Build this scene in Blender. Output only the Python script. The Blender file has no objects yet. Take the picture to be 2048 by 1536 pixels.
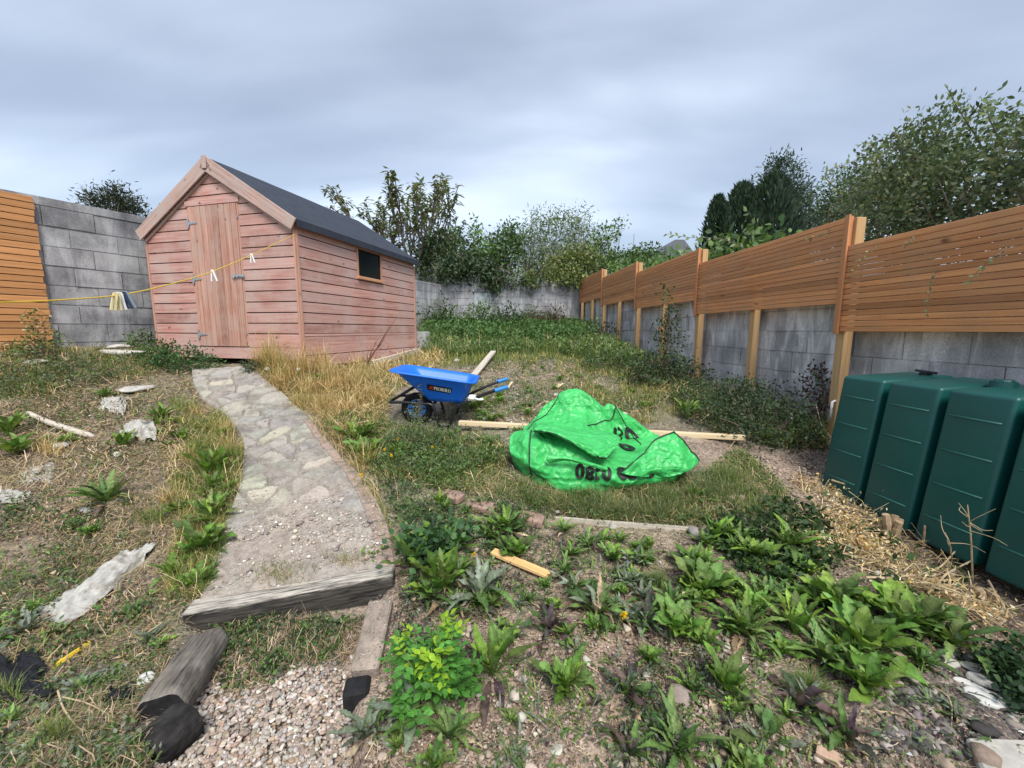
import bpy, bmesh, math, hashlib
import numpy as np
from mathutils import Vector, Matrix

# ------------------------------------------------------------------ camera, sky, sun, exposure
scene = bpy.context.scene
COL = scene.collection
rng = np.random.default_rng(11)
CAMZ = 1.5                                   # eye height above the gravel, metres
FPX, PITCH, ROLL = 803.35, 0.1336, 0.0039    # focal length in photo pixels (2048 wide), tilt down, roll
cam = bpy.data.cameras.new('camera')
cam.sensor_width = 36.0
cam.lens = FPX / 2048 * 36
cam.clip_start = 0.05
cam.clip_end = 2000
cam_ob = bpy.data.objects.new('camera', cam)
COL.objects.link(cam_ob)
cam_ob.matrix_world = (Matrix.Translation((0, 0, CAMZ)) @ Matrix.Rotation(math.pi / 2 - PITCH, 4, 'X')
                       @ Matrix.Rotation(ROLL, 4, 'Z'))
scene.camera = cam_ob
scene.view_settings.view_transform = 'Standard'
scene.view_settings.look = 'None'
scene.view_settings.exposure = 0.60
scene.view_settings.gamma = 1.0
scene.render.resolution_x, scene.render.resolution_y = 1024, 768
scene.cycles.max_bounces = 6
scene.cycles.transparent_max_bounces = 6

SUN_AZ, SUN_EL = math.radians(165), math.radians(54)
sl = bpy.data.lights.new('sun', 'SUN')
sl.energy = 2.8
sl.angle = math.radians(22)
sl.color = (1.0, 0.965, 0.91)
so = bpy.data.objects.new('sun', sl)
COL.objects.link(so)
sd = Vector((math.sin(SUN_AZ) * math.cos(SUN_EL), math.cos(SUN_AZ) * math.cos(SUN_EL), math.sin(SUN_EL)))
so.rotation_euler = sd.to_track_quat('Z', 'Y').to_euler()
so.location = sd * 30


def nd(nt, typ, ins=None, **props):
    n = nt.nodes.new(typ)
    for k, v in props.items():
        setattr(n, k, v)
    for k, v in (ins or {}).items():
        s = n.inputs[k]
        if isinstance(v, tuple) and len(v) == 2 and hasattr(v[0], 'outputs'):
            nt.links.new(v[0].outputs[v[1]], s)
        elif hasattr(v, 'outputs'):
            nt.links.new(v.outputs[0], s)
        else:
            s.default_value = v
    return n


def ramp(nt, fac, stops, interp='LINEAR'):
    r = nd(nt, 'ShaderNodeValToRGB', {'Fac': fac})
    cr = r.color_ramp
    cr.interpolation = interp
    while len(cr.elements) < len(stops):
        cr.elements.new(0.5)
    for e, (p, c) in zip(cr.elements, stops):
        e.position = p
        e.color = (c, c, c, 1) if isinstance(c, (int, float)) else (*c, 1)
    return r


world = bpy.data.worlds.new('World')
scene.world = world
world.use_nodes = True
wt = world.node_tree
wt.nodes.clear()
sky = nd(wt, 'ShaderNodeTexSky', sky_type='NISHITA', sun_disc=False, sun_elevation=SUN_EL, sun_rotation=SUN_AZ)
tc = nd(wt, 'ShaderNodeTexCoord')
sx = nd(wt, 'ShaderNodeSeparateXYZ', {0: (tc, 'Generated')})
# flat cloud deck: project the view direction on a plane overhead so that streaks run away to the horizon
zz = nd(wt, 'ShaderNodeMath', {0: (sx, 2), 1: 0.34}, operation='ADD')
zz = nd(wt, 'ShaderNodeMath', {0: zz, 1: 0.05}, operation='MAXIMUM')
ux = nd(wt, 'ShaderNodeMath', {0: (sx, 0), 1: zz}, operation='DIVIDE')
uy = nd(wt, 'ShaderNodeMath', {0: (sx, 1), 1: zz}, operation='DIVIDE')
uv = nd(wt, 'ShaderNodeCombineXYZ', {0: ux, 1: uy, 2: 0.0})
mp = nd(wt, 'ShaderNodeMapping', {'Vector': uv, 'Rotation': (0, 0, 0.75), 'Scale': (0.6, 1.5, 1), 'Location': (0.9, 3.2, 0)})
n1 = nd(wt, 'ShaderNodeTexNoise', {'Vector': mp, 'Scale': 0.85, 'Detail': 3.0, 'Roughness': 0.45, 'Distortion': 0.6})
n2 = nd(wt, 'ShaderNodeTexNoise', {'Vector': mp, 'Scale': 2.0, 'Detail': 6.0, 'Roughness': 0.5, 'Distortion': 0.4})
mixn = nd(wt, 'ShaderNodeMath', {0: n2, 1: 0.26}, operation='MULTIPLY')
mixn = nd(wt, 'ShaderNodeMath', {0: n1, 1: 0.74, 2: mixn}, operation='MULTIPLY_ADD')
cl = ramp(wt, mixn, [(0.36, (0.20, 0.222, 0.268)), (0.46, (0.265, 0.297, 0.352)), (0.55, (0.37, 0.412, 0.475)), (0.64, (0.55, 0.60, 0.67))])
bg1 = nd(wt, 'ShaderNodeBackground', {'Color': sky, 'Strength': 0.05})
bg2 = nd(wt, 'ShaderNodeBackground', {'Color': cl, 'Strength': 0.93})
ads = nd(wt, 'ShaderNodeAddShader', {0: bg1, 1: bg2})
nd(wt, 'ShaderNodeOutputWorld', {'Surface': ads})

# ------------------------------------------------------------------ pixel <-> place helpers


def rays(px, py):
    px = np.asarray(px, float)
    py = np.asarray(py, float)
    a, b = px - 1024, py - 768
    cr, sr = math.cos(ROLL), math.sin(ROLL)
    a, b = a * cr + b * sr, -a * sr + b * cr
    x, y = a / FPX, -b / FPX
    ct, st = math.cos(PITCH), math.sin(PITCH)
    d = np.stack([x, ct + y * st, -st + y * ct], -1)
    return d / d[..., 1:2]


def PX(px, py, Y):
    """the place seen at photo pixel (px, py), Y metres in front of the eye"""
    p = rays(px, py) * np.asarray(Y, float)[..., None] if np.ndim(Y) else rays(px, py) * Y
    return p + np.array([0, 0, CAMZ])


def to_px(P):
    P = np.asarray(P, float)
    X, Y, Z = P[..., 0], P[..., 1], P[..., 2] - CAMZ
    ct, st = math.cos(PITCH), math.sin(PITCH)
    zc = np.maximum(Y * ct - Z * st, 1e-3)
    yc = Y * st + Z * ct
    a, b = X / zc * FPX, -yc / zc * FPX
    cr, sr = math.cos(ROLL), math.sin(ROLL)
    return np.stack([1024 + a * cr - b * sr, 768 + a * sr + b * cr], -1)


def inpoly(p, poly):
    x, y = p[:, 0], p[:, 1]
    r = np.zeros(len(p), bool)
    n = len(poly)
    for i in range(n):
        x1, y1 = poly[i]
        x2, y2 = poly[(i + 1) % n]
        c = (y1 > y) != (y2 > y)
        xi = (x2 - x1) * (y - y1) / ((y2 - y1) if y2 != y1 else 1e-9) + x1
        r ^= c & (x < xi)
    return r


def _hash(ix, iy, seed):
    h = (ix.astype(np.int64) * 374761393 + iy.astype(np.int64) * 668265263 + seed * 974711) & 0x7fffffff
    h = ((h ^ (h >> 13)) * 1274126177) & 0x7fffffff
    return ((h ^ (h >> 16)) & 0xffff) / 65535.0


def vnoise(x, y, seed=0):
    x = np.asarray(x, float)
    y = np.asarray(y, float)
    ix, iy = np.floor(x), np.floor(y)
    fx, fy = x - ix, y - iy
    fx = fx * fx * (3 - 2 * fx)
    fy = fy * fy * (3 - 2 * fy)
    a, b = _hash(ix, iy, seed), _hash(ix + 1, iy, seed)
    c, d = _hash(ix, iy + 1, seed), _hash(ix + 1, iy + 1, seed)
    return (a * (1 - fx) + b * fx) * (1 - fy) + (c * (1 - fx) + d * fx) * fy - 0.5


def fbm(x, y, seed=0, oct=4):
    s, a = 0, 1.0
    for i in range(oct):
        s = s + a * vnoise(x, y, seed + i * 17)
        x, y, a = x * 2.03, y * 2.03, a * 0.5
    return s


# ------------------------------------------------------------------ mesh helpers
def mesh_data(name, V, Fs, mat, C=None, smooth=False):
    V = np.ascontiguousarray(V, np.float32)
    if not isinstance(Fs, (list, tuple)):
        Fs = [Fs]
    Fs = [np.asarray(f, np.int32) for f in Fs if len(f)]
    me = bpy.data.meshes.new(name)
    nl = sum(f.size for f in Fs)
    npol = sum(len(f) for f in Fs)
    me.vertices.add(len(V))
    me.vertices.foreach_set('co', V.ravel())
    me.loops.add(nl)
    me.polygons.add(npol)
    me.loops.foreach_set('vertex_index', np.concatenate([f.ravel() for f in Fs]))
    tot = np.concatenate([np.full(len(f), f.shape[1], np.int32) for f in Fs])
    st = np.concatenate([[0], np.cumsum(tot)[:-1]]).astype(np.int32)
    me.polygons.foreach_set('loop_start', st)
    me.polygons.foreach_set('loop_total', tot)
    if smooth:
        me.polygons.foreach_set('use_smooth', np.ones(npol, bool))
    me.update(calc_edges=True)
    if C is not None:
        C = np.asarray(C, np.float32)
        if C.shape[1] == 3:
            C = np.concatenate([C, np.ones((len(C), 1), np.float32)], 1)
        at = me.attributes.new('Col', 'FLOAT_COLOR', 'POINT')
        at.data.foreach_set('color', np.ascontiguousarray(C).ravel())
    for m in (mat if isinstance(mat, (list, tuple)) else [mat]):
        me.materials.append(m)
    return me


def link(name, me, parent=None, loc=None):
    o = bpy.data.objects.new(name, me)
    COL.objects.link(o)
    if parent is not None:
        o.parent = parent
    if loc is not None:
        o.location = loc
    return o


def tag(o, label=None, cat=None, group=None, kind=None):
    for k, v in (('label', label), ('category', cat), ('group', group), ('kind', kind)):
        if v:
            o[k] = v
    return o


def thing(name, label, cat, loc=(0, 0, 0), rz=0.0, group=None):
    o = bpy.data.objects.new(name, None)
    o.empty_display_size = 0.1
    COL.objects.link(o)
    o.location = loc
    o.rotation_euler = (0, 0, rz)
    return tag(o, label, cat, group)


def sprout(name, V, Fs, mat, C, base, label=None, cat=None, group=None, kind=None, smooth=False):
    """a one-mesh thing whose origin is at its base"""
    base = np.asarray(base, float)
    o = link(name, mesh_data(name, np.asarray(V) - base, Fs, mat, C, smooth), loc=base)
    return tag(o, label, cat, group, kind)


class MB:
    """collects solid pieces, then builds ONE mesh"""

    def __init__(s):
        s.V, s.F, s.n = [], [], 0

    def add(s, V, F):
        V = np.asarray(V, float).reshape(-1, 3)
        s.V.append(V)
        s.F += [tuple(int(i) + s.n for i in f) for f in F]
        s.n += len(V)
        return s

    def box(s, lo, hi):
        (a, b, c), (d, e, f) = lo, hi
        return s.add([(a, b, c), (d, b, c), (d, e, c), (a, e, c), (a, b, f), (d, b, f), (d, e, f), (a, e, f)],
                     [(0, 3, 2, 1), (4, 5, 6, 7), (0, 1, 5, 4), (1, 2, 6, 5), (2, 3, 7, 6), (3, 0, 4, 7)])

    def prism(s, poly, axis, a, b):
        """extrude a 2-D polygon along axis 'x','y','z' from a to b; poly is in the other two axes in order"""
        n = len(poly)
        def P(q, t):
            return {'x': (t, q[0], q[1]), 'y': (q[0], t, q[1]), 'z': (q[0], q[1], t)}[axis]
        V = [P(q, a) for q in poly] + [P(q, b) for q in poly]
        F = [tuple(range(n))[::-1], tuple(range(n, 2 * n))] + [(i, (i + 1) % n, n + (i + 1) % n, n + i) for i in range(n)]
        return s.add(V, F)

    def tube(s, pts, r, sides=8, cap=True):
        pts = np.asarray(pts, float)
        n = len(pts)
        r = np.broadcast_to(np.asarray(r, float), (n,))
        t = np.gradient(pts, axis=0)
        t /= np.linalg.norm(t, axis=1, keepdims=True) + 1e-9
        up = np.array([0.0, 0, 1]) if abs(t[0][2]) < 0.9 else np.array([1.0, 0, 0])
        V = []
        x = np.cross(up, t[0])
        for i in range(n):
            x = x - t[i] * (x @ t[i])
            x /= np.linalg.norm(x) + 1e-9
            y = np.cross(t[i], x)
            for k in range(sides):
                a = 2 * math.pi * k / sides
                V.append(pts[i] + r[i] * (math.cos(a) * x + math.sin(a) * y))
        F = [(i * sides + k, i * sides + (k + 1) % sides, (i + 1) * sides + (k + 1) % sides, (i + 1) * sides + k)
             for i in range(n - 1) for k in range(sides)]
        if cap:
            F += [tuple(range(sides))[::-1], tuple(range((n - 1) * sides, n * sides))]
        return s.add(V, F)

    def obj(s, name, mat, parent=None, loc=None, bevel=0.0, smooth=False, segs=1):
        me = bpy.data.meshes.new(name)
        me.from_pydata([tuple(v) for v in np.concatenate(s.V)], [], s.F)
        if bevel:
            bm = bmesh.new()
            bm.from_mesh(me)
            bmesh.ops.recalc_face_normals(bm, faces=bm.faces)
            ed = [e for e in bm.edges if len(e.link_faces) == 2 and e.calc_face_angle(0) > 0.5]
            bmesh.ops.bevel(bm, geom=ed, offset=bevel, segments=segs, affect='EDGES', profile=0.5, clamp_overlap=True)
            bm.to_mesh(me)
            bm.free()
        if smooth:
            me.polygons.foreach_set('use_smooth', np.ones(len(me.polygons), bool))
        for m in (mat if isinstance(mat, (list, tuple)) else [mat]):
            me.materials.append(m)
        return link(name, me, parent, loc)


def smoothpath(pts, n=8):
    """Catmull-Rom through the points"""
    p = np.asarray(pts, float)
    p = np.vstack([2 * p[0] - p[1], p, 2 * p[-1] - p[-2]])
    out = []
    for i in range(1, len(p) - 2):
        for t in np.linspace(0, 1, n, endpoint=False):
            out.append(0.5 * ((2 * p[i]) + (-p[i - 1] + p[i + 1]) * t + (2 * p[i - 1] - 5 * p[i] + 4 * p[i + 1] - p[i + 2]) * t * t
                              + (-p[i - 1] + 3 * p[i] - 3 * p[i + 1] + p[i + 2]) * t ** 3))
    out.append(p[-2])
    return np.array(out)


def glyphs(txt, extrude=0.0):
    """flat triangles of the built-in font, height normalised to 1, left end at 0"""
    cu = bpy.data.curves.new('txt', 'FONT')
    cu.body = txt
    cu.resolution_u = 3
    ob = bpy.data.objects.new('txt', cu)
    COL.objects.link(ob)
    bpy.context.view_layer.update()
    dg = bpy.context.evaluated_depsgraph_get()
    me = ob.evaluated_get(dg).to_mesh()
    V = np.array([v.co[:] for v in me.vertices])
    F = [tuple(p.vertices) for p in me.polygons]
    ob.evaluated_get(dg).to_mesh_clear()
    bpy.data.objects.remove(ob)
    bpy.data.curves.remove(cu)
    V = V[:, :2]
    V = V - V.min(0)
    return V / V[:, 1].max(), F


# ------------------------------------------------------------------ materials
MATS = {}


def newmat(name):
    m = bpy.data.materials.new(name)
    m.use_nodes = True
    nt = m.node_tree
    nt.nodes.clear()
    MATS[name] = m
    return m, nt


def finish(nt, bsdf, bump=None, strength=0.3, dist=0.01):
    if bump is not None:
        b = nd(nt, 'ShaderNodeBump', {'Height': bump, 'Strength': strength, 'Distance': dist})
        nt.links.new(b.outputs[0], bsdf.inputs['Normal'])
    nd(nt, 'ShaderNodeOutputMaterial', {'Surface': bsdf})


def mix(nt, f, a, b, mode='MIX'):
    n = nt.nodes.new('ShaderNodeMix')
    n.data_type = 'RGBA'
    n.blend_type = mode
    for idx, v in ((0, f), (6, a), (7, b)):
        s = n.inputs[idx]
        if isinstance(v, tuple) and len(v) == 2 and hasattr(v[0], 'outputs'):
            nt.links.new(v[0].outputs[v[1]], s)
        elif hasattr(v, 'outputs'):
            nt.links.new(v.outputs[0], s)
        elif isinstance(v, (int, float)):
            s.default_value = v
        else:
            s.default_value = (*v[:3], 1)
    return (n, 2)


def leaf_mat():
    m, nt = newmat('leaf')
    a = nd(nt, 'ShaderNodeAttribute', attribute_name='Col')
    tl = nd(nt, 'ShaderNodeTexCoord')
    nl = nd(nt, 'ShaderNodeTexNoise', {'Vector': (tl, 'Object'), 'Scale': 55.0, 'Detail': 5.0, 'Roughness': 0.65})
    cm = mix(nt, 1.0, (a, 'Color'), ramp(nt, nl, [(0.3, 0.66), (0.7, 1.36)]), 'MULTIPLY')
    bl = nd(nt, 'ShaderNodeBump', {'Height': nl, 'Strength': 0.35, 'Distance': 0.012})
    p = nd(nt, 'ShaderNodeBsdfPrincipled', {'Base Color': cm, 'Roughness': 0.55, 'Specular IOR Level': 0.3, 'Normal': bl})
    t = nd(nt, 'ShaderNodeBsdfTranslucent', {'Color': mix(nt, 1.0, cm, (1.5, 1.5, 0.8), 'MULTIPLY')})
    s = nd(nt, 'ShaderNodeMixShader', {0: 0.25, 1: p, 2: t})
    nd(nt, 'ShaderNodeOutputMaterial', {'Surface': s})
    return m


def vcol_mat(name, rough=0.85, bscale=60, bstr=0.3, spec=0.3, speck=0.25):
    m, nt = newmat(name)
    a = nd(nt, 'ShaderNodeAttribute', attribute_name='Col')
    tcn = nd(nt, 'ShaderNodeTexCoord')
    n = nd(nt, 'ShaderNodeTexNoise', {'Vector': (tcn, 'Object'), 'Scale': bscale, 'Detail': 6.0, 'Roughness': 0.65})
    r = ramp(nt, n, [(0.3, 1 - speck), (0.7, 1 + speck)])
    p = nd(nt, 'ShaderNodeBsdfPrincipled', {'Base Color': mix(nt, 1.0, (a, 'Color'), r, 'MULTIPLY'), 'Roughness': rough, 'Specular IOR Level': spec})
    finish(nt, p, n, bstr, 0.01)
    return m


def plain_mat(name, col, rough=0.5, spec=0.5, metal=0.0, var=0.12, vscale=8, bump=0.0, bscale=80, dirt=None):
    m, nt = newmat(name)
    tcn = nd(nt, 'ShaderNodeTexCoord')
    n = nd(nt, 'ShaderNodeTexNoise', {'Vector': (tcn, 'Object'), 'Scale': vscale, 'Detail': 6.0, 'Roughness': 0.6})
    r = ramp(nt, n, [(0.3, 1 - var), (0.7, 1 + var)])
    c = mix(nt, 1.0, col, r, 'MULTIPLY')
    if dirt:
        n3 = nd(nt, 'ShaderNodeTexNoise', {'Vector': (tcn, 'Object'), 'Scale': dirt[1], 'Detail': 8.0, 'Roughness': 0.7})
        c = mix(nt, ramp(nt, n3, [(dirt[2], 0.0), (dirt[2] + 0.15, dirt[3])]), c, dirt[0])
    p = nd(nt, 'ShaderNodeBsdfPrincipled', {'Base Color': c, 'Roughness': rough, 'Specular IOR Level': spec, 'Metallic': metal})
    b = None
    if bump:
        b = nd(nt, 'ShaderNodeTexNoise', {'Vector': (tcn, 'Object'), 'Scale': bscale, 'Detail': 5.0})
    finish(nt, p, b, bump, 0.005)
    return m


def wood_mat(name, c0, c1, axis='x', grain=55.0, knots=0.6, weather=None, rough=0.75, isl=0.35, knotcol=None, bump=0.35, kscale=5.0, along=1.6):
    """boards with grain along a local axis; every board (mesh island) has its own tone"""
    m, nt = newmat(name)
    tcn = nd(nt, 'ShaderNodeTexCoord')
    geo = nd(nt, 'ShaderNodeNewGeometry')
    off = nd(nt, 'ShaderNodeMath', {0: (geo, 'Random Per Island'), 1: 37.0}, operation='MULTIPLY')
    vadd = nd(nt, 'ShaderNodeVectorMath', {0: (tcn, 'Object'), 1: nd(nt, 'ShaderNodeCombineXYZ', {0: off, 1: off, 2: off})}, operation='ADD')
    sc = {'x': (along, grain, grain), 'y': (grain, along, grain), 'z': (grain, grain, along)}[axis]
    mpn = nd(nt, 'ShaderNodeMapping', {'Vector': vadd, 'Scale': sc})
    g = nd(nt, 'ShaderNodeTexNoise', {'Vector': mpn, 'Scale': 1.0, 'Detail': 5.0, 'Roughness': 0.6, 'Distortion': 0.6})
    c = mix(nt, ramp(nt, g, [(0.32, 0.0), (0.68, 1.0)]), c0, c1)
    rr = nd(nt, 'ShaderNodeMapRange', {0: (geo, 'Random Per Island'), 3: 1 - isl, 4: 1 + isl})
    c = mix(nt, 1.0, c, rr, 'MULTIPLY')
    if weather:
        wn = nd(nt, 'ShaderNodeTexNoise', {'Vector': (tcn, 'Object'), 'Scale': weather[1], 'Detail': 7.0, 'Roughness': 0.65})
        c = mix(nt, ramp(nt, wn, [(0.42, 0.0), (0.66, weather[2])]), c, weather[0])
    if knots:
        ks = {'x': (0.45, 1, 1), 'y': (1, 0.45, 1), 'z': (1, 1, 0.45)}[axis]
        km = nd(nt, 'ShaderNodeMapping', {'Vector': vadd, 'Scale': ks})
        kd = nd(nt, 'ShaderNodeTexNoise', {'Vector': km, 'Scale': 14.0})
        kv = nd(nt, 'ShaderNodeVectorMath', {0: km, 1: nd(nt, 'ShaderNodeVectorMath', {0: (kd, 'Color'), 'Scale': 0.05}, operation='SCALE')}, operation='ADD')
        v = nd(nt, 'ShaderNodeTexVoronoi', {'Vector': kv, 'Scale': kscale, 'Randomness': 1.0})
        kf = ramp(nt, (v, 'Distance'), [(0.03, knots), (0.11, 0.0)])
        c = mix(nt, kf, c, knotcol or tuple(x * 0.3 for x in c0))
    p = nd(nt, 'ShaderNodeBsdfPrincipled', {'Base Color': c, 'Roughness': rough, 'Specular IOR Level': 0.3})
    finish(nt, p, g, bump, 0.004)
    return m


def block_mat(name, base, dark, white, wamt, streak=3.0):
    """concrete blocks: blotches, run-off streaks, white bloom"""
    m, nt = newmat(name)
    tcn = nd(nt, 'ShaderNodeTexCoord')
    geo = nd(nt, 'ShaderNodeNewGeometry')
    n1 = nd(nt, 'ShaderNodeTexNoise', {'Vector': (tcn, 'Object'), 'Scale': 2.2, 'Detail': 7.0, 'Roughness': 0.62})
    c = mix(nt, ramp(nt, n1, [(0.36, 1.0), (0.62, 0.0)]), base, dark)
    rr = nd(nt, 'ShaderNodeMapRange', {0: (geo, 'Random Per Island'), 3: 0.78, 4: 1.2})
    c = mix(nt, 1.0, c, rr, 'MULTIPLY')
    ms = nd(nt, 'ShaderNodeMapping', {'Vector': (tcn, 'Object'), 'Scale': (streak * 3.2, streak * 3.2, streak * 0.62)})
    n2 = nd(nt, 'ShaderNodeTexNoise', {'Vector': ms, 'Scale': 1.0, 'Detail': 7.0, 'Roughness': 0.68, 'Distortion': 0.8})
    n3 = nd(nt, 'ShaderNodeTexNoise', {'Vector': (tcn, 'Object'), 'Scale': 1.1, 'Detail': 4.0})
    w = nd(nt, 'ShaderNodeMath', {0: ramp(nt, n2, [(0.44, 0.0), (0.62, 1.0)]), 1: ramp(nt, n3, [(0.35, 0.15), (0.6, 1.0)])}, operation='MULTIPLY')
    w = nd(nt, 'ShaderNodeMath', {0: w, 1: wamt}, operation='MULTIPLY')
    c = mix(nt, w, c, white)
    n4 = nd(nt, 'ShaderNodeTexNoise', {'Vector': (tcn, 'Object'), 'Scale': 90.0, 'Detail': 4.0, 'Roughness': 0.7})
    c = mix(nt, 1.0, c, ramp(nt, n4, [(0.3, 0.72), (0.7, 1.25)]), 'MULTIPLY')
    p = nd(nt, 'ShaderNodeBsdfPrincipled', {'Base Color': c, 'Roughness': 0.93, 'Specular IOR Level': 0.2})
    finish(nt, p, n4, 0.5, 0.008)
    return m


LEAF = leaf_mat()
STONE = vcol_mat('pebble', 0.8, 70, 0.35, 0.3, 0.2)
STRAW = vcol_mat('straw', 0.8, 30, 0.1, 0.2, 0.1)
BARK = plain_mat('bark', (0.16, 0.13, 0.10), 0.9, 0.2, var=0.35, vscale=14, bump=0.6, bscale=40)
TWIG = plain_mat('pale_twig', (0.46, 0.36, 0.22), 0.8, 0.2, var=0.3, vscale=20)
SHEDX = wood_mat('shed_boards_across', (0.365, 0.165, 0.135), (0.55, 0.335, 0.285), 'x', 34, 0.9, ((0.50, 0.375, 0.335), 2.0, 0.9), isl=0.20, kscale=6.5)
SHEDY = wood_mat('shed_boards_along', (0.43, 0.20, 0.16), (0.61, 0.37, 0.315), 'y', 34, 0.9, ((0.55, 0.40, 0.36), 1.8, 0.9), isl=0.16, kscale=6.5)
SHEDZ = wood_mat('shed_boards_upright', (0.33, 0.15, 0.105), (0.53, 0.32, 0.25), 'z', 38, 0.9, ((0.46, 0.345, 0.29), 2.4, 0.8), isl=0.20, kscale=7)
BARGE = wood_mat('shed_bargeboard_wood', (0.33, 0.20, 0.165), (0.52, 0.37, 0.315), 'x', 40, 0.8, ((0.44, 0.375, 0.335), 2.4, 0.85), isl=0.08, kscale=6)
TRIM = wood_mat('shed_trim_wood', (0.43, 0.22, 0.155), (0.55, 0.33, 0.25), 'z', 45, 0.5, isl=0.08)
WFRAME = wood_mat('window_frame_wood', (0.42, 0.21, 0.13), (0.52, 0.30, 0.20), 'z', 45, 0.4, isl=0.08)
GAPSHADE = plain_mat('shed_gap_shade', (0.05, 0.03, 0.025), 0.9, 0.1)  # near-black: the shade between boards and planks is put into this colour
SLAT = wood_mat('cedar_slat', (0.50, 0.19, 0.07), (0.67, 0.315, 0.13), 'x', 50, 0.9, ((0.47, 0.27, 0.15), 1.6, 0.6), isl=0.30, kscale=5, knotcol=(0.16, 0.06, 0.03), rough=0.6)
SLATB = wood_mat('yellow_cedar_slat', (0.42, 0.19, 0.065), (0.57, 0.285, 0.12), 'x', 60, 0.7, isl=0.2, kscale=4, knotcol=(0.20, 0.09, 0.03), rough=0.6)
BATTEN = wood_mat('cedar_batten', (0.43, 0.175, 0.075), (0.55, 0.26, 0.12), 'z', 60, 0.6, isl=0.12, knotcol=(0.16, 0.06, 0.03), rough=0.6)
POST = wood_mat('tan_post_wood', (0.42, 0.25, 0.11), (0.56, 0.37, 0.19), 'z', 50, 0.7, isl=0.12, kscale=4)
PLANK = wood_mat('pale_plank_wood', (0.60, 0.45, 0.26), (0.73, 0.60, 0.40), 'x', 40, 0.5, isl=0.05, kscale=4)
GREYWOOD = wood_mat('grey_weathered_wood', (0.38, 0.33, 0.27), (0.62, 0.57, 0.48), 'x', 45, 0.3, isl=0.1)
SLEEPER = wood_mat('sleeper_wood', (0.03, 0.028, 0.026), (0.13, 0.115, 0.10), 'x', 85, 0.2, isl=0.1, bump=0.9, along=5)
_nt = SLEEPER.node_tree                     # the trodden top is bleached
_p = [n for n in _nt.nodes if n.type == 'BSDF_PRINCIPLED'][0]
_c0 = _p.inputs['Base Color'].links[0].from_socket
_tc = nd(_nt, 'ShaderNodeTexCoord')
_sz = nd(_nt, 'ShaderNodeSeparateXYZ', {0: (_tc, 'Object')})
_nn = nd(_nt, 'ShaderNodeTexNoise', {'Vector': nd(_nt, 'ShaderNodeMapping', {'Vector': (_tc, 'Object'), 'Scale': (7, 95, 95)}), 'Scale': 1.0, 'Detail': 7.0, 'Roughness': 0.7})
_zz = nd(_nt, 'ShaderNodeMath', {0: _nn, 1: 0.05, 2: (_sz, 2)}, operation='MULTIPLY_ADD')
_mx = mix(_nt, ramp(_nt, nd(_nt, 'ShaderNodeMath', {0: _zz, 1: 5.0}, operation='MULTIPLY'), [(0.78, 0.0), (0.88, 1.0)]), ramp(_nt, _nn, [(0.4, (0.016, 0.015, 0.014)), (0.66, (0.10, 0.088, 0.075))]), ramp(_nt, _nn, [(0.36, (0.14, 0.125, 0.105)), (0.6, (0.52, 0.48, 0.41))]))
_nt.links.new(_mx[0].outputs[2], _p.inputs['Base Color'])
FELT = plain_mat('roof_felt', (0.036, 0.043, 0.060), 0.85, 0.3, var=0.22, vscale=5, bump=0.6, bscale=160)
GLASS = plain_mat('window_glass', (0.012, 0.015, 0.018), 0.12, 0.5, var=0.3, vscale=6, bump=0.02, bscale=5)
STEEL = plain_mat('galvanised_steel', (0.42, 0.46, 0.50), 0.45, 0.5, 0.6, var=0.15, vscale=30)
BLOCKL = block_mat('left_block', (0.36, 0.36, 0.365), (0.15, 0.15, 0.16), (0.68, 0.68, 0.68), 0.35, 2.0)
BLOCKR = block_mat('right_block', (0.50, 0.50, 0.51), (0.30, 0.30, 0.31), (0.84, 0.85, 0.86), 0.85, 2.6)
BLOCKB = block_mat('back_block', (0.31, 0.31, 0.32), (0.20, 0.20, 0.21), (0.62, 0.62, 0.64), 0.55, 2.4)
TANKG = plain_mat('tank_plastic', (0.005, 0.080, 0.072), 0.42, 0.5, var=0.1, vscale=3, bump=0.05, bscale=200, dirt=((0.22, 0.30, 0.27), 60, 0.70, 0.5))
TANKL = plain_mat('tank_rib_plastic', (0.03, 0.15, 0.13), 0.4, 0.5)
BLUE = plain_mat('blue_tray_plastic', (0.006, 0.15, 0.72), 0.42, 0.5, var=0.07, vscale=4, bump=0.03, bscale=60, dirt=((0.25, 0.28, 0.33), 9, 0.62, 0.25))
BLUEG = plain_mat('blue_grip_rubber', (0.04, 0.22, 0.60), 0.55, 0.4)
BLACKM = plain_mat('black_painted_steel', (0.010, 0.011, 0.013), 0.35, 0.5, var=0.2, vscale=20)
RUBBER = plain_mat('black_rubber', (0.015, 0.015, 0.016), 0.8, 0.3, var=0.3, vscale=20, bump=0.4, bscale=60)
WHITE = plain_mat('white_plastic', (0.78, 0.78, 0.76), 0.5, 0.4)
RED = plain_mat('red_print', (0.62, 0.05, 0.03), 0.5, 0.4)
INK = plain_mat('black_ink', (0.008, 0.010, 0.009), 0.5, 0.4)
BAGG = plain_mat('green_woven_plastic', (0.05, 0.46, 0.11), 0.42, 0.5, var=0.14, vscale=6, bump=0.35, bscale=90, dirt=((0.12, 0.34, 0.15), 7, 0.6, 0.4))
_nt = BAGG.node_tree
_p = [n for n in _nt.nodes if n.type == 'BSDF_PRINCIPLED'][0]
_tc = nd(_nt, 'ShaderNodeTexCoord')
_w = nd(_nt, 'ShaderNodeTexNoise', {'Vector': (_tc, 'Object'), 'Scale': 5.0, 'Detail': 2.0})
_wv = nd(_nt, 'ShaderNodeVectorMath', {0: (_tc, 'Object'), 1: nd(_nt, 'ShaderNodeVectorMath', {0: (_w, 'Color'), 'Scale': 0.12}, operation='SCALE')}, operation='ADD')
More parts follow.
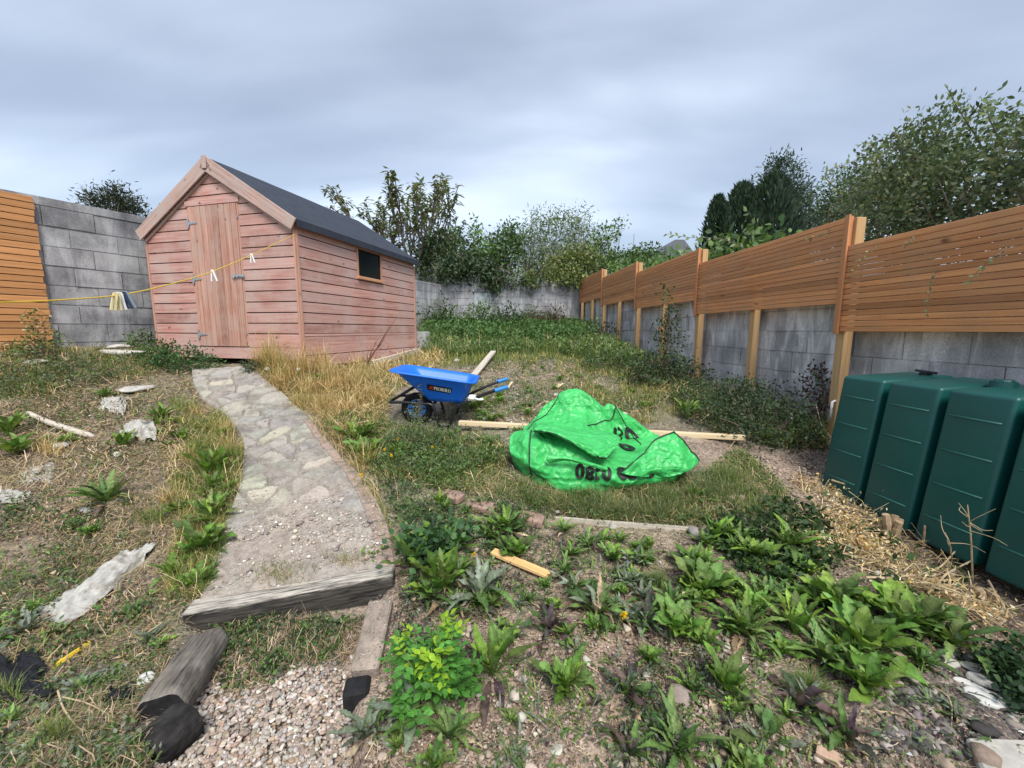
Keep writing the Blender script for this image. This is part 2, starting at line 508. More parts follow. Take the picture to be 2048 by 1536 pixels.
_v1 = nd(_nt, 'ShaderNodeTexVoronoi', {'Vector': _wv, 'Scale': 7.5})
_v2 = nd(_nt, 'ShaderNodeTexVoronoi', {'Vector': _wv, 'Scale': 19.0})
_h = nd(_nt, 'ShaderNodeMath', {0: (_v2, 'Distance'), 1: 0.35, 2: (_v1, 'Distance')}, operation='MULTIPLY_ADD')
_b1 = nd(_nt, 'ShaderNodeBump', {'Height': _h, 'Strength': 0.65, 'Distance': 0.055})
_old = _p.inputs['Normal'].links[0].from_node
_nt.links.new(_b1.outputs[0], _old.inputs['Normal'])
YROPE = plain_mat('yellow_rope', (0.72, 0.48, 0.05), 0.6, 0.3)
YPLAS = plain_mat('yellow_plastic', (0.78, 0.55, 0.03), 0.5, 0.4)
NAVY = plain_mat('navy_plastic', (0.03, 0.05, 0.10), 0.45, 0.4)
CREAM = plain_mat('cream_plastic', (0.72, 0.62, 0.33), 0.5, 0.4)
FABRIC = plain_mat('black_membrane', (0.009, 0.010, 0.014), 0.75, 0.3, var=0.3, vscale=12, bump=0.3, bscale=120, dirt=((0.12, 0.11, 0.10), 14, 0.64, 0.5))
SHEET = plain_mat('grey_white_sheeting', (0.42, 0.41, 0.37), 0.55, 0.4, var=0.25, vscale=9, bump=0.4, bscale=60, dirt=((0.19, 0.16, 0.125), 11, 0.48, 0.8))
PALE = plain_mat('pale_stone', (0.44, 0.42, 0.375), 0.85, 0.3, var=0.25, vscale=12, bump=0.6, bscale=40, dirt=((0.26, 0.23, 0.19), 14, 0.55, 0.7))
CONC = plain_mat('dusty_concrete', (0.30, 0.245, 0.20), 0.95, 0.2, var=0.4, vscale=14, bump=1.0, bscale=90, dirt=((0.50, 0.44, 0.38), 70, 0.56, 0.7))
PAINTW = plain_mat('grey_white_render', (0.56, 0.59, 0.63), 0.8, 0.2)
SLATE = plain_mat('roof_slate', (0.14, 0.15, 0.17), 0.7, 0.3, var=0.2)

# ------------------------------------------------------------------ terrain
YAW = 0.2586                                    # how far the shed is turned
SC = np.array([-2.6734, 5.1202])                # front right corner of the shed
DF = np.array([-math.cos(YAW), math.sin(YAW)])  # along its front, to the left
DS = np.array([math.sin(YAW), math.cos(YAW)])   # along its side, away


def fenceX(Y):
    return 3.2636 - 0.0668 * Y


CTRL = []


def cp(px, py, Y):
    CTRL.append(PX(px, py, Y))


def cx(X, Y, zrel):
    CTRL.append(np.array([X, Y, zrel + CAMZ]))


for a in [(-4.0, 0.3, -1.5), (-2, 0.3, -1.52), (0, 0.3, -1.55), (2, 0.3, -1.52), (4, 0.3, -1.45)]:
    cx(*a)
for a in [(0, 1536, 1.12), (300, 1536, 1.13), (580, 1450, 1.33), (560, 1340, 1.56), (760, 1500, 1.2), (1024, 1250, 1.74), (1024, 1100, 2.25),
          (1300, 1500, 1.22), (2048, 1536, 1.12), (2010, 1310, 1.54), (1653, 957, 3.10), (1845, 1085, 2.33), (1200, 985, 2.88), (1560, 930, 3.3),
          (1100, 880, 3.45), (1400, 890, 3.4), (1200, 840, 4.1), (900, 848, 4.08), (1000, 790, 4.95), (1100, 740, 6.7), (1000, 700, 8.6), (1180, 690, 9.2),
          (620, 1160, 1.97), (600, 1040, 2.48), (570, 900, 3.35), (490, 800, 4.25), (430, 742, 5.05), (640, 790, 4.55), (700, 850, 3.8),
          (0, 1000, 2.6), (0, 850, 3.55), (250, 1000, 2.62), (250, 850, 3.6), (200, 1250, 1.78)]:
    cp(*a)
cx(fenceX(3.7) + .1, 3.716, -0.93)
cx(fenceX(6.2) + .1, 6.18, -0.72)
cx(fenceX(8.6) + .1, 8.63, -0.42)
cx(fenceX(11.2) + .1, 11.2, -0.27)
cx(fenceX(13.8) + .1, 13.8, 0.05)
cx(-2.3, 13.4, 0.15)
cx(0, 13.6, 0.10)
cx(0, 11.2, -0.20)
cx(-2.0, 10.5, -0.25)
c_ = SC + DS * 1.3
cx(c_[0] + .1, c_[1], -0.58)
c_ = SC + DS * 3.0
cx(c_[0] + .1, c_[1], -0.42)
cx(SC[0], SC[1] - 0.05, -0.47)
c_ = SC + DF * 2.4
cx(c_[0], c_[1] - .1, -0.33)
c_ = SC + DF * 1.2 + DS * 1.5
cx(c_[0], c_[1], -0.45)
cx(-5.6, 5.3, -0.24)
cx(-6.0, 4.6, -0.26)
cx(-7.5, 2.2, -0.6)
cx(-5.2, 10.5, -0.1)
CTRL = np.array(CTRL)


def tps_fit(P, z, lam=0.004):
    n = len(P)
    d = np.linalg.norm(P[:, None] - P[None], axis=2)
    K = np.where(d > 0, d * d * np.log(d + 1e-12), 0) + lam * np.eye(n)
    Q = np.concatenate([np.ones((n, 1)), P], 1)
    A = np.block([[K, Q], [Q.T, np.zeros((3, 3))]])
    return np.linalg.solve(A, np.concatenate([z, np.zeros(3)]))


_w = tps_fit(CTRL[:, :2], CTRL[:, 2])


def tps(x, y):
    sh = np.shape(x)
    p = np.stack([np.ravel(x), np.ravel(y)], 1)
    out = np.empty(len(p))
    for i in range(0, len(p), 20000):
        q = p[i:i + 20000]
        d = np.linalg.norm(q[:, None] - CTRL[None, :, :2], axis=2)
        out[i:i + 20000] = (np.where(d > 0, d * d * np.log(d + 1e-12), 0) @ _w[:-3]) + _w[-3] + q @ _w[-2:]
    return out.reshape(sh)


GX0, GX1, GY0, GY1, GS = -9.0, 6.0, 0.2, 16.0, 0.05
_gx = np.arange(GX0, GX1 + GS, GS)
_gy = np.arange(GY0, GY1 + GS, GS)
HG = tps(*np.meshgrid(_gx, _gy, indexing='ij'))


def H(x, y):
    """height of the ground, smooth"""
    x = np.clip(np.asarray(x, float), GX0, GX1 - GS * 1.01)
    y = np.clip(np.asarray(y, float), GY0, GY1 - GS * 1.01)
    fx, fy = (x - GX0) / GS, (y - GY0) / GS
    i, j = fx.astype(int), fy.astype(int)
    fx, fy = fx - i, fy - j
    return (HG[i, j] * (1 - fx) + HG[i + 1, j] * fx) * (1 - fy) + (HG[i, j + 1] * (1 - fx) + HG[i + 1, j + 1] * fx) * fy


def G(px, py):
    """ground point seen at a photo pixel (vectorised)"""
    px = np.atleast_1d(np.asarray(px, float))
    py = np.atleast_1d(np.asarray(py, float))
    d = rays(px, py)
    Ys = np.geomspace(0.7, 15.9, 140)
    out = np.zeros((len(px), 3))
    for i in range(0, len(px), 20000):
        q = d[i:i + 20000]
        X = q[:, 0:1] * Ys
        gap = q[:, 2:3] * Ys + CAMZ - H(X, np.broadcast_to(Ys, X.shape))
        hit = gap < 0
        k = np.where(hit.any(1), hit.argmax(1), len(Ys) - 1)
        k = np.maximum(k, 1)
        r = np.arange(len(q))
        g0, g1 = gap[r, k - 1], gap[r, k]
        t = np.clip(g0 / (g0 - g1 + 1e-12), 0, 1)
        Y = Ys[k - 1] + t * (Ys[k] - Ys[k - 1])
        P = q * Y[:, None]
        P[:, 2] = H(P[:, 0], P[:, 1])
        out[i:i + 20000] = P
    return out


def G1(px, py):
    return G([px], [py])[0]


def scatter(n, poly, ymin=None):
    """n ground points, evenly spread over a patch outlined in photo pixels"""
    poly = np.asarray(poly, float)
    lo, hi = poly.min(0), poly.max(0)
    out = []
    got = 0
    while got < n:
        p = lo + rng.random((n * 2 + 50, 2)) * (hi - lo)
        p = p[inpoly(p, poly)]
        out.append(p)
        got += len(p)
    p = np.concatenate(out)[:n]
    return G(p[:, 0], p[:, 1])


# the sunken gravel bed below the sleeper
_st = G([378, 792, 742, 735, 702, 705, 285, 330, 425], [1228, 1146, 1196, 1280, 1372, 1545, 1545, 1470, 1290])
_gxx, _gyy = np.meshgrid(_gx, _gy, indexing='ij')
_in = inpoly(np.stack([_gxx.ravel(), _gyy.ravel()], 1), _st[:, :2]).reshape(HG.shape).astype(float)
HG -= .080 * _in

# ------------------------------------------------------------------ path outline (photo pixels -> ground)
PL = G([398, 428, 452, 478, 487, 486, 452, 408, 388, 384], [1212, 1120, 1050, 985, 930, 880, 835, 800, 770, 738])
PR = G([790, 778, 752, 712, 668, 640, 606, 570, 530, 505], [1142, 1070, 1010, 950, 905, 870, 830, 795, 765, 738])
PLs, PRs = smoothpath(PL, 12), smoothpath(PR, 12)


def path_uv(x, y):
    """across (0..1) and along the path, nan-free approximation for masking"""
    k = np.argmin((np.asarray(y)[:, None] - ((PLs[:, 1] + PRs[:, 1]) / 2)[None]) ** 2, axis=1)
    a, b = PLs[k], PRs[k]
    u = (x - a[:, 0]) / (b[:, 0] - a[:, 0] + 1e-9)
    inside = (y > min(PLs[0, 1], PRs[0, 1]) - 0.02) & (y < PLs[-1, 1] + .05)
    return u, inside


def on_path(P, m=0.0):
    u, ins = path_uv(P[:, 0], P[:, 1])
    return ins & (u > -m) & (u < 1 + m)


# ------------------------------------------------------------------ ground sheet
soil = np.array([0.28, 0.225, 0.18])
BL = [  # px, py, spread (m), colour of the earth and litter there
    (560, 1430, .5, (0.30, 0.25, 0.205)), (900, 1480, .7, (0.40, 0.295, 0.225)), (1250, 1420, .6, (0.36, 0.265, 0.20)),
    (1700, 1430, .5, (0.37, 0.28, 0.22)), (1950, 1420, .35, (0.12, 0.11, 0.105)), (1200, 1150, .5, (0.36, 0.275, 0.205)),
    (1600, 1150, .4, (0.24, 0.19, 0.14)), (1740, 1080, .3, (0.17, 0.125, 0.09)), (1880, 1190, .25, (0.17, 0.125, 0.09)), (1560, 930, .5, (0.36, 0.28, 0.22)), (1000, 960, .5, (0.20, 0.20, 0.11)),
    (1200, 1010, .4, (0.18, 0.20, 0.10)), (900, 900, .6, (0.20, 0.20, 0.12)), (1000, 800, .8, (0.34, 0.31, 0.25)),
    (1150, 750, 1.0, (0.36, 0.30, 0.24)), (1300, 800, .8, (0.24, 0.22, 0.14)), (1000, 690, 1.5, (0.12, 0.15, 0.07)),
    (1050, 655, 2, (0.10, 0.14, 0.06)), (620, 780, .6, (0.30, 0.25, 0.14)), (700, 860, .5, (0.26, 0.23, 0.14)),
    (300, 1150, .5, (0.26, 0.21, 0.15)), (150, 1050, .6, (0.27, 0.215, 0.155)), (100, 850, .8, (0.28, 0.225, 0.15)),
    (250, 760, .8, (0.24, 0.21, 0.13)), (60, 760, .9, (0.17, 0.175, 0.10)), (150, 1350, .5, (0.19, 0.18, 0.11)), (150, 1500, .4, (0.21, 0.165, 0.13)),
    (560, 1290, .25, (0.17, 0.155, 0.10))]
_bc = G([b[0] for b in BL], [b[1] for b in BL])
_bs = np.array([b[2] for b in BL])
_bcol = np.array([b[3] for b in BL])


def groundcol(x, y):
    sh = np.shape(x)
    x, y = np.ravel(x), np.ravel(y)
    wx = x + 0.35 * fbm(x * 2.1, y * 2.1, 5)
    wy = y + 0.35 * fbm(x * 2.1, y * 2.1, 9)
    C = np.zeros((len(x), 3))
    W = np.full(len(x), 0.02)
    C += soil * 0.02
    for c, s, col in zip(_bc, _bs, _bcol):
        w = np.exp(-((wx - c[0]) ** 2 + (wy - c[1]) ** 2) / (s * s))
        C += w[:, None] * col
        W += w
    C /= W[:, None]
    C *= (1 + 0.5 * fbm(x * 7, y * 7, 21))[:, None]
    return np.clip(C, 0.02, 0.8).reshape(*sh, 3)


xs = np.concatenate([[-400, -150, -60, -30, -18, -12], np.arange(-9, -4, .06), np.arange(-4, 4, .022), np.arange(4, 6, .1), [7, 10, 16, 30, 60, 150, 400]])
ys = [-300, -80, -20, -6, -2, -.5, .2, .5, .8]
while ys[-1] < 16:
    ys.append(ys[-1] + max(.012, .0085 * ys[-1]))
ys = np.array(ys + [17.5, 20, 26, 40, 80, 200, 400])
gx, gy = np.meshgrid(xs, ys, indexing='ij')
hz = H(gx, gy)
far = np.clip((np.hypot(np.maximum(0, np.abs(gx) - 9), np.maximum(0, np.abs(gy - 8) - 9))) / 25, 0, 1)
hz = hz * (1 - far) + 0.4 * far
amp = np.clip(1.6 - far * 2, 0, 1)
hz = hz + amp * (0.030 * fbm(gx * 3, gy * 3, 3) + 0.018 * fbm(gx * 14, gy * 14, 7, 3) + 0.008 * fbm(gx * 45, gy * 45, 13, 2)) - 0.006
# the earth stays a little under the paving and under the shed
pts = np.stack([gx.ravel(), gy.ravel()], 1)
op = on_path(pts, 0.02).reshape(gx.shape)
hz = np.where(op, np.minimum(hz, H(gx, gy) - 0.02), hz)
nx, ny = gx.shape
idx = np.arange(nx * ny).reshape(nx, ny)
F = np.stack([idx[:-1, :-1], idx[1:, :-1], idx[1:, 1:], idx[:-1, 1:]], -1).reshape(-1, 4)
gc = groundcol(gx, gy).reshape(-1, 3)
m, nt = newmat('earth')
a_ = nd(nt, 'ShaderNodeAttribute', attribute_name='Col')
t_ = nd(nt, 'ShaderNodeTexCoord')
e1 = nd(nt, 'ShaderNodeTexNoise', {'Vector': (t_, 'Object'), 'Scale': 24.0, 'Detail': 9.0, 'Roughness': 0.72})
e2 = nd(nt, 'ShaderNodeTexVoronoi', {'Vector': (t_, 'Object'), 'Scale': 75.0, 'Randomness': 1.0})
e3 = nd(nt, 'ShaderNodeTexNoise', {'Vector': (t_, 'Object'), 'Scale': 130.0, 'Detail': 5.0, 'Roughness': 0.7})
cc = mix(nt, 1.0, (a_, 'Color'), ramp(nt, e1, [(0.28, 0.5), (0.55, 1.0), (0.75, 1.5)]), 'MULTIPLY')
sp = nd(nt, 'ShaderNodeSeparateColor', {0: (e2, 'Color')})
cc = mix(nt, ramp(nt, (sp, 0), [(0.72, 0.0), (0.8, 0.65)]), cc, (0.47, 0.37, 0.29))
cc = mix(nt, ramp(nt, (sp, 1), [(0.85, 0.0), (0.9, 0.7)]), cc, (0.11, 0.08, 0.065))
cc = mix(nt, 1.0, cc, ramp(nt, e3, [(0.3, 0.7), (0.7, 1.3)]), 'MULTIPLY')
p_ = nd(nt, 'ShaderNodeBsdfPrincipled', {'Base Color': cc, 'Roughness': 0.95, 'Specular IOR Level': 0.15})
hh = nd(nt, 'ShaderNodeMath', {0: e1, 1: (e2, 'Distance')}, operation='SUBTRACT')
finish(nt, p_, hh, 0.8, 0.02)
g_ = link('ground', mesh_data('ground', np.stack([gx, gy, hz], -1).reshape(-1, 3), F, m, gc, True))
tag(g_, kind='structure')

# ------------------------------------------------------------------ crazy-paved path
nu, nv = 150, 520
L_ = np.stack([np.interp(np.linspace(0, 1, nv), np.linspace(0, 1, len(PLs)), PLs[:, k]) for k in range(3)], 1)
R_ = np.stack([np.interp(np.linspace(0, 1, nv), np.linspace(0, 1, len(PRs)), PRs[:, k]) for k in range(3)], 1)
uu = np.linspace(0, 1, nu)
P2 = L_[None, :, :2] * (1 - uu)[:, None, None] + R_[None, :, :2] * uu[:, None, None]
wob = 0.03 * fbm(P2[..., 0] * 6, P2[..., 1] * 6, 31)
P2[..., 0] += wob * (1 - np.abs(uu * 2 - 1))[:, None]
X_, Y_ = P2[..., 0], P2[..., 1]
srng = np.random.default_rng(5)
seeds = []
for v in np.arange(0.0, 1.0, 0.040):
    for u in np.arange(0.06, 0.86, 0.30):
        k = int(np.clip(v + srng.uniform(-.02, .02), 0, .999) * nv)
        w = np.clip(u + srng.uniform(-.13, .16), 0.02, .86)
        seeds.append(L_[k, :2] * (1 - w) + R_[k, :2] * w)
seeds = np.array(seeds)
pw = np.stack([X_ + .025 * fbm(X_ * 9, Y_ * 9, 41), Y_ + .025 * fbm(X_ * 9, Y_ * 9, 43)], -1).reshape(-1, 2)
D = np.linalg.norm(pw[:, None] - seeds[None], axis=2)
o2 = np.argpartition(D, 2, axis=1)[:, :2]
d2 = np.take_along_axis(D, o2, 1)
sw = d2[:, 0] > d2[:, 1]
o2[sw] = o2[sw][:, ::-1]
d2 = np.sort(d2, 1)
sid = o2[:, 0]
edge = (d2[:, 1] - d2[:, 0]).reshape(nu, nv)
stone = np.clip((edge - 0.014) / 0.014, 0, 1)
vv = np.linspace(0, 1, nv)[None, :]
scol = np.array([0.335, 0.318, 0.285]) * (0.84 + 0.32 * srng.random((len(seeds), 1))) * (1 + 0.10 * (srng.random((len(seeds), 3)) - .5))
pale = srng.random(len(seeds)) < 0.18
scol[pale] = scol[pale] * 1.25 * np.array([1.03, 1.02, .92])
pc = scol[sid].reshape(nu, nv, 3)
morc = np.array([0.245, 0.222, 0.19]) * (1 + 0.5 * fbm(X_ * 25, Y_ * 25, 51))[..., None]
# lichen mottling, dust and grit
lich = np.clip(fbm(X_ * 30, Y_ * 30, 61, 4) * 2.2 + .1, 0, 1)[..., None]
pc = pc * (1 - .35 * lich) + np.array([.52, .49, .38]) * .35 * lich
dark = np.clip(fbm(X_ * 8, Y_ * 8, 67, 4) * 2.4 - .1, 0, 1)[..., None]
pc = pc * (1 - .4 * dark)
dust = np.clip(1.15 - vv * 2.3 + 1.2 * fbm(X_ * 4, Y_ * 4, 71), .12, 1)
c_all = pc * stone[..., None] + morc * (1 - stone[..., None])
dustc = np.array([0.33, 0.275, 0.23]) * (1 + .45 * fbm(X_ * 40, Y_ * 40, 77))[..., None]
c_all = c_all * (1 - .75 * dust[..., None]) + dustc * .75 * dust[..., None]
# brick edging down the right side and along the left at the near end
arc = np.cumsum(np.r_[0, np.linalg.norm(np.diff((L_ + R_) / 2, axis=0), axis=1)])
ub, vb = np.broadcast_to(uu[:, None], X_.shape), np.broadcast_to(arc[None, :], X_.shape)
bj = (np.abs(((vb / 0.21) % 1) - .5) > .465) | (np.abs(ub - .895) < .006)
brick = (ub > .895) & (np.broadcast_to(vv, X_.shape) < .62)
bcol = np.array([0.29, 0.19, 0.155]) * (1 + .5 * fbm(X_ * 22, Y_ * 22, 81) + .25 * _hash(np.floor(vb / .21), np.zeros_like(vb), 3))[..., None]
c_all = np.where(brick[..., None], np.where(bj[..., None], c_all * .6, bcol * .4 + dustc * .6), c_all)
hgt = H(X_, Y_) + 0.018 + 0.020 * stone * (1 - .8 * dust) + 0.006 * fbm(X_ * 18, Y_ * 18, 91) + 0.004 * fbm(X_ * 60, Y_ * 60, 93, 2) \
    + 0.010 * (_hash(sid.reshape(nu, nv), np.zeros((nu, nv)), 9) - .5) * stone * (1 - dust)
hgt = np.where(brick & ~bj, hgt + .004, hgt)
# skirt so the slab has an edge
Vp = np.stack([X_, Y_, hgt], -1)
Vp = np.concatenate([Vp[:1] - [0, 0, .12], Vp, Vp[-1:] - [0, 0, .12]], 0)
Cp = np.concatenate([c_all[:1], c_all, c_all[-1:]], 0)
Vp = np.concatenate([Vp[:, :1] - [0, 0, .14], Vp, Vp[:, -1:] - [0, 0, .12]], 1)
Cp = np.concatenate([Cp[:, :1], Cp, Cp[:, -1:]], 1)
nx, ny = Vp.shape[:2]
idx = np.arange(nx * ny).reshape(nx, ny)
F = np.stack([idx[:-1, :-1], idx[1:, :-1], idx[1:, 1:], idx[:-1, 1:]], -1).reshape(-1, 4)
PAVE = vcol_mat('crazy_paving', 0.9, 110, 0.6, 0.2, 0.3)
pth = link('path', mesh_data('path', Vp.reshape(-1, 3), F, PAVE, np.clip(Cp, .02, .8).reshape(-1, 3), True))
tag(pth, 'crazy paved path of grey stones running up to the shed door', kind='structure')

# ------------------------------------------------------------------ block walls


def block_wall(name, label, p0, p1, z0, tops, mat, L=0.45, course=0.225, thick=0.2, seed=1, cope=0.0, joint=0.008, stack=None, group=None, rough=0.006, slump=0.0):
    """wall from p0 to p1 (its face on the camera side); tops = [(t0, t1, ztop)] along 0..1"""
    r = np.random.default_rng(seed)
    p0, p1 = np.array(p0, float), np.array(p1, float)
    ln = np.linalg.norm(p1 - p0)
    ang = math.atan2(p1[1] - p0[1], p1[0] - p0[0])
    mb = MB()
    for a, b, zt in tops:
        mb.box((a * ln, 0.012, z0), (b * ln, thick, zt - 0.012))
        nrow = int(math.ceil((zt - z0) / course))
        for k in range(nrow):
            zhi = zt - cope - k * course
            zlo = max(z0, zhi - course)
            if zhi <= z0:
                break
            x = a * ln - (L / 2 if k % 2 else 0) - r.uniform(0, .03)
            while x < b * ln:
                l = L * r.uniform(.97, 1.03)
                if stack:
                    l = min(l, stack - x) if x < stack - .05 < x + l else l
                xa, xb = max(a * ln, x), min(b * ln, x + l)
                if xb - xa > 0.03:
                    pr = r.uniform(-rough, rough)
                    j = joint / 2
                    mb.box((xa + j, pr, zlo + j + r.uniform(0, slump)), (xb - j, 0.05, zhi - j - r.uniform(0, slump)))
                x += l
        if cope:
            mb.box((a * ln, -0.006, zt - cope + .002), (b * ln, thick + .004, zt))
    o = mb.obj(name, mat)
    o.location = (p0[0], p0[1], 0)
    o.rotation_euler = (0, 0, ang)
    return tag(o, label, 'wall', group)


# left wall: near stretch, a bend hidden behind the shed, then the far stretch to the corner
def lw(Y):
    return np.array([-5.33 + .53 * (Y - 5.9), Y])


zl = 1.5
LW0 = PX(77, 500, 1.0)
_r = rays(77, 500)
YA = (5.33 + .53 * 5.9) / (.53 - _r[0])  # where the wall's left visible end stands
A0, A1 = lw(YA - 3.2), lw(6.35)
ztL = PX(180, 414, lw(5.55)[1])[2]
lwall = block_wall('block_wall', 'old grey block wall with a rough top, between the yellow slat fence and the shed', A0, A1, .6,
           [(0, 1, ztL)], BLOCKL, L=.46, course=.238, seed=3, cope=.10, joint=.009, slump=.006, rough=.008)
B0 = np.array([-4.42, 8.8])
B1 = np.array([-2.22, 13.35])
block_wall('block_wall', 'short return of bare block wall showing just past the far end of the shed', B0, B1 + (B1 - B0) * .0, 1.0,
           [(0, 1, PX(860, 562, 12.3)[2])], BLOCKB, seed=4, cope=.06)
lw2 = block_wall('wall_return', None, A1, B0, .8, [(0, 1, ztL - .05)], BLOCKL, seed=5)
del lw2['category']
lw2.parent = lwall
lw2.matrix_parent_inverse = lwall.matrix_basis.inverted()
# back wall
BE = np.array([fenceX(14.0) + .12, 14.0])
_zb = lambda x, y: PX(x, y, 13.6)[2]
bw = thing('block_wall', 'long grey block wall closing the far end of the garden under the ivy', 'wall', (B1[0], B1[1], 0))
bw.rotation_euler = (0, 0, math.atan2(*(BE - B1)[::-1]))
lnb = np.linalg.norm(BE - B1)
_t = block_wall('wall_blocks', None, (0, 0), (lnb, 0), 1.2, [(0, .30, _zb(940, 556)), (.30, .62, _zb(1050, 552)), (.62, .80, _zb(1100, 557)), (.80, 1, _zb(1150, 562))], BLOCKB, seed=7, joint=.010)
del _t['category']
_t.parent = bw
_t = MB().box((.98, -.03, _zb(950, 650)), (1.52, .02, _zb(950, 585))).obj('patched_panel', plain_mat('pale_render_patch', (.42, .46, .47), .9, .2, var=.35, vscale=6), bw)
MB().box((.92, -.05, _zb(950, 585) + .003), (1.58, .02, _zb(950, 578))).obj('lintel', plain_mat('lintel_concrete', (.26, .26, .27), .9, .2, var=.2), bw)
# right wall behind the fence posts, stepping up with the fence
PB = [CAMZ + z for z in (-.0024, .2466, .4616, .6733, .9004)]
PHT = .7525
FY1, FPL = 3.69, 2.5223


def fpt(Y, off=0.0):
    """a point on the fence line; off is measured to the right, away from the garden"""
    d = np.array([-.0668, 1.0])
    d /= np.linalg.norm(d)
    n = np.array([d[1], -d[0]])
    return np.array([fenceX(Y), Y]) + n * off


Y0F = FY1 - FPL * 1.5
W0, W1 = fpt(14.2, .11), fpt(Y0F, .11)
lnw = np.linalg.norm(W1 - W0)
tops = []
for i in range(4, -1, -1):
    ya, yb = FY1 + FPL * i, FY1 + FPL * (i - 1)
    if i == 4:
        ya = 14.2
    if i == 0:
        yb = Y0F
    tops.append((np.linalg.norm(fpt(ya, .11) - W0) / lnw, np.linalg.norm(fpt(yb, .11) - W0) / lnw, PB[0] + .1277 - .125 + .225 * (2 + i)))
block_wall('block_wall', 'whitewash-streaked block wall running behind the orange slat fence posts and the green tank', W0, W1, .0, tops, BLOCKR, seed=9, joint=.007, thick=.2)

# ------------------------------------------------------------------ slat fences


fd = fpt(5) - fpt(4)
fang = math.atan2(fd[1], fd[0])
fz = lambda P, z: (P[0], P[1], z)
fence = thing('slat_fence', 'orange-brown cedar slat fence stepping up the right-hand block wall on tan posts', 'fence', fz(fpt(FY1), 0), fang)
# local x runs away from the camera along the fence, local y to the left (into the garden)
for i in range(5):
    xa, xb = FPL * (i - 1), FPL * i
    if i == 0:
        xa = Y0F - FY1
    ns = 16
    mb = MB()
    for k in range(ns):
        z = PB[i] + PHT * k / ns
        y0 = .045 + rng.uniform(-.002, .002)
        mb.box((xa + .012, y0, z + rng.uniform(0, .002)), (xb - .012, y0 + .018, z + PHT / ns - .0036))
    mb.obj('slat_panel', SLAT, fence, bevel=.002)
    for xx in np.linspace(xa + .05, xb - .05, 3):
        MB().box((xx - .02, .022, PB[i] + .01), (xx + .02, .0425, PB[i] + PHT - .015)).obj('panel_rail', BATTEN, fence)
for i in range(5):
    x = FPL * i
    zt = PB[min(i + 1, 4)] + PHT
    base = H(*fpt(FY1 + x)) - .15
    MB().box((x - .045, -.055, base), (x + .045, .03, zt - .015)).obj('fence_post', POST, fence, bevel=.004)
    zlo = PB[i] - .02
    MB().box((x - .024, .066, zlo), (x + .024, .086, zt + .01)).box((x - .010, .030, zlo + .02), (x + .010, .0655, zt)).obj('joint_batten', BATTEN, fence, bevel=.002)
for i in range(1, 5):
    x = FPL * (i - .5)
    base = H(*fpt(FY1 + x)) - .15
    MB().box((x - .045, -.055, base), (x + .045, .019, PB[i] + .25)).obj('fence_post', POST, fence, bevel=.004)
_br = MB().tube([(-.03, .032, PX(1668, 800, 3.7)[2]), (-.03, .06, PX(1668, 800, 3.7)[2] - .01), (-.03, .062, PX(1664, 838, 3.7)[2])], .011, 8)
_br.obj('white_hook', WHITE, fence, smooth=True)

# left fence: slats fixed on the face of the left wall
LF1 = lw(YA) + np.array([.883, -.468]) / .9995 * .05
LFd = np.array([.468, .883])
lf = thing('slat_fence', 'yellow-orange horizontal slat fence panel against the left wall', 'fence', (LF1[0], LF1[1], 0), math.atan2(.883, .468))
ztF = PX(70, 392, LF1[1])[2] - .0
zbF = PX(108, 706, LF1[1])[2]
ns = 24
mb = MB()
for k in range(ns):
    a = zbF + (ztF - zbF) * k / ns
    mb.box((-3.4, -.004 + rng.uniform(-.003, .003), a), (rng.uniform(-.012, .012), .018, a + (ztF - zbF) / ns - .010))
mb.obj('slat_panel', SLATB, lf, bevel=.002)
for xx in (-.12, -1.6, -3.1):
    MB().box((xx - .03, .020, zbF - .05), (xx + .03, .045, ztF - .03)).obj('panel_rail', POST, lf)

# ------------------------------------------------------------------ garden shed
SZ0 = CAMZ - .0578 - .0  # height of board line k=0 (about knee height)
BD = .1354
W_, LEN = 2.44, 2.973
ZB = CAMZ - .392       # bottom of skirt
ZD = CAMZ - .243       # door sill line
ZE = CAMZ + 1.33       # wall head at the eaves
ZA = CAMZ + 2.11       # wall head at the apex
shed = thing('garden_shed', 'weathered pink-red wooden garden shed with shiplap boards and a dark felt roof', 'shed', (SC[0], SC[1], 0), -YAW)
# local frame: x to the left is NEGATIVE along the front (front runs x = -W..0 at y = 0), y away from the camera
def gz(x):
    return ZE + (ZA - ZE) * (1 - abs(x + W_ / 2) / (W_ / 2))


DX0, DX1, DZ1 = -1.625, -.838, CAMZ + 1.575
zk = lambda k: SZ0 + k * BD
def gable_boards(y0, y1, door):
    mb = MB()
    for k in range(-1, 17):
        za, zb = zk(k) + .003, zk(k + 1) - .010
        if k == -1:
            za = ZD + .006
        if za > ZA - .02:
            break
        for xa, xb in (((-W_ + .015, DX0 - .012), (DX1 + .012, -.015)) if door and za < DZ1 - .01 else ((-W_ + .015, -.015),)):
            # clip to the gable
            def lim(z):
                return min(W_ / 2, (ZA - z) / (ZA - ZE) * W_ / 2) - .004
            a0, a1 = max(xa, -W_ / 2 - lim(za)), min(xb, -W_ / 2 + lim(za))
            b0, b1 = max(xa, -W_ / 2 - lim(min(zb, ZA - .01))), min(xb, -W_ / 2 + lim(min(zb, ZA - .01)))
            if a1 - a0 < .03:
                continue
            if b1 - b0 < .005:
                b0 = b1 = (b0 + b1) / 2
            zt = min(zb, ZA - .01)
            j = rng.uniform(-.0015, .0015)
            mb.prism([(a0, za), (a1, za), (b1, zt), (b0, zt)], 'y', y0 + j, y1)
            # the gaps show a dark backing that stands for their shadow lines
    return mb


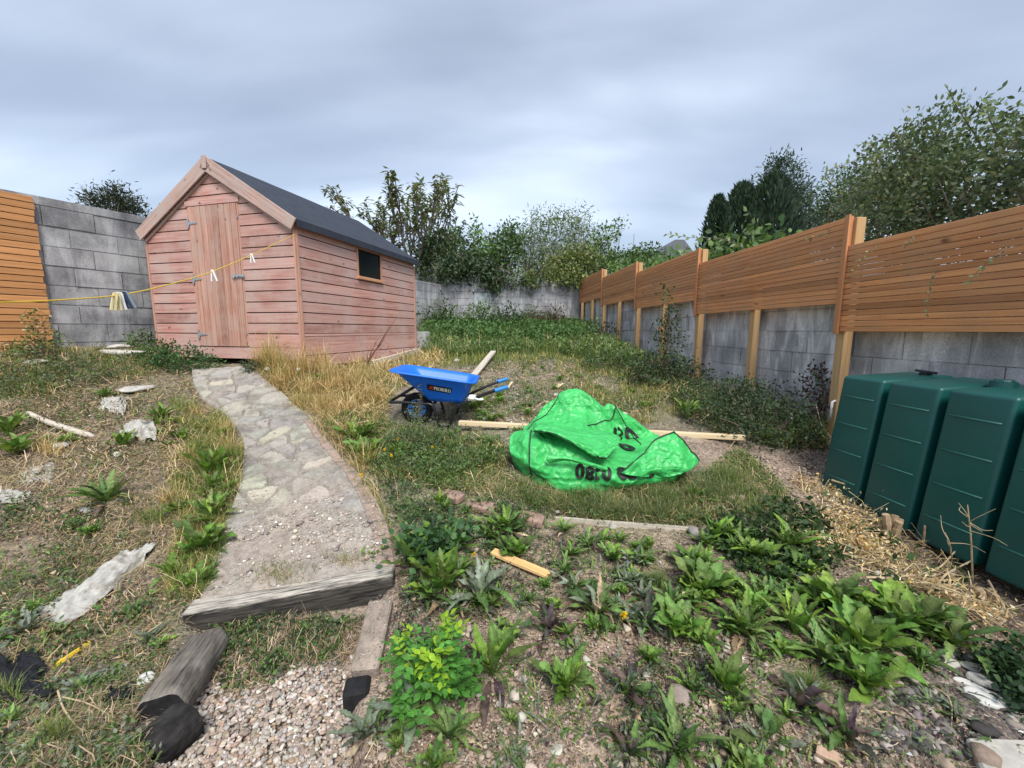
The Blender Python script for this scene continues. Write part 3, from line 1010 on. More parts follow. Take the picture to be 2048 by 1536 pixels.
gable_boards(-.014, -.001, True).obj('front_wall', SHEDX, shed, bevel=.002)
mbk = MB().prism([(-W_ + .02, ZB + .03), (-.02, ZB + .03), (-.02, ZE - .01), (-W_ / 2, ZA - .01), (-W_ + .02, ZE - .01)], 'y', .0, .04)
mbk.box((-.045, .041, ZB + .03), (-.002, LEN - .02, ZE - .02)).box((-W_ + .002, .041, ZB + .03), (-W_ + .045, LEN - .02, ZE - .02))
mbk.prism([(-W_ + .02, ZB + .03), (-.02, ZB + .03), (-.02, ZE - .01), (-W_ / 2, ZA - .01), (-W_ + .02, ZE - .01)], 'y', LEN - .04, LEN - .002)
mbk.obj('dark_backing', GAPSHADE, shed)  # dark backing that makes the board gaps read as shadow lines
MB().box((-W_ + .01, -.017, ZB), (-.01, -.0005, ZD)).obj('front_skirt', SHEDX, shed, bevel=.003)
WY0, WY1, WZ0, WZ1 = 1.205, 1.83, CAMZ + .812, CAMZ + 1.292
for xs_, nm in ((0, 'side_wall'), (-W_, 'far_side_wall')):
    mb = MB()
    s = 1 if xs_ == 0 else -1
    for k in range(-3, 12):
        za, zb = zk(k) + .003, zk(k + 1) - .010
        if k == -1:
            za, zb = zk(k) + .003, zk(k) + .095
        if k == -2:
            za, zb = ZD - .09, zk(-1) + .035 - .012
        if k == -3:
            za, zb = ZB - .10, ZD - .102
        zb = min(zb, ZE + .02)
        if za > ZE:
            break
        pieces = [(.015, LEN - .015)]
        if xs_ == 0 and zb > WZ0 - .02 and za < WZ1 + .02:
            pieces = [(.015, WY0 - .012), (WY1 + .012, LEN - .015)]
            if za < WZ0 - .03:
                mb.box((.001, WY0 - .0115, za), (.013, WY1 + .0115, WZ0 - .045))
        j = rng.uniform(-.0015, .0015)
        if k == -1:
            for a, b in pieces:
                mb.box((xs_ + (.001 if s > 0 else -.014), a, zk(k) + .102), (xs_ + (.012 if s > 0 else -.001), b, zk(0) - .004))
        for a, b in pieces:
            mb.box((xs_ + (.001 if s > 0 else -.014), a, za), (xs_ + (.014 + j if s > 0 else -.001), b, zb))
    mb.obj(nm, SHEDY, shed, bevel=.002)
gb = gable_boards(LEN + .001, LEN + .014, False)
gb.obj('back_wall', SHEDX, shed)
# top fascia band on the side under the eaves
MB().box((.003, .02, ZE - .115), (.0165, LEN - .02, ZE + .01)).obj('eaves_board', wood_mat('shed_fascia_wood', (.50, .22, .16), (.58, .29, .22), 'y', 45, .4, isl=.05), shed)
for x in (-.012, -W_ - .014):
    MB().box((x, -.022, ZB - .02), (x + .026, .004, ZE - .02)).obj('corner_trim', TRIM, shed, bevel=.003)
MB().box((-.004, .0045, ZB - .02), (.022, .040, ZE - .12)).obj('corner_trim', TRIM, shed, bevel=.003)
MB().box((-.004, LEN - .035, ZB), (.020, LEN + .02, ZE - .12)).obj('corner_trim', TRIM, shed, bevel=.003)
# door
door = link('door', None, shed)
mb = MB()
nb = 8
for i in range(nb):
    a = DX0 + (DX1 - DX0) * i / nb
    b = DX0 + (DX1 - DX0) * (i + 1) / nb
    mb.box((a + .004, -.026 + rng.uniform(-.0012, .0012), ZD + .012), (b - .004, -.006, DZ1))
bpy.data.objects.remove(door)
door = mb.obj('door', SHEDZ, shed, bevel=.002)
MB().box((DX0, -.0055, ZD + .01), (DX1, -.0005, DZ1)).obj('door_gap_shade', GAPSHADE, door)  # dark sheet standing for the shade between the door planks
MB().box((DX0 - .05, -.030, DZ1 + .008), (DX1 + .05, -.014, DZ1 + .075)).obj('door_header', SHEDX, shed, bevel=.002)
MB().box((DX1 + .004, -.019, ZD + .02), (DX1 + .026, -.001, DZ1 + .006)).obj('door_jamb', TRIM, shed)
MB().box((DX0 - .026, -.019, ZD + .02), (DX0 - .004, -.001, DZ1 + .006)).obj('door_jamb', TRIM, shed)
for z in (CAMZ + 1.372, CAMZ + .655, CAMZ - .075):
    mb = MB().box((DX0 - .034, -.0335, z - .062), (DX0 - .008, -.0265, z + .062))
    mb.prism([(DX0 - .008, z - .02), (DX0 + .13, z - .008), (DX0 + .13, z + .008), (DX0 - .008, z + .02)], 'y', -.0335, -.0275)
    mb.tube([(DX0 - .006, -.034, z - .05), (DX0 - .006, -.034, z + .05)], .006)
    for q in ((DX0 - .022, z - .04), (DX0 - .022, z + .04), (DX0 + .04, z), (DX0 + .09, z)):
        mb.tube([(q[0], -.0335, q[1]), (q[0], -.0355, q[1])], .005, 6)
    mb.obj('hinge', STEEL, door)
z = CAMZ + .672
mb = MB().box((DX1 - .13, -.031, z - .028), (DX1 - .005, -.0265, z + .028))
mb.box((DX1 + .008, -.031, z - .024), (DX1 + .05, -.0195, z + .024))
mb.tube([(DX1 - .145, -.040, z), (DX1 + .045, -.040, z)], .008)
mb.tube([(DX1 - .10, -.040, z), (DX1 - .10, -.062, z - .022)], .006)
for x in (DX1 - .11, DX1 - .05, DX1 + .025):
    mb.box((x - .01, -.051, z - .014), (x + .01, -.031, z + .014))
mb.obj('bolt_latch', STEEL, door, bevel=.002)
for z in (CAMZ + 1.405, CAMZ - .06):
    MB().box((DX1 + .006, -.032, z - .012), (DX1 + .02, -.0195, z + .02)).obj('turn_button', STEEL, door)
# window
win = MB()
fr = .03
win.box((.0145, WY0 - .012, WZ0), (.024, WY0 + fr - .012, WZ1)).box((.0145, WY1 - fr + .012, WZ0), (.024, WY1 + .012, WZ1))
win.box((.0145, WY0 - .012, WZ1 + .001), (.0255, WY1 + .012, WZ1 + .026))
win.box((-.03, WY0 - .012, WZ0), (.0142, WY0 + .004, WZ1)).box((-.03, WY1 - .004, WZ0), (.0142, WY1 + .012, WZ1))
wf = win.obj('window', WFRAME, shed)
MB().box((-.004, WY0 - .02, WZ0 - .046), (.045, WY1 + .02, WZ0 - .002)).obj('window_sill', wood_mat('sill_wood', (.43, .20, .11), (.53, .29, .17), 'y', 45, .3), wf, bevel=.003)
MB().box((-.0012, WY0 + .004, WZ0), (.0016, WY1 - .004, WZ1)).obj('window_pane', GLASS, wf)
# roof: two felted slopes with a folded edge
TH = .035
OX, OYF, OYB = .085, .075, .07
sl_ = (ZA - ZE) / (W_ / 2)
def rz(x):
    return ZA + .035 - abs(x + W_ / 2) * sl_


xl, xr = -W_ - OX, OX
prof_out = [(xr, rz(xr)), (-W_ / 2, rz(-W_ / 2)), (xl, rz(xl))]
mb = MB()
for sgn in (1, -1):
    n_ = 24
    xe = xr if sgn > 0 else xl
    V, F = [], []
    ysx = np.linspace(-OYF + .024, LEN + OYB, 40)
    txs = np.linspace(0, 1, n_)
    for y in ysx:
        for t in txs:
            x = -W_ / 2 + (xe + W_ / 2) * t
            lap = .006 * (((t * 1.5 + .55) % 1) < .05)
            V.append((x, y, rz(x) + .004 * fbm(np.array(x * 3), np.array(y * 3), 17, 3) + lap))
    top = len(V)
    for y in ysx:
        for t in txs:
            x = -W_ / 2 + (xe + W_ / 2) * t
            V.append((x, y, rz(x) - TH))
    def q(i, j, b=0):
        return b * top + i * n_ + j
    for i in range(len(ysx) - 1):
        for j in range(n_ - 1):
            F.append((q(i, j), q(i + 1, j), q(i + 1, j + 1), q(i, j + 1)))
            F.append((q(i, j, 1), q(i, j + 1, 1), q(i + 1, j + 1, 1), q(i + 1, j, 1)))
        F.append((q(i, n_ - 1), q(i + 1, n_ - 1), q(i + 1, n_ - 1, 1), q(i, n_ - 1, 1)))
    for j in range(n_ - 1):
        F.append((q(0, j), q(0, j + 1), q(0, j + 1, 1), q(0, j, 1)))
        e = len(ysx) - 1
        F.append((q(e, j), q(e, j, 1), q(e, j + 1, 1), q(e, j + 1)))
    mb.add(V, F)
    # felt folded down over the eaves
    z_ = rz(xe)
    x0, x1 = (xe + .001, xe + .012) if sgn > 0 else (xe - .012, xe - .001)
    mb.box((x0, -OYF + .03, z_ - .085), (x1, LEN + OYB - .005, z_ + .004))
mb.obj('roof', FELT, shed)
# bargeboards
for sgn in (1, -1):
    xe = xr + .012 if sgn > 0 else xl - .012
    a = (-W_ / 2 + sgn * .001, rz(-W_ / 2) + .012)
    b = (xe, rz(xe) + .012)
    h = .148
    bo = MB()
    # own local frame along the slope so that the grain follows it
    dx, dz = b[0] - a[0], b[1] - a[1]
    Lb = math.hypot(dx, dz)
    if sgn > 0:
        bo.prism([(0, 0), (0, -h * 1.12), (Lb - .0, -h), (Lb, 0)], 'y', 0, .020)
    else:
        bo.prism([(0, 0), (-Lb, 0), (-Lb, -h), (0, -h * 1.12)], 'y', 0, .020)
    ob_ = bo.obj('bargeboard', BARGE, shed, bevel=.003)
    ob_.location = (a[0], -OYF, a[1])
    ob_.rotation_euler = (0, -math.atan2(dz, dx) if sgn > 0 else -math.atan2(-dz, -dx), 0)
    # inner trim strip against the gable
    i_ = MB()
    if sgn > 0:
        i_.prism([(0, 0), (0, -.035), (Lb - .12, -.035), (Lb - .12, 0)], 'y', 0, .02)
    else:
        i_.prism([(0, 0), (-Lb + .12, 0), (-Lb + .12, -.035), (0, -.035)], 'y', 0, .02)
    ob2 = i_.obj('gable_trim', BARGE, shed)
    ob2.location = (a[0], -.036, a[1] - .175)
    ob2.rotation_euler = ob_.rotation_euler
MB().box((-W_ / 2 - .035, -OYF - .012, rz(-W_ / 2) - .15), (-W_ / 2 + .035, -OYF - .001, rz(-W_ / 2) + .005)).obj('finial', BARGE, shed, bevel=.004)

# edging plank and concrete block beside the shed
def lying_plank(name, label, cat, p0, p1, w, t, mat, lift=0.0, rollang=0.0, bow=0.0, group=None, cut=0.0):
    p0, p1 = np.array(p0, float), np.array(p1, float)
    d = p1 - p0
    ln = np.linalg.norm(d)
    n = 14
    r = np.random.default_rng(int(abs(p0[0] * 991 + p0[1] * 577)) + 3)
    mb = MB()
    V = []
    for i in range(n):
        t_ = i / (n - 1)
        z = bow * math.sin(math.pi * t_)
        ww = w / 2 * (1 + .03 * r.uniform(-1, 1))
        sk = cut if i == 0 else (-cut if i == n - 1 else 0)
        for (a, b, s) in ((-1, 0, 1), (1, 0, -1), (1, 1, -1), (-1, 1, 1)):
            V.append((t_ * ln + sk * s, a * ww, b * t + z + .001 * r.uniform(-1, 1)))
    F = [(0, 3, 2, 1), tuple(4 * (n - 1) + k for k in range(4))]
    for i in range(n - 1):
        for k in range(4):
            F.append((4 * i + k, 4 * i + (k + 1) % 4, 4 * i + 4 + (k + 1) % 4, 4 * i + 4 + k))
    mb.add(V, F)
    o = mb.obj(name, mat, bevel=min(w, t) * .08)
    X = Vector(d / ln)
    Y = Vector((0, 0, 1)).cross(X).normalized()
    Z = X.cross(Y)
    R = Matrix((X, Y, Z)).transposed().to_4x4() @ Matrix.Rotation(rollang, 4, 'X')
    o.matrix_world = Matrix.Translation(Vector(p0) + Vector((0, 0, lift))) @ R
    return tag(o, label, cat, group)


a = SC + DS * 1.0 + np.array([.09, 0])
b = SC + DS * 3.02 + np.array([.07, 0])
lying_plank('edging_plank', 'pale weathered edging plank on the ground along the shed side', 'plank', (*a, PX(716, 730, a[1])[2] - .09), (*b, PX(835, 698, b[1])[2] - .07), .05, .10, GREYWOOD)
cb = SC + DS * 3.12 + np.array([.06, .06])
zc = CAMZ - .22
o = MB().box((-.11, -.10, 0), (.11, .10, .32)).obj('concrete_block', plain_mat('block_concrete', (.38, .39, .38), .95, .2, var=.25, vscale=9, bump=.6, bscale=60), loc=(*cb, PX(835, 695, cb[1])[2]), bevel=.01)
o.rotation_euler = (0, 0, -YAW)
tag(o, 'grey concrete block standing on end at the far corner of the shed', 'block')

# ------------------------------------------------------------------ green oil tank
TYF, NL, TP = 3.12, 6, .355
tank = thing('oil_tank', 'dark green ribbed plastic oil tank standing against the block wall', 'tank', fz(fpt(TYF, -.245), 0), fang)
TZ0, TZ1, THW = CAMZ - 1.27, CAMZ - .335, .27
mb = MB()
def lobe(x0, x1, gap, bev, inset=0.0):
    """one hollow-looking swelling of the tank; local x away from camera, y into the garden"""
    bm = bmesh.new()
    zt = TZ1 - inset
    ya, yb = THW - inset, THW + .10 - inset
    yr = -THW + inset
    vs = [bm.verts.new(v) for v in [(x0, yr, TZ0), (x1, yr, TZ0), (x1, yb, TZ0), (x0, yb, TZ0), (x0, yr, zt + .03), (x1, yr, zt + .03), (x1, ya, zt), (x0, ya, zt)]]
    for f in [(0, 1, 2, 3), (7, 6, 5, 4), (0, 4, 5, 1), (1, 5, 6, 2), (2, 6, 7, 3), (3, 7, 4, 0)]:
        bm.faces.new([vs[i] for i in f])
    bmesh.ops.recalc_face_normals(bm, faces=bm.faces)
    bmesh.ops.bevel(bm, geom=list(bm.edges), offset=bev, segments=4, affect='EDGES', profile=.5)
    bm.verts.ensure_lookup_table()
    V = [v.co[:] for v in bm.verts]
    bm.verts.index_update()
    F = [tuple(v.index for v in f.verts) for f in bm.faces]
    bm.free()
    mb.add(V, F)


for i in range(NL):
    x1 = -TP * i
    lobe(x1 - TP + .020, x1 - .020, 0, .024)
lobe(-TP * NL + .05, -.05, 0, .03, .10)
mb.obj('tank_body', TANKG, tank, smooth=True)
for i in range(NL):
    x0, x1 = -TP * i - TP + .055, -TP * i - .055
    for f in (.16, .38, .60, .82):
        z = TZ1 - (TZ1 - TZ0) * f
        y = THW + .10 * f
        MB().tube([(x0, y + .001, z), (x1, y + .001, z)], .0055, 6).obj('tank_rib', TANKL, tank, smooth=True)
MB().tube([(-.75, -.05, TZ1 + .01), (-.75, -.05, TZ1 + .045)], [.06, .055], 20).tube([(-.75, -.05, TZ1 + .046), (-.75, -.05, TZ1 + .055)], [.045, .04], 20).obj('filler_cap', TANKG, tank, smooth=False)
MB().tube([(-.22, -.16, TZ1 + .0), (-.22, -.16, TZ1 + .05)], .022, 12).tube([(-.30, -.16, TZ1 + .045), (-.16, -.16, TZ1 + .052)], .009, 8).box((-.25, -.19, TZ1 + .02), (-.20, -.14, TZ1 + .04)).obj('tank_valve', BLACKM, tank)

# ------------------------------------------------------------------ wheelbarrow
WS = 4.22 / FPX * 1.0
WB = G1(853, 843) + [.085, 0, 0]
BS = ((WB[1] - .24) * math.cos(PITCH) - (WB[2] - CAMZ + .3) * math.sin(PITCH)) / FPX
gz0 = float(H(WB[0], WB[1]))
barrow = thing('wheelbarrow', 'blue plastic wheelbarrow with a black tube frame, standing empty on the weeds', 'wheelbarrow', (WB[0], WB[1], gz0), .02)
def bq(px, py):
    """side-view sketch -> local x, z"""
    return ((px - 853) * BS, (850 - py) * BS)


def ring(x0, x1, hw0, hw1, z0, z1, n=10, cr=.06):
    """rounded rectangle, x0..x1, half width hw0 at x0 and hw1 at x1, height z0->z1"""
    out = []
    for cxn, cyn, a0 in ((1, 1, 0), (-1, 1, 90), (-1, -1, 180), (1, -1, 270)):
        xx = x1 - cr if cxn > 0 else x0 + cr
        hh = (hw1 if cxn > 0 else hw0) - cr
        for k in range(n):
            a = math.radians(a0 + 90 * k / (n - 1))
            x = xx + cr * math.cos(a)
            y = cyn * hh + cr * math.sin(a)
            t = (x - x0) / (x1 - x0)
            out.append((x, y, z0 + (z1 - z0) * t))
    return out


(bx0, bz0), (bx1, bz1) = bq(848, 798), bq(919, 801)
(rx0, rz0), (rx1, rz1) = bq(783, 733), bq(944, 758)
RINGS = [ring(bx0, bx1, .17, .19, bz0, bz1, cr=.05)]
for t in np.linspace(.15, 1, 7):
    RINGS.append(ring(bx0 + (rx0 - bx0) * t, bx1 + (rx1 - .03 - bx1) * t ** .8, .17 + .15 * t, .19 + .12 * t, bz0 + (rz0 - bz0) * t, bz1 + (rz1 - bz1) * t, cr=.05 + .05 * t))
RINGS.append(ring(rx0 - .03, rx1 + .006, .345, .335, rz0 + .006, rz1 + .008, cr=.11))
RINGS.append(ring(rx0 - .036, rx1 + .012, .352, .342, rz0 - .006, rz1 - .006, cr=.11))
nR = len(RINGS[0])
V = np.array(RINGS).reshape(-1, 3)
F = [(i * nR + k, i * nR + (k + 1) % nR, (i + 1) * nR + (k + 1) % nR, (i + 1) * nR + k) for i in range(len(RINGS) - 1) for k in range(nR)]
F.append(tuple(range(nR))[::-1])
mb = MB().add(V, F)
tray = mb.obj('tray', BLUE, barrow, smooth=True)
sm = tray.modifiers.new('thick', 'SOLIDIFY')
sm.thickness = .005
sm.offset = -1
# printed label on the near side
lab_c = np.array([bq(849, 759.5), bq(898, 768.5), bq(897.5, 781.5), bq(849, 772)])
def traywall_y(x, z):
    t = (z - bz0) / (rz0 + (rz1 - rz0) * (x - rx0) / (rx1 - rx0) - bz0)
    u = np.clip((x - bx0) / (bx1 - bx0), 0, 1)
    return -((.17 + .02 * u) + (.15 - .03 * u) * t)


def lab_pt(u, v, off):
    p = (lab_c[0] * (1 - u) + lab_c[1] * u) * (1 - v) + (lab_c[3] * (1 - u) + lab_c[2] * u) * v
    return (p[0], traywall_y(p[0], p[1]) - off, p[1])


def lab_patch(poly, off, nu_=1):
    V = [lab_pt(u, v, off) for u, v in poly]
    return V, [tuple(range(len(poly)))]


mb = MB()
for i in range(8):
    V, F = lab_patch([(i / 8, 0), (i / 8, 1), ((i + 1) / 8, 1), ((i + 1) / 8, 0)], .0035)
    mb.add(V, F)
lab = mb.obj('label', INK, barrow)
tv, tf = glyphs('PROBUILD')
wt_ = tv[:, 0].max()
mb = MB().add([lab_pt(.285 + .66 * x / wt_, .80 - .58 * y, .0045) for x, y in tv], tf)
# embolden
for dx in (-.008, .008):
    mb.add([lab_pt(.285 + .66 * x / wt_ + dx, .80 - .58 * y, .0046 + abs(dx) * .01) for x, y in tv], tf)
mb.obj('lettering', WHITE, lab)
mb = MB()
for k, (a, b) in enumerate(((.13, .24), (.10, .24), (.07, .24))):
    v0 = .24 + .20 * k
    V, F = lab_patch([(a, v0), (a - .015, v0 + .13), (b, v0 + .13), (b, v0)], .0046)
    mb.add(V, F)
mb.obj('emblem', RED, lab)
# frame: both sides alike
mb = MB()
for s in (-1, 1):
    y = s * .20
    rail = smoothpath([(*bq(772, 799), 0), (*bq(800, 799), 0), (*bq(835, 802), 0), (*bq(853, 803), 0), (*bq(860, 812), 0), (*bq(865, 830), 0), (*bq(869, 849), 0)], 6)
    mb.tube([(p[0], y + s * .03 * np.clip((p[0] + .35) * 1.2, 0, 1), p[1]) for p in rail], .015, 8)
    hand = smoothpath([(*bq(888, 851), 0), (*bq(897, 832), 0), (*bq(904, 812), 0), (*bq(911, 804), 0), (*bq(930, 795), 0), (*bq(960, 781), 0), (*bq(988, 770), 0)], 6)
    mb.tube([(p[0], y + s * (.02 + .09 * np.clip(p[0] * 1.4, 0, 1)), p[1]) for p in hand], .0155, 8)
    mb.tube([(*bq(869, 848)[:1], y + s * .03, bq(0, 847)[1]), (bq(888, 850)[0], y + s * .035, bq(0, 849)[1])], .015, 8)
    # strut from the nose up to the tray
    n0, n1 = bq(774, 796), bq(826, 765)
    mb.tube([(n0[0], y * .9, n0[1]), (n1[0], y * .75, n1[1])], .014, 8)
x0, z0 = bq(772, 799)
mb.tube([(x0, -.20, z0), (x0 - .012, -.1, z0), (x0 - .015, 0, z0), (x0 - .012, .1, z0), (x0, .20, z0)], .015, 8)
x0, z0 = bq(866, 832)
mb.tube([(x0, -.225, z0), (x0, .225, z0)], .009, 8)
x0, z0 = bq(893, 836)
mb.tube([(x0, -.23, z0), (x0, .23, z0)], .009, 8)
for xq in (858, 908):
    x0, z0 = bq(xq, 803)
    mb.box((x0 - .015, -.22, z0 - .004), (x0 + .015, .22, z0 + .006))
mb.obj('frame', BLACKM, barrow, smooth=True)
for s in (-1, 1):
    h0, h1 = bq(984, 771.5), bq(1010, 764)
    mb = MB()
    yy = s * .315
    pts_ = [np.array([h0[0] + (h1[0] - h0[0]) * t, yy, h0[1] + (h1[1] - h0[1]) * t]) for t in np.linspace(0, 1, 13)]
    mb.tube(pts_, [.026, .021] + [.0195 + .0015 * (k % 2) for k in range(9)] + [.022, .019], 12)
    mb.obj('hand_grip', BLUEG, barrow, smooth=True)
wx, wz = bq(817, 818.5)
wr = wz + .012
wheel = link('wheel', None, barrow)
bpy.data.objects.remove(wheel)
def torus(R, r, n=40, m_=14, flat=1.0):
    V, F = [], []
    for i in range(n):
        a = 2 * math.pi * i / n
        for k in range(m_):
            b = 2 * math.pi * k / m_
            rad = R + r * math.cos(b) + (.003 if (i % 2 and math.cos(b) > .5) else 0)
            V.append((rad * math.cos(a), r * flat * math.sin(b), rad * math.sin(a)))
    for i in range(n):
        for k in range(m_):
            F.append((i * m_ + k, i * m_ + (k + 1) % m_, ((i + 1) % n) * m_ + (k + 1) % m_, ((i + 1) % n) * m_ + k))
    return V, F


V, F = torus(wr - .042, .040, flat=1.05)
wheel = MB().add(V, F).obj('wheel', RUBBER, barrow, loc=(wx, 0, wr - .012), smooth=True)
mb = MB()
for s in (-1, 1):
    ys_ = [s * .014, s * .030, s * .026, s * .012, s * .03]
    rs_ = [wr - .062, wr - .066, wr - .085, .05, .024]
    n = 32
    V = [(r * math.cos(2 * math.pi * k / n), y, r * math.sin(2 * math.pi * k / n)) for r, y in zip(rs_, ys_) for k in range(n)]
    F = [(i * n + k, i * n + (k + 1) % n, (i + 1) * n + (k + 1) % n, (i + 1) * n + k) for i in range(4) for k in range(n)]
    mb.add(V, F)
mb.obj('rim', BLUEG, wheel, smooth=True)
mb = MB()
for k in range(8):
    a = 2 * math.pi * k / 8
    for s in (-1, 1):
        mb.tube([(.03 * math.cos(a), s * .025, .03 * math.sin(a)), ((wr - .075) * math.cos(a), s * .024, (wr - .075) * math.sin(a))], .008, 6)
mb.tube([(0, -.19, 0), (0, .19, 0)], .012, 10)
mb.obj('axle', BLACKM, wheel)
# white cloth strip knotted round the handle
kx, kz = bq(937, 789)
mb = MB()
for k in range(5):
    r_ = np.random.default_rng(k)
    mb.tube(smoothpath([(kx - .03 + .015 * k, -.27, kz - .02), (kx - .02 + .012 * k, -.30, kz + .005 + .01 * r_.random()), (kx + .01 * k - .01, -.27, kz + .03), (kx + .012 * k, -.24, kz + .005)], 5), .011, 6)
mb.tube(smoothpath([(kx + .02, -.29, kz + .01), (kx + .07, -.32, kz + .0), (kx + .12, -.33, kz + .004)], 5), [.010] * 6 + [.013] * 4 + [.006], 6)
o = mb.obj('rag', WHITE, None, loc=(0, 0, 0), smooth=True)
o.location = (WB[0], WB[1], gz0)
o.rotation_euler = (0, 0, .02)
tag(o, 'white rag knotted round the near handle of the wheelbarrow', 'rag')

# ------------------------------------------------------------------ collapsed green builder's bag
def cat_grid(P, nu, nv):
    """smooth surface through a grid of points P[row][col]"""
    P = np.asarray(P, float)
    def cr(A, n):
        m_ = len(A)
        E = np.concatenate([[2 * A[0] - A[1]], A, [2 * A[-1] - A[-2]]], 0)
        t = np.linspace(0, m_ - 1, n)
        i = np.minimum(t.astype(int), m_ - 2)
        f = (t - i).reshape(-1, *([1] * (A.ndim - 1)))
        a, b, c, d = E[i], E[i + 1], E[i + 2], E[i + 3]
        return .5 * (2 * b + (c - a) * f + (2 * a - 5 * b + 4 * c - d) * f ** 2 + (3 * b - a - 3 * c + d) * f ** 3)
    Q = cr(P, nv)
    return np.swapaxes(cr(np.swapaxes(Q, 0, 1), nu), 0, 1)


def crease(u, v, seed, k):
    """long straight folds of stiff woven plastic: triangle waves in many directions"""
    r = np.random.default_rng(seed)
    o = 0
    for i in range(9):
        a = r.uniform(0, math.pi)
        f = k * r.uniform(.35, 1.5)
        w = .35 * fbm(u * 2.2, v * 2.2, seed + i * 7, 2)
        x = (u * math.cos(a) + v * math.sin(a)) * f + w * f * .35 + r.random()
        tri = np.abs((x % 1) - .5) * 2
        m = np.clip(.5 + 1.6 * fbm(u * 2.4, v * 2.4, seed + 31 * i, 2), 0, 1)  # each fold fades out somewhere
        o = o + tri * m / f * k * .55
    return o / 3.2 - .45


def patch_mesh(Q, amp, seed, k, fade=None):
    nv_, nu_ = Q.shape[:2]
    du = np.gradient(Q, axis=1)
    dv = np.gradient(Q, axis=0)
    n = np.cross(du, dv)
    n /= np.linalg.norm(n, axis=2, keepdims=True) + 1e-9
    if n[nv_ // 2, nu_ // 2] @ np.array([0, -1, .6]) < 0:
        n = -n
    u, v = np.meshgrid(np.linspace(0, 1, nu_), np.linspace(0, 1, nv_))
    d = amp * crease(u, v, seed, k) + .55 * amp * crease(u * 1.3, v, seed + 50, k * 2.4) / 1.6
    if fade is not None:
        d = d * fade
    return Q + n * d[..., None], n


def grid_faces(nv_, nu_):
    idx = np.arange(nv_ * nu_).reshape(nv_, nu_)
    return np.stack([idx[:-1, :-1], idx[:-1, 1:], idx[1:, 1:], idx[1:, :-1]], -1).reshape(-1, 4)


BROWS = [
    [(1030, 928, None), (1060, 957, None), (1110, 979, None), (1170, 986, None), (1230, 978, None), (1285, 969, None), (1330, 963, None), (1364, 953, None)],
    [(1021, 908, 2.98), (1059, 930, 2.90), (1110, 945, 2.86), (1165, 952, 2.85), (1225, 956, 2.86), (1285, 953, 2.87), (1330, 949, 2.88), (1366, 944, 2.90)],
    [(1019, 888, 3.06), (1062, 893, 2.97), (1112, 897, 2.94), (1165, 908, 2.93), (1222, 936, 2.97), (1280, 932, 2.99), (1330, 926, 2.98), (1368, 932, 2.98)],
    [(1024, 873, 3.16), (1066, 864, 3.10), (1115, 869, 3.10), (1165, 883, 3.12), (1215, 908, 3.14), (1275, 906, 3.14), (1322, 900, 3.12), (1366, 915, 3.08)],
    [(1042, 861, 3.32), (1072, 853, 3.30), (1118, 850, 3.32), (1165, 858, 3.34), (1210, 873, 3.34), (1250, 887, 3.42), (1300, 891, 3.42), (1345, 900, 3.36)],
    [(1047, 852, 3.46), (1084, 829, 3.50), (1125, 820, 3.54), (1165, 822, 3.54), (1207, 836, 3.50), (1250, 864, 3.52), (1290, 875, 3.52), (1322, 884, 3.48)],
    [(1052, 847, 3.56), (1088, 815, 3.62), (1122, 797, 3.66), (1148, 784, 3.68), (1198, 808, 3.62), (1221, 812, 3.60), (1264, 837, 3.60), (1317, 873, 3.56)],
    [(1060, 860, 3.72), (1095, 850, 3.86), (1125, 850, 3.95), (1155, 850, 3.95), (1195, 850, 3.9), (1230, 850, 3.8), (1270, 860, 3.7), (1318, 878, 3.52)],
]
R = []
for i, row in enumerate(BROWS):
    rr = []
    for (x, y, Y) in row:
        p = G1(x, y) + [0, 0, -.015] if Y is None else PX(x, y, Y)
        if i == 7:
            p[2] = H(p[0], p[1]) - .02
        rr.append(p)
    R.append(rr)
bag = thing('builders_bag', 'collapsed bright green woven builder\'s bag lying in the grass over a timber', 'bag', tuple(G1(1200, 975)))
bo_ = np.array(bag.location)
NVB, NUB = 230, 290
Qb = cat_grid(R, NUB, NVB)
vv_ = np.linspace(0, 1, NVB)[:, None]
Qb, Nb = patch_mesh(Qb, .085, 201, 5.2, np.clip(vv_ * 12, .15, 1) * np.ones((1, NUB)))
_fl = np.clip(vv_ * 10, 0, 1) * np.clip((1 - vv_) * 10, 0, 1)
Qb[..., 2] = np.maximum(Qb[..., 2], H(Qb[..., 0], Qb[..., 1]) - .02 + .045 * _fl)


def bag_part(name, Q, n_=None, th=.004):
    o = link(name, mesh_data(name, Q.reshape(-1, 3) - bo_, grid_faces(*Q.shape[:2]), BAGG, smooth=True), bag)
    s = o.modifiers.new('thick', 'SOLIDIFY')
    s.thickness = th
    s.offset = 0
    return o


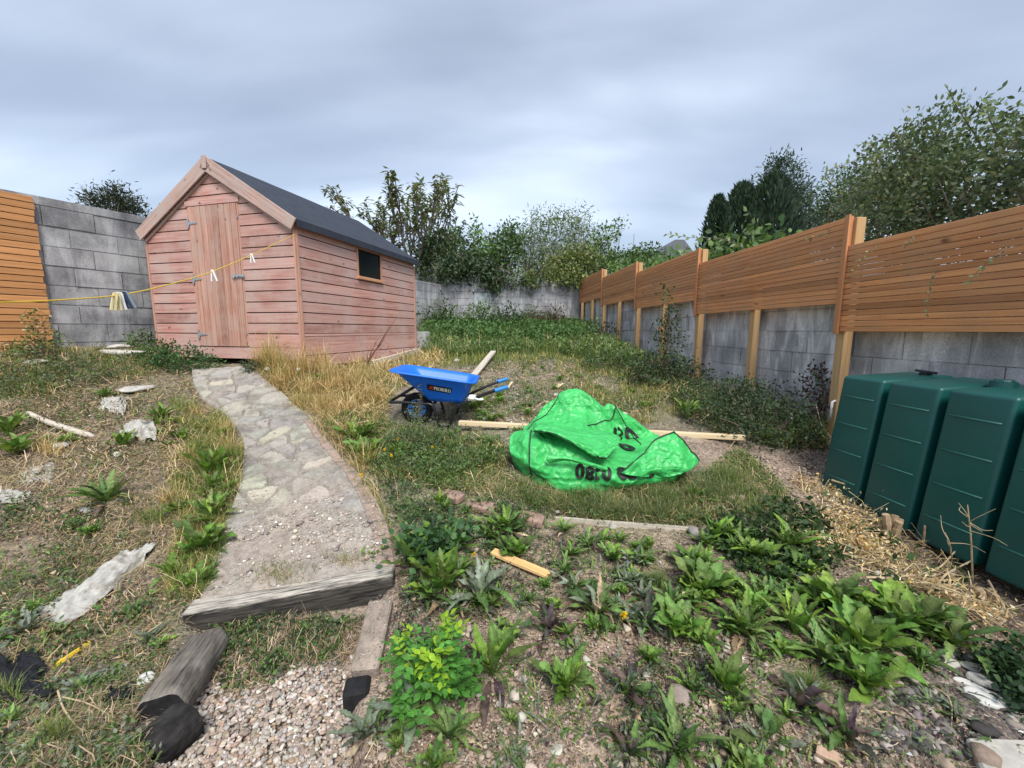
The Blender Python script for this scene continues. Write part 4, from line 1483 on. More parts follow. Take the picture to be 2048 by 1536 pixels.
bag_part('bag_body', Qb)
DR = [[(1066, 855, 3.20), (1120, 851, 3.24), (1180, 858, 3.24), (1222, 866, 3.20), (1241, 876, 3.12)],
      [(1070, 857, 3.08), (1120, 861, 3.06), (1172, 874, 3.03), (1215, 884, 3.00), (1238, 886, 3.00)],
      [(1068, 860, 2.99), (1112, 866, 2.93), (1160, 890, 2.88), (1196, 909, 2.86), (1228, 898, 2.90)],
      [(1067, 862, 2.98), (1108, 868, 2.91), (1156, 894, 2.86), (1190, 913, 2.845), (1209, 919, 2.84)]]
Qd, Nd = patch_mesh(cat_grid([[PX(*q) for q in r] for r in DR], 120, 80), .045, 301, 3.4)
bag_part('front_flap', Qd)
CR = [[(1240, 945, 2.84), (1281, 912, 2.90), (1312, 879, 3.00), (1349, 861, 3.04)],
      [(1256, 950, 2.83), (1296, 921, 2.86), (1332, 890, 2.93), (1367, 882, 3.0)],
      [(1285, 953, 2.83), (1320, 934, 2.83), (1356, 912, 2.88), (1384, 902, 2.96)],
      [(1330, 956, 2.85), (1360, 949, 2.84), (1384, 938, 2.87), (1400, 921, 2.93)]]
Qc, Nc = patch_mesh(cat_grid([[PX(*q) for q in r] for r in CR], 100, 90), .040, 401, 3.2)
bag_part('side_flap', Qc)
# hem lip pulled out of the pocket under the flap
LR = [[(1094, 912, 2.86), (1130, 912, 2.84), (1170, 922, 2.84), (1215, 935, 2.84)],
      [(1093, 920, 2.845), (1130, 917, 2.825), (1170, 926, 2.825), (1215, 939, 2.83)],
      [(1100, 926, 2.86), (1132, 921, 2.84), (1172, 930, 2.84), (1215, 943, 2.84)]]
Ql, Nl = patch_mesh(cat_grid([[PX(*q) for q in r] for r in LR], 60, 24), .006, 431, 5.0)
bag_part('hem_fold', Ql)


def surf(Q, N, u, v, off=.004):
    nv_, nu_ = Q.shape[:2]
    x, y = np.clip(u, 0, 1) * (nu_ - 1), np.clip(v, 0, 1) * (nv_ - 1)
    i, j = int(min(x, nu_ - 1.001)), int(min(y, nv_ - 1.001))
    fx, fy = x - i, y - j
    b = lambda A: (A[j, i] * (1 - fx) + A[j, i + 1] * fx) * (1 - fy) + (A[j + 1, i] * (1 - fx) + A[j + 1, i + 1] * fx) * fy
    return b(Q) + b(N) * off - bo_


def seam(Q, N, uv0, uv1, n=60, both=True, white=True):
    """overlocked black stitching along a line on the cloth"""
    mb, mw = MB(), MB()
    P = [surf(Q, N, uv0[0] + (uv1[0] - uv0[0]) * t, uv0[1] + (uv1[1] - uv0[1]) * t, .006) for t in np.linspace(0, 1, n)]
    P = np.array(P)
    mb.tube(P, .0032, 5)
    t_ = np.gradient(P, axis=0)
    for i in range(0, n, 1):
        t = t_[i] / (np.linalg.norm(t_[i]) + 1e-9)
        s = np.cross(t, np.array([0, -.75, .65]))
        s /= np.linalg.norm(s) + 1e-9
        mb.tube([P[i] - s * .001, P[i] + s * .011 + [0, 0, .002]], .0024, 4)
    return mb


mb = MB()
for Q, N, a, b, n in ((Qb, Nb, (.135, .44), (.15, .03), 34), (Qb, Nb, (.15, .10), (.33, .0), 26), (Qd, Nd, (.0, .97), (1, .985), 60), (Qc, Nc, (0, .02), (.98, .02), 44),
                      (Qc, Nc, (.985, .02), (.985, .98), 34), (Qb, Nb, (.45, .58), (.74, .84), 40), (Qb, Nb, (.02, .55), (.30, .87), 30), (Qb, Nb, (.73, .84), (.80, .55), 30)):
    t = seam(Q, N, a, b, n)
    mb.add(np.concatenate(t.V), t.F)
mb.obj('seam_stitching', INK, bag)


def write_on(Q, N, txt, u0, u1, v0, v1, flip=False, shear=0.0, off=.005, bold=.06):
    tv, tf = glyphs(txt)
    w = tv[:, 0].max()
    mb = MB()
    for bx, by in ((0, 0), (bold, 0), (-bold, 0), (0, bold), (0, -bold)):
        P = []
        for x, y in tv:
            x, y = x + bx, y + by
            P.append(surf(Q, N, u0 + (u1 - u0) * x / w, v0 + (v1 - v0) * y + shear * x / w, off + abs(bx) * .01 + abs(by) * .013))
        mb.add(P, tf)
    return mb


def merge(ms):
    o = MB()
    for t in ms:
        o.add(np.concatenate(t.V), t.F)
    return o


def uv_at(Q, px, py):
    q = to_px(Q)
    k = np.argmin((q[..., 0] - px) ** 2 + (q[..., 1] - py) ** 2 + (Q[..., 1] - Q[..., 1].min()) * 8)
    return (k % Q.shape[1]) / (Q.shape[1] - 1), (k // Q.shape[1]) / (Q.shape[0] - 1)


for nm, Q, N, txt, x0, y0, x1, y1 in (('printed_number', Qb, Nb, '0', 1152, 955, 1168, 930), ('printed_number', Qb, Nb, '8', 1171, 958, 1187, 936), ('printed_number', Qb, Nb, '1', 1191, 958, 1197, 938),
                                      ('printed_number', Qb, Nb, '0', 1204, 958, 1221, 938), ('printed_number', Qb, Nb, '8', 1238, 957, 1252, 938), ('printed_number', Qb, Nb, '8', 1255, 957, 1269, 938),
                                      ('printed_number', Qb, Nb, '2', 1284, 954, 1298, 936), ('printed_number', Qb, Nb, '7', 1301, 952, 1314, 934), ('printed_number', Qb, Nb, '6', 1320, 950, 1338, 930),
                                      ('printed_letters', Qb, Nb, '1', 1227, 872, 1231, 858), ('printed_letters', Qb, Nb, '2', 1233, 874, 1243, 860), ('printed_letters', Qb, Nb, 'O', 1248, 879, 1268, 861),
                                      ('printed_letters', Qb, Nb, 'o', 1246, 902, 1258, 890)):
    u0, v0 = uv_at(Q, x0, y0)
    u1, v1 = uv_at(Q, x1, y1)
    if abs(u1 - u0) < .003 or abs(v1 - v0) < .003:
        continue
    write_on(Q, N, txt, min(u0, u1), max(u0, u1), v0, v1, off=.012, bold=.07).obj(nm, INK, bag)

# timbers
lying_plank('timber', 'long pale new timber batten lying under the green bag', 'timber', G1(918, 862) + [0, 0, .0], G1(1487, 893) + [0, 0, .0], .055, .045, PLANK, lift=.06)
p0, p1 = G1(908, 812), G1(987, 716)
lying_plank('old_plank', 'bleached old plank lying on the ground behind the blue wheelbarrow', 'plank', p0, p1 + [0, 0, .05], .10, .03, GREYWOOD, lift=.06)
lying_plank('wood_offcut', 'short yellow offcut of planed wood lying on bare soil in front of the bag', 'plank', G1(985, 1112), G1(1098, 1160), .055, .018, wood_mat('offcut_wood', (.52, .31, .12), (.66, .45, .22), 'x', 60, .5), lift=.02)
o = lying_plank('board_edging', 'thin grey edging board half buried in front of the green bag', 'plank', G1(1110, 1035), G1(1395, 1057), .016, .07, GREYWOOD, lift=-.064)
lying_plank('wood_chip', 'small pale piece of broken wood on the rubble beyond the bag', 'wood piece', G1(1112, 780), G1(1125, 772), .07, .012, PLANK, lift=.03)
lying_plank('wood_splinter', 'thin pale splinter of wood on the rubble behind the wheelbarrow handles', 'wood piece', G1(1016, 782), G1(1024, 770), .03, .02, PLANK, lift=.03)
lying_plank('brown_board', 'brown broken board lying at the very front edge of the soil', 'plank', G1(1632, 1505), G1(1685, 1536), .05, .012, wood_mat('board_brown', (.30, .19, .13), (.44, .31, .22), 'x', 40, .3), lift=.012)

# sleeper, log and kerb at the near end of the path
a, b = G1(388, 1232), G1(792, 1148)
slp = lying_plank('railway_sleeper', 'weathered dark timber sleeper forming the step at the near end of the path', 'sleeper', G1(382, 1230) + [0, .0, .0], G1(792, 1150) + [0, .0, .0], .115, .15, SLEEPER, lift=-.112)
p0, p1 = G1(418, 1290), G1(322, 1432)
ld = p1 - p0
LOG = plain_mat('log_wood', (.19, .175, .155), .9, .2, var=.5, vscale=16, bump=.9, bscale=70, dirt=((.42, .39, .33), 9, .52, .8))
def logmesh(p0, p1, r, n=26, sides=22, seed=0, flat=.75):
    p0, p1 = np.asarray(p0), np.asarray(p1)
    d = p1 - p0
    d /= np.linalg.norm(d)
    s = np.cross(d, [0, 0, 1.0])
    s /= np.linalg.norm(s)
    u = np.cross(s, d)
    V = []
    for i in range(n):
        t = i / (n - 1)
        c = p0 + (p1 - p0) * t
        for k in range(sides):
            a = 2 * math.pi * k / sides
            rr = r * (1 + .10 * float(fbm(np.array(k * .55 if k < sides / 2 else (sides - k) * .55), np.array(t * 5), seed, 3))) * (1 if 0 < i < n - 1 else .93)
            V.append(c + s * math.cos(a) * rr + u * min(math.sin(a), flat + .06 * math.cos(3 * a)) * rr)
    F = [(i * sides + k, i * sides + (k + 1) % sides, (i + 1) * sides + (k + 1) % sides, (i + 1) * sides + k) for i in range(n - 1) for k in range(sides)]
    return V, F, [tuple(range(sides))[::-1], tuple(range((n - 1) * sides, n * sides))]


hl = np.linalg.norm(p1 - p0) / 2
V, F, caps = logmesh((-hl, 0, 0), (hl, 0, 0), .086, n=40, sides=36, seed=3)
lg = thing('edging_log', 'grey rounded log with a dark cut end, edging the gravel below the step', 'log', tuple((p0 + p1) / 2 + [0, 0, .012]))
_x = Vector((p1 - p0) / (2 * hl))
_y = Vector((0, 0, 1)).cross(_x).normalized()
lg.rotation_euler = Matrix((_x, _y, _x.cross(_y))).transposed().to_euler()
MB().add(V, F).obj('log_bark', wood_mat('log_wood', (.035, .032, .028), (.20, .175, .145), 'x', 90, .5, ((.38, .345, .29), 5.0, .55), isl=.0, bump=1.0, kscale=7, along=7), lg, smooth=True)
MB().add(V, caps).obj('cut_end', plain_mat('dark_end_grain', (.022, .021, .022), .95, .1, var=.4, vscale=30, bump=.7, bscale=90), lg)
p2 = G1(306, 1478)
V, F, caps = logmesh(p2 + [.05, .10, -.02], p2 + [0, -.03, -.03], .08, n=8, seed=8)
o = MB().add(np.array(V) - p2, F + caps).obj('log_stub', plain_mat('dark_stub_wood', (.03, .028, .027), .95, .1, var=.5, vscale=20, bump=.8, bscale=60), loc=p2)
tag(o, 'black end of a second buried log in front of the grey edging log', 'log')
a, b = G1(764, 1212), G1(732, 1352)
kb = lying_plank('kerb', 'dusty concrete kerb between the gravel and the weedy soil', 'kerb', a + [0, 0, .0], b, .115, .10, CONC, lift=-.045)
e = G1(716, 1385)
o = MB().box((-.05, -.055, -.06), (.05, .035, .055)).obj('timber_peg', plain_mat('dark_peg_wood', (.02, .02, .022), .9, .2, var=.4, vscale=30, bump=.5), loc=e, bevel=.012)
o.rotation_euler = (0, 0, .2)
tag(o, 'square black timber end at the near end of the dusty kerb', 'timber')
BRK = plain_mat('broken_brick', (.30, .19, .15), .95, .2, var=.3, vscale=10, bump=.7, bscale=50, dirt=((.42, .36, .31), 30, .5, .6))
for k, (x, y, w, ry, lb) in enumerate(((905, 995, .16, .5, 'broken reddish brick edging piece nearest the paved path'), (962, 1015, .20, .35, 'long reddish brick edging piece in the middle of the broken edging row'),
                                       (1062, 1040, .17, .3, 'large flat reddish brick piece below the bag at the end of the edging row'))):
    p = G1(x, y)
    o = MB().box((-w / 2, -.05, -.03), (w / 2, .05, .03)).obj('edging_brick', BRK, loc=p + [0, 0, .005], bevel=.012)
    o.rotation_euler = (.05, .04 * k, -ry)
    tag(o, lb, 'brick', 'broken brick edging')
p = G1(2000, 1525)
o = MB().prism([(-.16, -.12), (.3, -.12), (.3, .05), (-.05, .06)], 'z', -.03, .03).obj('paving_slab', PALE, loc=p, bevel=.008)
tag(o, 'corner of a pale paving slab at the bottom right edge', 'slab')

# ------------------------------------------------------------------ clothes line and pegs
lp = np.array([PX(-260, 612, 1.02), PX(0, 605, 1.43), PX(120, 600, 1.66), PX(240, 590, 2.0), PX(330, 571, 2.35), PX(425, 543, 2.87), PX(503, 510, 3.62), PX(560, 483, 4.55), PX(592, 468, 5.06)])
rope = MB().tube(smoothpath(lp, 8), .0032, 6).obj('clothes_line', YROPE, smooth=True)
tag(rope, 'thin yellow washing line stretched from the left to the shed corner', 'washing line')
sp_ = smoothpath(lp, 40)
pxl = to_px(sp_)
def peg(name, label, px, mats, ang=0.0, spread=.16, group=None, sway=0.0, s=1.0):
    k = int(np.argmin(np.abs(pxl[:, 0] - px)))
    p = sp_[k]
    t = thing(name, label, 'peg', tuple(p), 0, group)
    for sgn in (-1, 1):
        mb = MB()
        prof = [(-.0045, .012), (.0045, .012), (.006, -.005), (.0045, -.03), (.0055, -.062), (-.0035, -.062), (-.0045, -.03), (-.0045, -.005)]
        c, s_ = math.cos(sgn * spread / 2 + sway), math.sin(sgn * spread / 2 + sway)
        pr = [((x * c - z * s_) * s + sgn * .004, (x * s_ + z * c) * s) for x, z in prof]
        mb.prism(pr, 'x' if False else 'y', -.0045, .0045)
        mb.obj('peg_leg', mats, t, bevel=.001)
    MB().tube([(-.008 * s, 0, -.006), (.008 * s, 0, -.006)], .004, 8).obj('peg_spring', STEEL, t)
    t.rotation_euler = (0, 0, ang)
    return t


GP = 'bunch of pegs on the washing line'
for k, (px, mt, lb, sw) in enumerate(((229, CREAM, 'pale yellow clothes peg, the outermost of the bunch on the line', -.18), (235, CREAM, 'cream clothes peg second from the yellow end of the bunch', -.02),
                                      (241, WHITE, 'white clothes peg between the cream and dark pegs of the bunch', .10), (247, NAVY, 'dark navy clothes peg in the bunch on the line', .22),
                                      (252, plain_mat('grey_blue_plastic', (.25, .31, .36), .5, .4), 'grey-blue clothes peg next to the navy one in the bunch', .30))):
    peg('clothes_peg', lb, px, mt, 1.0, .10, GP, sw, 1.15)
peg('clothes_peg', 'single white clothes peg hanging on the line in front of the shed door', 425, WHITE, .15, .42, None, .1, 1.1)
peg('clothes_peg', 'single white clothes peg hanging on the line near the shed corner', 503, WHITE, .15, .36, None, .1, 1.1)
# ------------------------------------------------------------------ litter: sheeting, membrane, stones
def crumple(name, label, cat, poly, mat, seed, amp=.03, lift=.012, n=34, k=5, group=None, dome=.0):
    """a crumpled sheet lying on the ground; poly = four corners in photo pixels"""
    c = G([q[0] for q in poly], [q[1] for q in poly])
    u, v = np.meshgrid(np.linspace(0, 1, n), np.linspace(0, 1, n))
    r = np.random.default_rng(seed)
    uu_ = u + .10 * fbm(u * 3 + seed, v * 3, seed, 3) * np.minimum(1, 1)
    vv2 = v + .10 * fbm(u * 3, v * 3 + seed, seed + 1, 3)
    P = (c[0] * ((1 - uu_) * (1 - vv2))[..., None] + c[1] * (uu_ * (1 - vv2))[..., None] + c[2] * (uu_ * vv2)[..., None] + c[3] * ((1 - uu_) * vv2)[..., None])
    z = H(P[..., 0], P[..., 1]) + lift + amp * np.clip(crease(u, v, seed, k), -.3, 1) * .9 + .4 * amp * fbm(u * 14, v * 14, seed, 2)
    z += dome * np.sin(np.pi * u) * np.sin(np.pi * v)
    rim = np.minimum(np.minimum(u, 1 - u), np.minimum(v, 1 - v))
    z -= (lift + .02) * np.clip(1 - rim * 8, 0, 1) * (fbm(u * 5, v * 5, seed + 3, 2) > 0)
    P[..., 2] = z
    b = c.mean(0)
    o = link(name, mesh_data(name, P.reshape(-1, 3) - b, grid_faces(n, n), mat, smooth=True), loc=b)
    s = o.modifiers.new('thick', 'SOLIDIFY')
    s.thickness = .003
    return tag(o, label, cat, group)


GS_ = 'torn plastic sheeting in the left-hand weeds'
crumple('plastic_sheet', 'long twisted strip of greyish white sheeting lying below the left weeds', 'plastic sheet', [(75, 1235), (135, 1262), (310, 1100), (245, 1110)], SHEET, 4, .045, .03, 40, 4, GS_, .03)
crumple('plastic_sheet', 'crumpled white sheeting scrap in the weeds, furthest of the three scraps by the path', 'plastic sheet', [(195, 822), (250, 832), (258, 795), (205, 800)], SHEET, 5, .06, .03, 26, 4, GS_, .04)
crumple('plastic_sheet', 'crumpled pale sheeting scrap with a rounded fold, nearest the path edge', 'plastic sheet', [(238, 875), (318, 888), (306, 848), (256, 852)], SHEET, 6, .06, .04, 30, 4, GS_, .06)
crumple('plastic_sheet', 'flat grey torn sheeting at the left border above the long strip', 'plastic sheet', [(-20, 1015), (70, 1005), (60, 985), (-10, 985)], SHEET, 8, .03, .02, 24, 4, GS_)
crumple('plastic_sheet', 'pale sheet patch with grit on it, in the weeds left of the dark dandelion', 'plastic sheet', [(25, 965), (110, 968), (118, 925), (55, 935)], PALE, 9, .03, .01, 24, 4, GS_)
crumple('membrane', 'black weed membrane lying crumpled at the left border', 'membrane', [(-40, 1420), (105, 1400), (75, 1318), (-40, 1330)], FABRIC, 12, .04, .03, 40, 3.2)
crumple('membrane_scrap', 'small black scrap of membrane between the white stone and the log', 'membrane', [(205, 1412), (265, 1402), (262, 1382), (222, 1385)], FABRIC, 13, .04, .02, 24, 4)
p0, p1 = G1(20, 815), G1(215, 880)
mid = [G1(62, 835), G1(105, 858), G1(150, 868)]
o = MB().tube(smoothpath([G1(58, 832) + [0, 0, .03], G1(90, 848) + [0, 0, .03], G1(130, 862) + [0, 0, .03], G1(188, 878) + [0, 0, .02]], 6), [.022] * 6 + [.026] * 12 + [.012], 7)
o = o.obj('bleached_stick', GREYWOOD, smooth=True)
tag(o, 'bleached thick stick lying in the weeds on the left', 'stick')
o = MB().tube(smoothpath([G1(108, 1343) + [0, 0, .02], G1(140, 1322) + [0, 0, .022], G1(180, 1294) + [0, 0, .02]], 6), .011, 6).obj('yellow_strip', YPLAS)
o.scale = (1, 1, 1)
tag(o, 'yellow plastic strip lying in the grass above the black membrane', 'strip')


def rock(name, label, cat, px, py, size, mat, seed, flat=.4, group=None, yaw=None, lift=0.0, tilt=0.0):
    bm = bmesh.new()
    bmesh.ops.create_icosphere(bm, subdivisions=3, radius=1)
    r = np.random.default_rng(seed)
    V = np.array([v.co[:] for v in bm.verts])
    F = [tuple(v.index for v in f.verts) for f in bm.faces]
    bm.free()
    d = r.normal(size=(14, 3))
    d /= np.linalg.norm(d, axis=1, keepdims=True)
    for q in d:
        h = r.uniform(.55, .9)
        k = V @ q
        V = np.where((k > h)[:, None], V - np.outer(k - h, q) * .85, V)
    V = V * np.array([size[0], size[1], flat * size[0]]) * .55
    p = G1(px, py)
    o = MB().add(V, F).obj(name, mat, loc=p + [0, 0, flat * size[0] * .22 + lift], smooth=True)
    o.rotation_euler = (tilt, tilt * .5, r.uniform(0, 6) if yaw is None else yaw)
    return tag(o, label, cat, group)


CHALK = plain_mat('chalk_white_stone', (.58, .57, .53), .8, .3, var=.12, vscale=14, bump=.4, bscale=40, dirt=((.40, .36, .30), 20, .62, .6))
rock('white_stone', 'rough white lump of stone beside the grey log', 'stone', 293, 1365, (.075, .055), CHALK, 3, .7)
rock('white_pebble', 'smooth flat white pebble lying on top of the gravel', 'pebble', 440, 1418, (.042, .034), WHITE, 4, .35, yaw=.6)
GF = 'flat white stones at the right'
for k, (x, y, w, d, lb) in enumerate(((1892, 1325, .10, .07, 'flat whitish stone poking from under the arching leaves on the right'), (1955, 1340, .10, .07, 'flat whitish stone at the back of the pale group on the right'),
                                      (1968, 1365, .12, .06, 'flat whitish stone in the middle of the pale group on the right'), (1938, 1370, .10, .035, 'narrow white slip of stone in the pale group on the right'),
                                      (1982, 1405, .15, .085, 'biggest and whitest flat stone of the pale group on the right'), (2040, 1462, .10, .05, 'white flat stone cut by the right border'))):
    rock('flat_stone', lb, 'stone', x, y, (w, d), CHALK if k > 2 else PALE, 20 + k, .22, GF, yaw=-.45, tilt=.12)
rock('slate_chip', 'long thin grey slate chip on the bare soil at the front', 'stone', 1790, 1493, (.085, .026), plain_mat('slate_chip', (.42, .45, .44), .8, .3), 31, .12, yaw=-.75)
rock('round_stone', 'grey round stone standing in the grass at the bag\'s front right', 'stone', 1388, 1068, (.09, .07), plain_mat('grey_stone', (.30, .28, .26), .9, .2, var=.3, bump=.5), 33, .75)
rock('rubble_stone', 'brown lump of stone on the soil before the short edging bricks', 'stone', 1225, 1055, (.06, .05), PALE, 34, .7)
GW = 'flat pale stones by the left wall'
for k, (x, y, w, d, lb) in enumerate(((248, 712, .62, .24, 'large flat pale stone slab in front of the left block wall'), (235, 703, .30, .16, 'upper pale stone lying on the slab by the left wall'),
                                      (40, 712, .20, .10, 'small pale stone below the yellow slat fence'), (70, 727, .30, .12, 'long low pale stone in the weeds below the yellow slat fence'))):
    rock('pale_stone', lb, 'stone', x, y, (w, d), PALE, 40 + k, .22, GW, yaw=.2, lift=.05 if k == 1 else 0)
rock('buried_stone', 'buried pale stone right of the bleached stick', 'stone', 122, 893, (.19, .12), PALE, 51, .3)
rock('buried_stone', 'grey flat stone near the shed end of the path, in dry grass', 'stone', 277, 780, (.32, .26), plain_mat('grey_flat_stone', (.40, .39, .36), .9, .2, var=.3, vscale=10, bump=.5), 52, .25)
rock('buried_stone', 'small blue-grey stone by the stalk of the dark dandelion', 'stone', 170, 1022, (.13, .07), plain_mat('blue_grey_stone', (.34, .35, .36), .9, .2, var=.3), 53, .3)
rock('rubble_stone', 'pale rubble stone on the ground behind the old plank', 'stone', 913, 723, (.16, .12), PALE, 54, .5)
rock('rubble_stone', 'pale rubble stone at the shed corner next to the edging plank', 'stone', 850, 697, (.30, .14), PALE, 55, .5)
rock('rubble_stone', 'whitish stone above the tip of the green bag', 'stone', 1112, 792, (.12, .09), PALE, 56, .5)

# ------------------------------------------------------------------ plants: tools
def norm(v):
    return v / (np.linalg.norm(v, axis=-1, keepdims=True) + 1e-9)


def rdir(n, up=0.0, r=None):
    v = (r or rng).normal(size=(n, 3))
    v[:, 2] += up
    return norm(v)


def frames(d, nrm):
    """columns: side, along, normal"""
    d = norm(d)
    s = norm(np.cross(d, nrm))
    n = np.cross(s, d)
    return np.stack([s, d, n], -1)


LT_V = np.array([[0, 0, 0], [.5, .42, .10], [0, 1.0, -.06], [-.5, .42, .10]])
LT_F = np.array([[0, 1, 2], [0, 2, 3]])
LO_V = np.array([[0, 0, 0], [.36, .22, .06], [.5, .55, .09], [0, 1, -.08], [-.5, .55, .09], [-.36, .22, .06], [0, .5, 0]])
LO_F = np.array([[0, 1, 6], [1, 2, 6], [2, 3, 6], [3, 4, 6], [4, 5, 6], [5, 0, 6]])


def leaves(P, d, nrm, L, Wd, C, kind='t'):
    TV, TF = (LT_V, LT_F) if kind == 't' else (LO_V, LO_F)
    n = len(P)
    Fm = frames(d, nrm)
    sc = np.stack([np.broadcast_to(Wd, n), np.broadcast_to(L, n), np.broadcast_to(Wd, n)], -1)
    V = np.einsum('nij,nkj->nki', Fm, TV[None] * sc[:, None]) + P[:, None]
    k = len(TV)
    F = (TF[None] + (np.arange(n) * k)[:, None, None]).reshape(-1, 3)
    return V.reshape(-1, 3), F, np.repeat(C, k, 0)


def blades(P, h, w, az, lean, C, tipC=None, seg=3, droop=.35):
    n = len(P)
    h, w, lean = (np.broadcast_to(a, n) for a in (h, w, lean))
    hd = np.stack([np.cos(az), np.sin(az), np.zeros(n)], -1)
    sd_ = np.stack([-np.sin(az), np.cos(az), np.zeros(n)], -1)
    V = []
    C2 = []
    tipC = C if tipC is None else tipC
    for i in range(seg + 1):
        t = i / seg
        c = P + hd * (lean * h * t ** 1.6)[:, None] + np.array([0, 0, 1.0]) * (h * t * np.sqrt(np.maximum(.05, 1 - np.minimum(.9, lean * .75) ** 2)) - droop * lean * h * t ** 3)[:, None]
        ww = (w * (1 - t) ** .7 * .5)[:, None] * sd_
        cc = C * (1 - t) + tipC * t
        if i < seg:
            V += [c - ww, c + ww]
            C2 += [cc, cc]
        else:
            V += [c]
            C2 += [cc]
    V = np.stack(V, 1)
    k = V.shape[1]
    b = (np.arange(n) * k)[:, None, None]
    F4 = np.array([[2 * i, 2 * i + 1, 2 * i + 3, 2 * i + 2] for i in range(seg - 1)]).reshape(-1, 4)
    F3 = np.array([[2 * seg - 2, 2 * seg - 1, 2 * seg]])
    return V.reshape(-1, 3), [(F4[None] + b).reshape(-1, 4), (F3[None] + b).reshape(-1, 3)], np.stack(C2, 1).reshape(-1, 3)


def pick(pal, n, jit=.18, r=None):
    r = r or rng
    pal = np.asarray(pal, float)
    c = pal[r.integers(0, len(pal), n)]
    return np.clip(c * (1 + jit * r.normal(size=(n, 1))) * (1 + .03 * r.normal(size=(n, 3))), .004, .9)


def joinm(parts):
    V, F3, F4, C, n = [], [], [], [], 0
    for v, f, c in parts:
        for q in (f if isinstance(f, list) else [f]):
            (F3 if q.shape[1] == 3 else F4).append(q + n)
        V.append(v)
        C.append(c)
        n += len(v)
    return np.concatenate(V), [np.concatenate(x) for x in (F3, F4) if x], np.concatenate(C)


# palettes
P_BRIGHT = [(.125, .225, .034), (.10, .20, .034), (.165, .265, .045), (.115, .20, .05), (.14, .20, .055)]
P_MID = [(.085, .155, .040), (.11, .175, .048), (.068, .13, .036), (.13, .185, .06)]
P_DARK = [(.048, .080, .036), (.060, .098, .044), (.038, .066, .032), (.078, .108, .058)]
P_GREY = [(.15, .18, .125), (.12, .15, .10), (.19, .22, .165)]
P_PURP = [(.075, .05, .058), (.10, .062, .065), (.065, .068, .055), (.125, .085, .075)]
P_DRY = [(.56, .41, .20), (.48, .35, .17), (.62, .48, .26), (.42, .30, .14), (.36, .29, .12)]
P_TAN = [(.42, .31, .20), (.36, .26, .16), (.52, .41, .28), (.28, .205, .13)]
P_GRASS = [(.125, .19, .055), (.16, .215, .068), (.10, .155, .05), (.20, .23, .08)]
P_YGR = [(.24, .28, .06), (.31, .31, .08), (.19, .25, .055)]


def lance(L, Wd, el, droop, az, serr, wave, fold, n, col, r, rib=1.5, pet=.12, prof=.8, curl=0.0):
    """one long leaf as a ribbon three vertices wide"""
    t = np.linspace(0, 1, n + 1)
    a = el - droop * t ** 1.3
    rr = np.concatenate([[0], np.cumsum(np.cos((a[1:] + a[:-1]) / 2))]) * L / n
    z = np.concatenate([[0], np.cumsum(np.sin((a[1:] + a[:-1]) / 2))]) * L / n
    w = Wd / 2 * np.sin(np.pi * np.clip((t - pet * .5) / (1 - pet * .5), 0, 1) ** prof) ** .75
    w = np.maximum(w, Wd * .05 * (t < .97))
    def margin():
        q = np.where((np.arange(n + 1) + r.integers(0, 2)) % 2 == 1, 1.0, 0.0) * r.uniform(.2, 1.0, n + 1) + .35 * r.random(n + 1)
        return w * (1 + serr * .25 - serr * q)
    sw, sw2 = margin(), margin()
    lat = curl * np.sin(t * 2.5) * L
    ph = r.uniform(0, 6)
    wv = wave * Wd * np.sin(t * r.uniform(9, 15) + ph)
    wv2 = wave * Wd * np.sin(t * r.uniform(9, 15) + ph + 2)
    nx_, nz_ = -np.sin(a), np.cos(a)  # leaf normal in its own plane
    V = np.zeros((n + 1, 3, 3))
    for j, (s, ww, wvv) in enumerate(((-1, sw, wv), (0, 0 * w, 0 * w), (1, sw2, wv2))):
        hgt_ = np.abs(s) * (fold * w + wvv * (w / (Wd / 2 + 1e-9)))
        V[:, j, 0] = rr + nx_ * hgt_
        V[:, j, 1] = s * ww + lat
        V[:, j, 2] = z + nz_ * hgt_
    c, s_ = math.cos(az), math.sin(az)
    X = V[..., 0] * c - V[..., 1] * s_
    Y = V[..., 0] * s_ + V[..., 1] * c
    V = np.stack([X, Y, V[..., 2]], -1).reshape(-1, 3)
    i = np.arange(n)
    F = np.concatenate([np.stack([3 * i + j, 3 * i + j + 1, 3 * i + j + 4, 3 * i + j + 3], -1) for j in (0, 1)])
    cc = np.repeat(np.asarray(col)[None], 3 * (n + 1), 0).reshape(n + 1, 3, 3)
    cc[:, 1] *= rib
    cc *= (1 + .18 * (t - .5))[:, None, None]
    cc *= 1 + .10 * r.normal(size=(n + 1, 3, 1))
    return V, F, np.clip(cc.reshape(-1, 3), .004, .9)


def rosette(seed, nl, L, Wd, el, droop, serr, wave, fold, pal, dead=0, rib=1.5, n=14, pet=.15, prof=.8, tilt=0.0):
    r = np.random.default_rng(seed)
    parts = []
    for i in range(nl):
        f = i / nl
        l = r.uniform(*L) * (1 - .35 * f)
        e = r.uniform(*el) * (1 - f) + f * (1.35)  # the youngest leaves stand up
        e = min(e + .0, 1.45)
        az = i * 2.39996 + r.uniform(-.4, .4)
        parts.append(lance(l, Wd * r.uniform(.75, 1.2) * (l / L[1]) ** .5, e, r.uniform(*droop) * (1 - .5 * f), az, serr, wave, fold * r.uniform(.5, 1.3), n, pick(pal, 1, .2, r)[0], r, rib, pet, prof, r.uniform(-.12, .12)))
    for i in range(dead):
        az = r.uniform(0, 6.28)
        parts.append(lance(r.uniform(*L) * .8, Wd * .6, .25, .5, az, serr, wave * 1.6, fold, n, pick(P_TAN if r.random() < .6 else P_PURP, 1, .2, r)[0], r, 1.1, pet, prof, r.uniform(-.3, .3)))
    return joinm(parts)


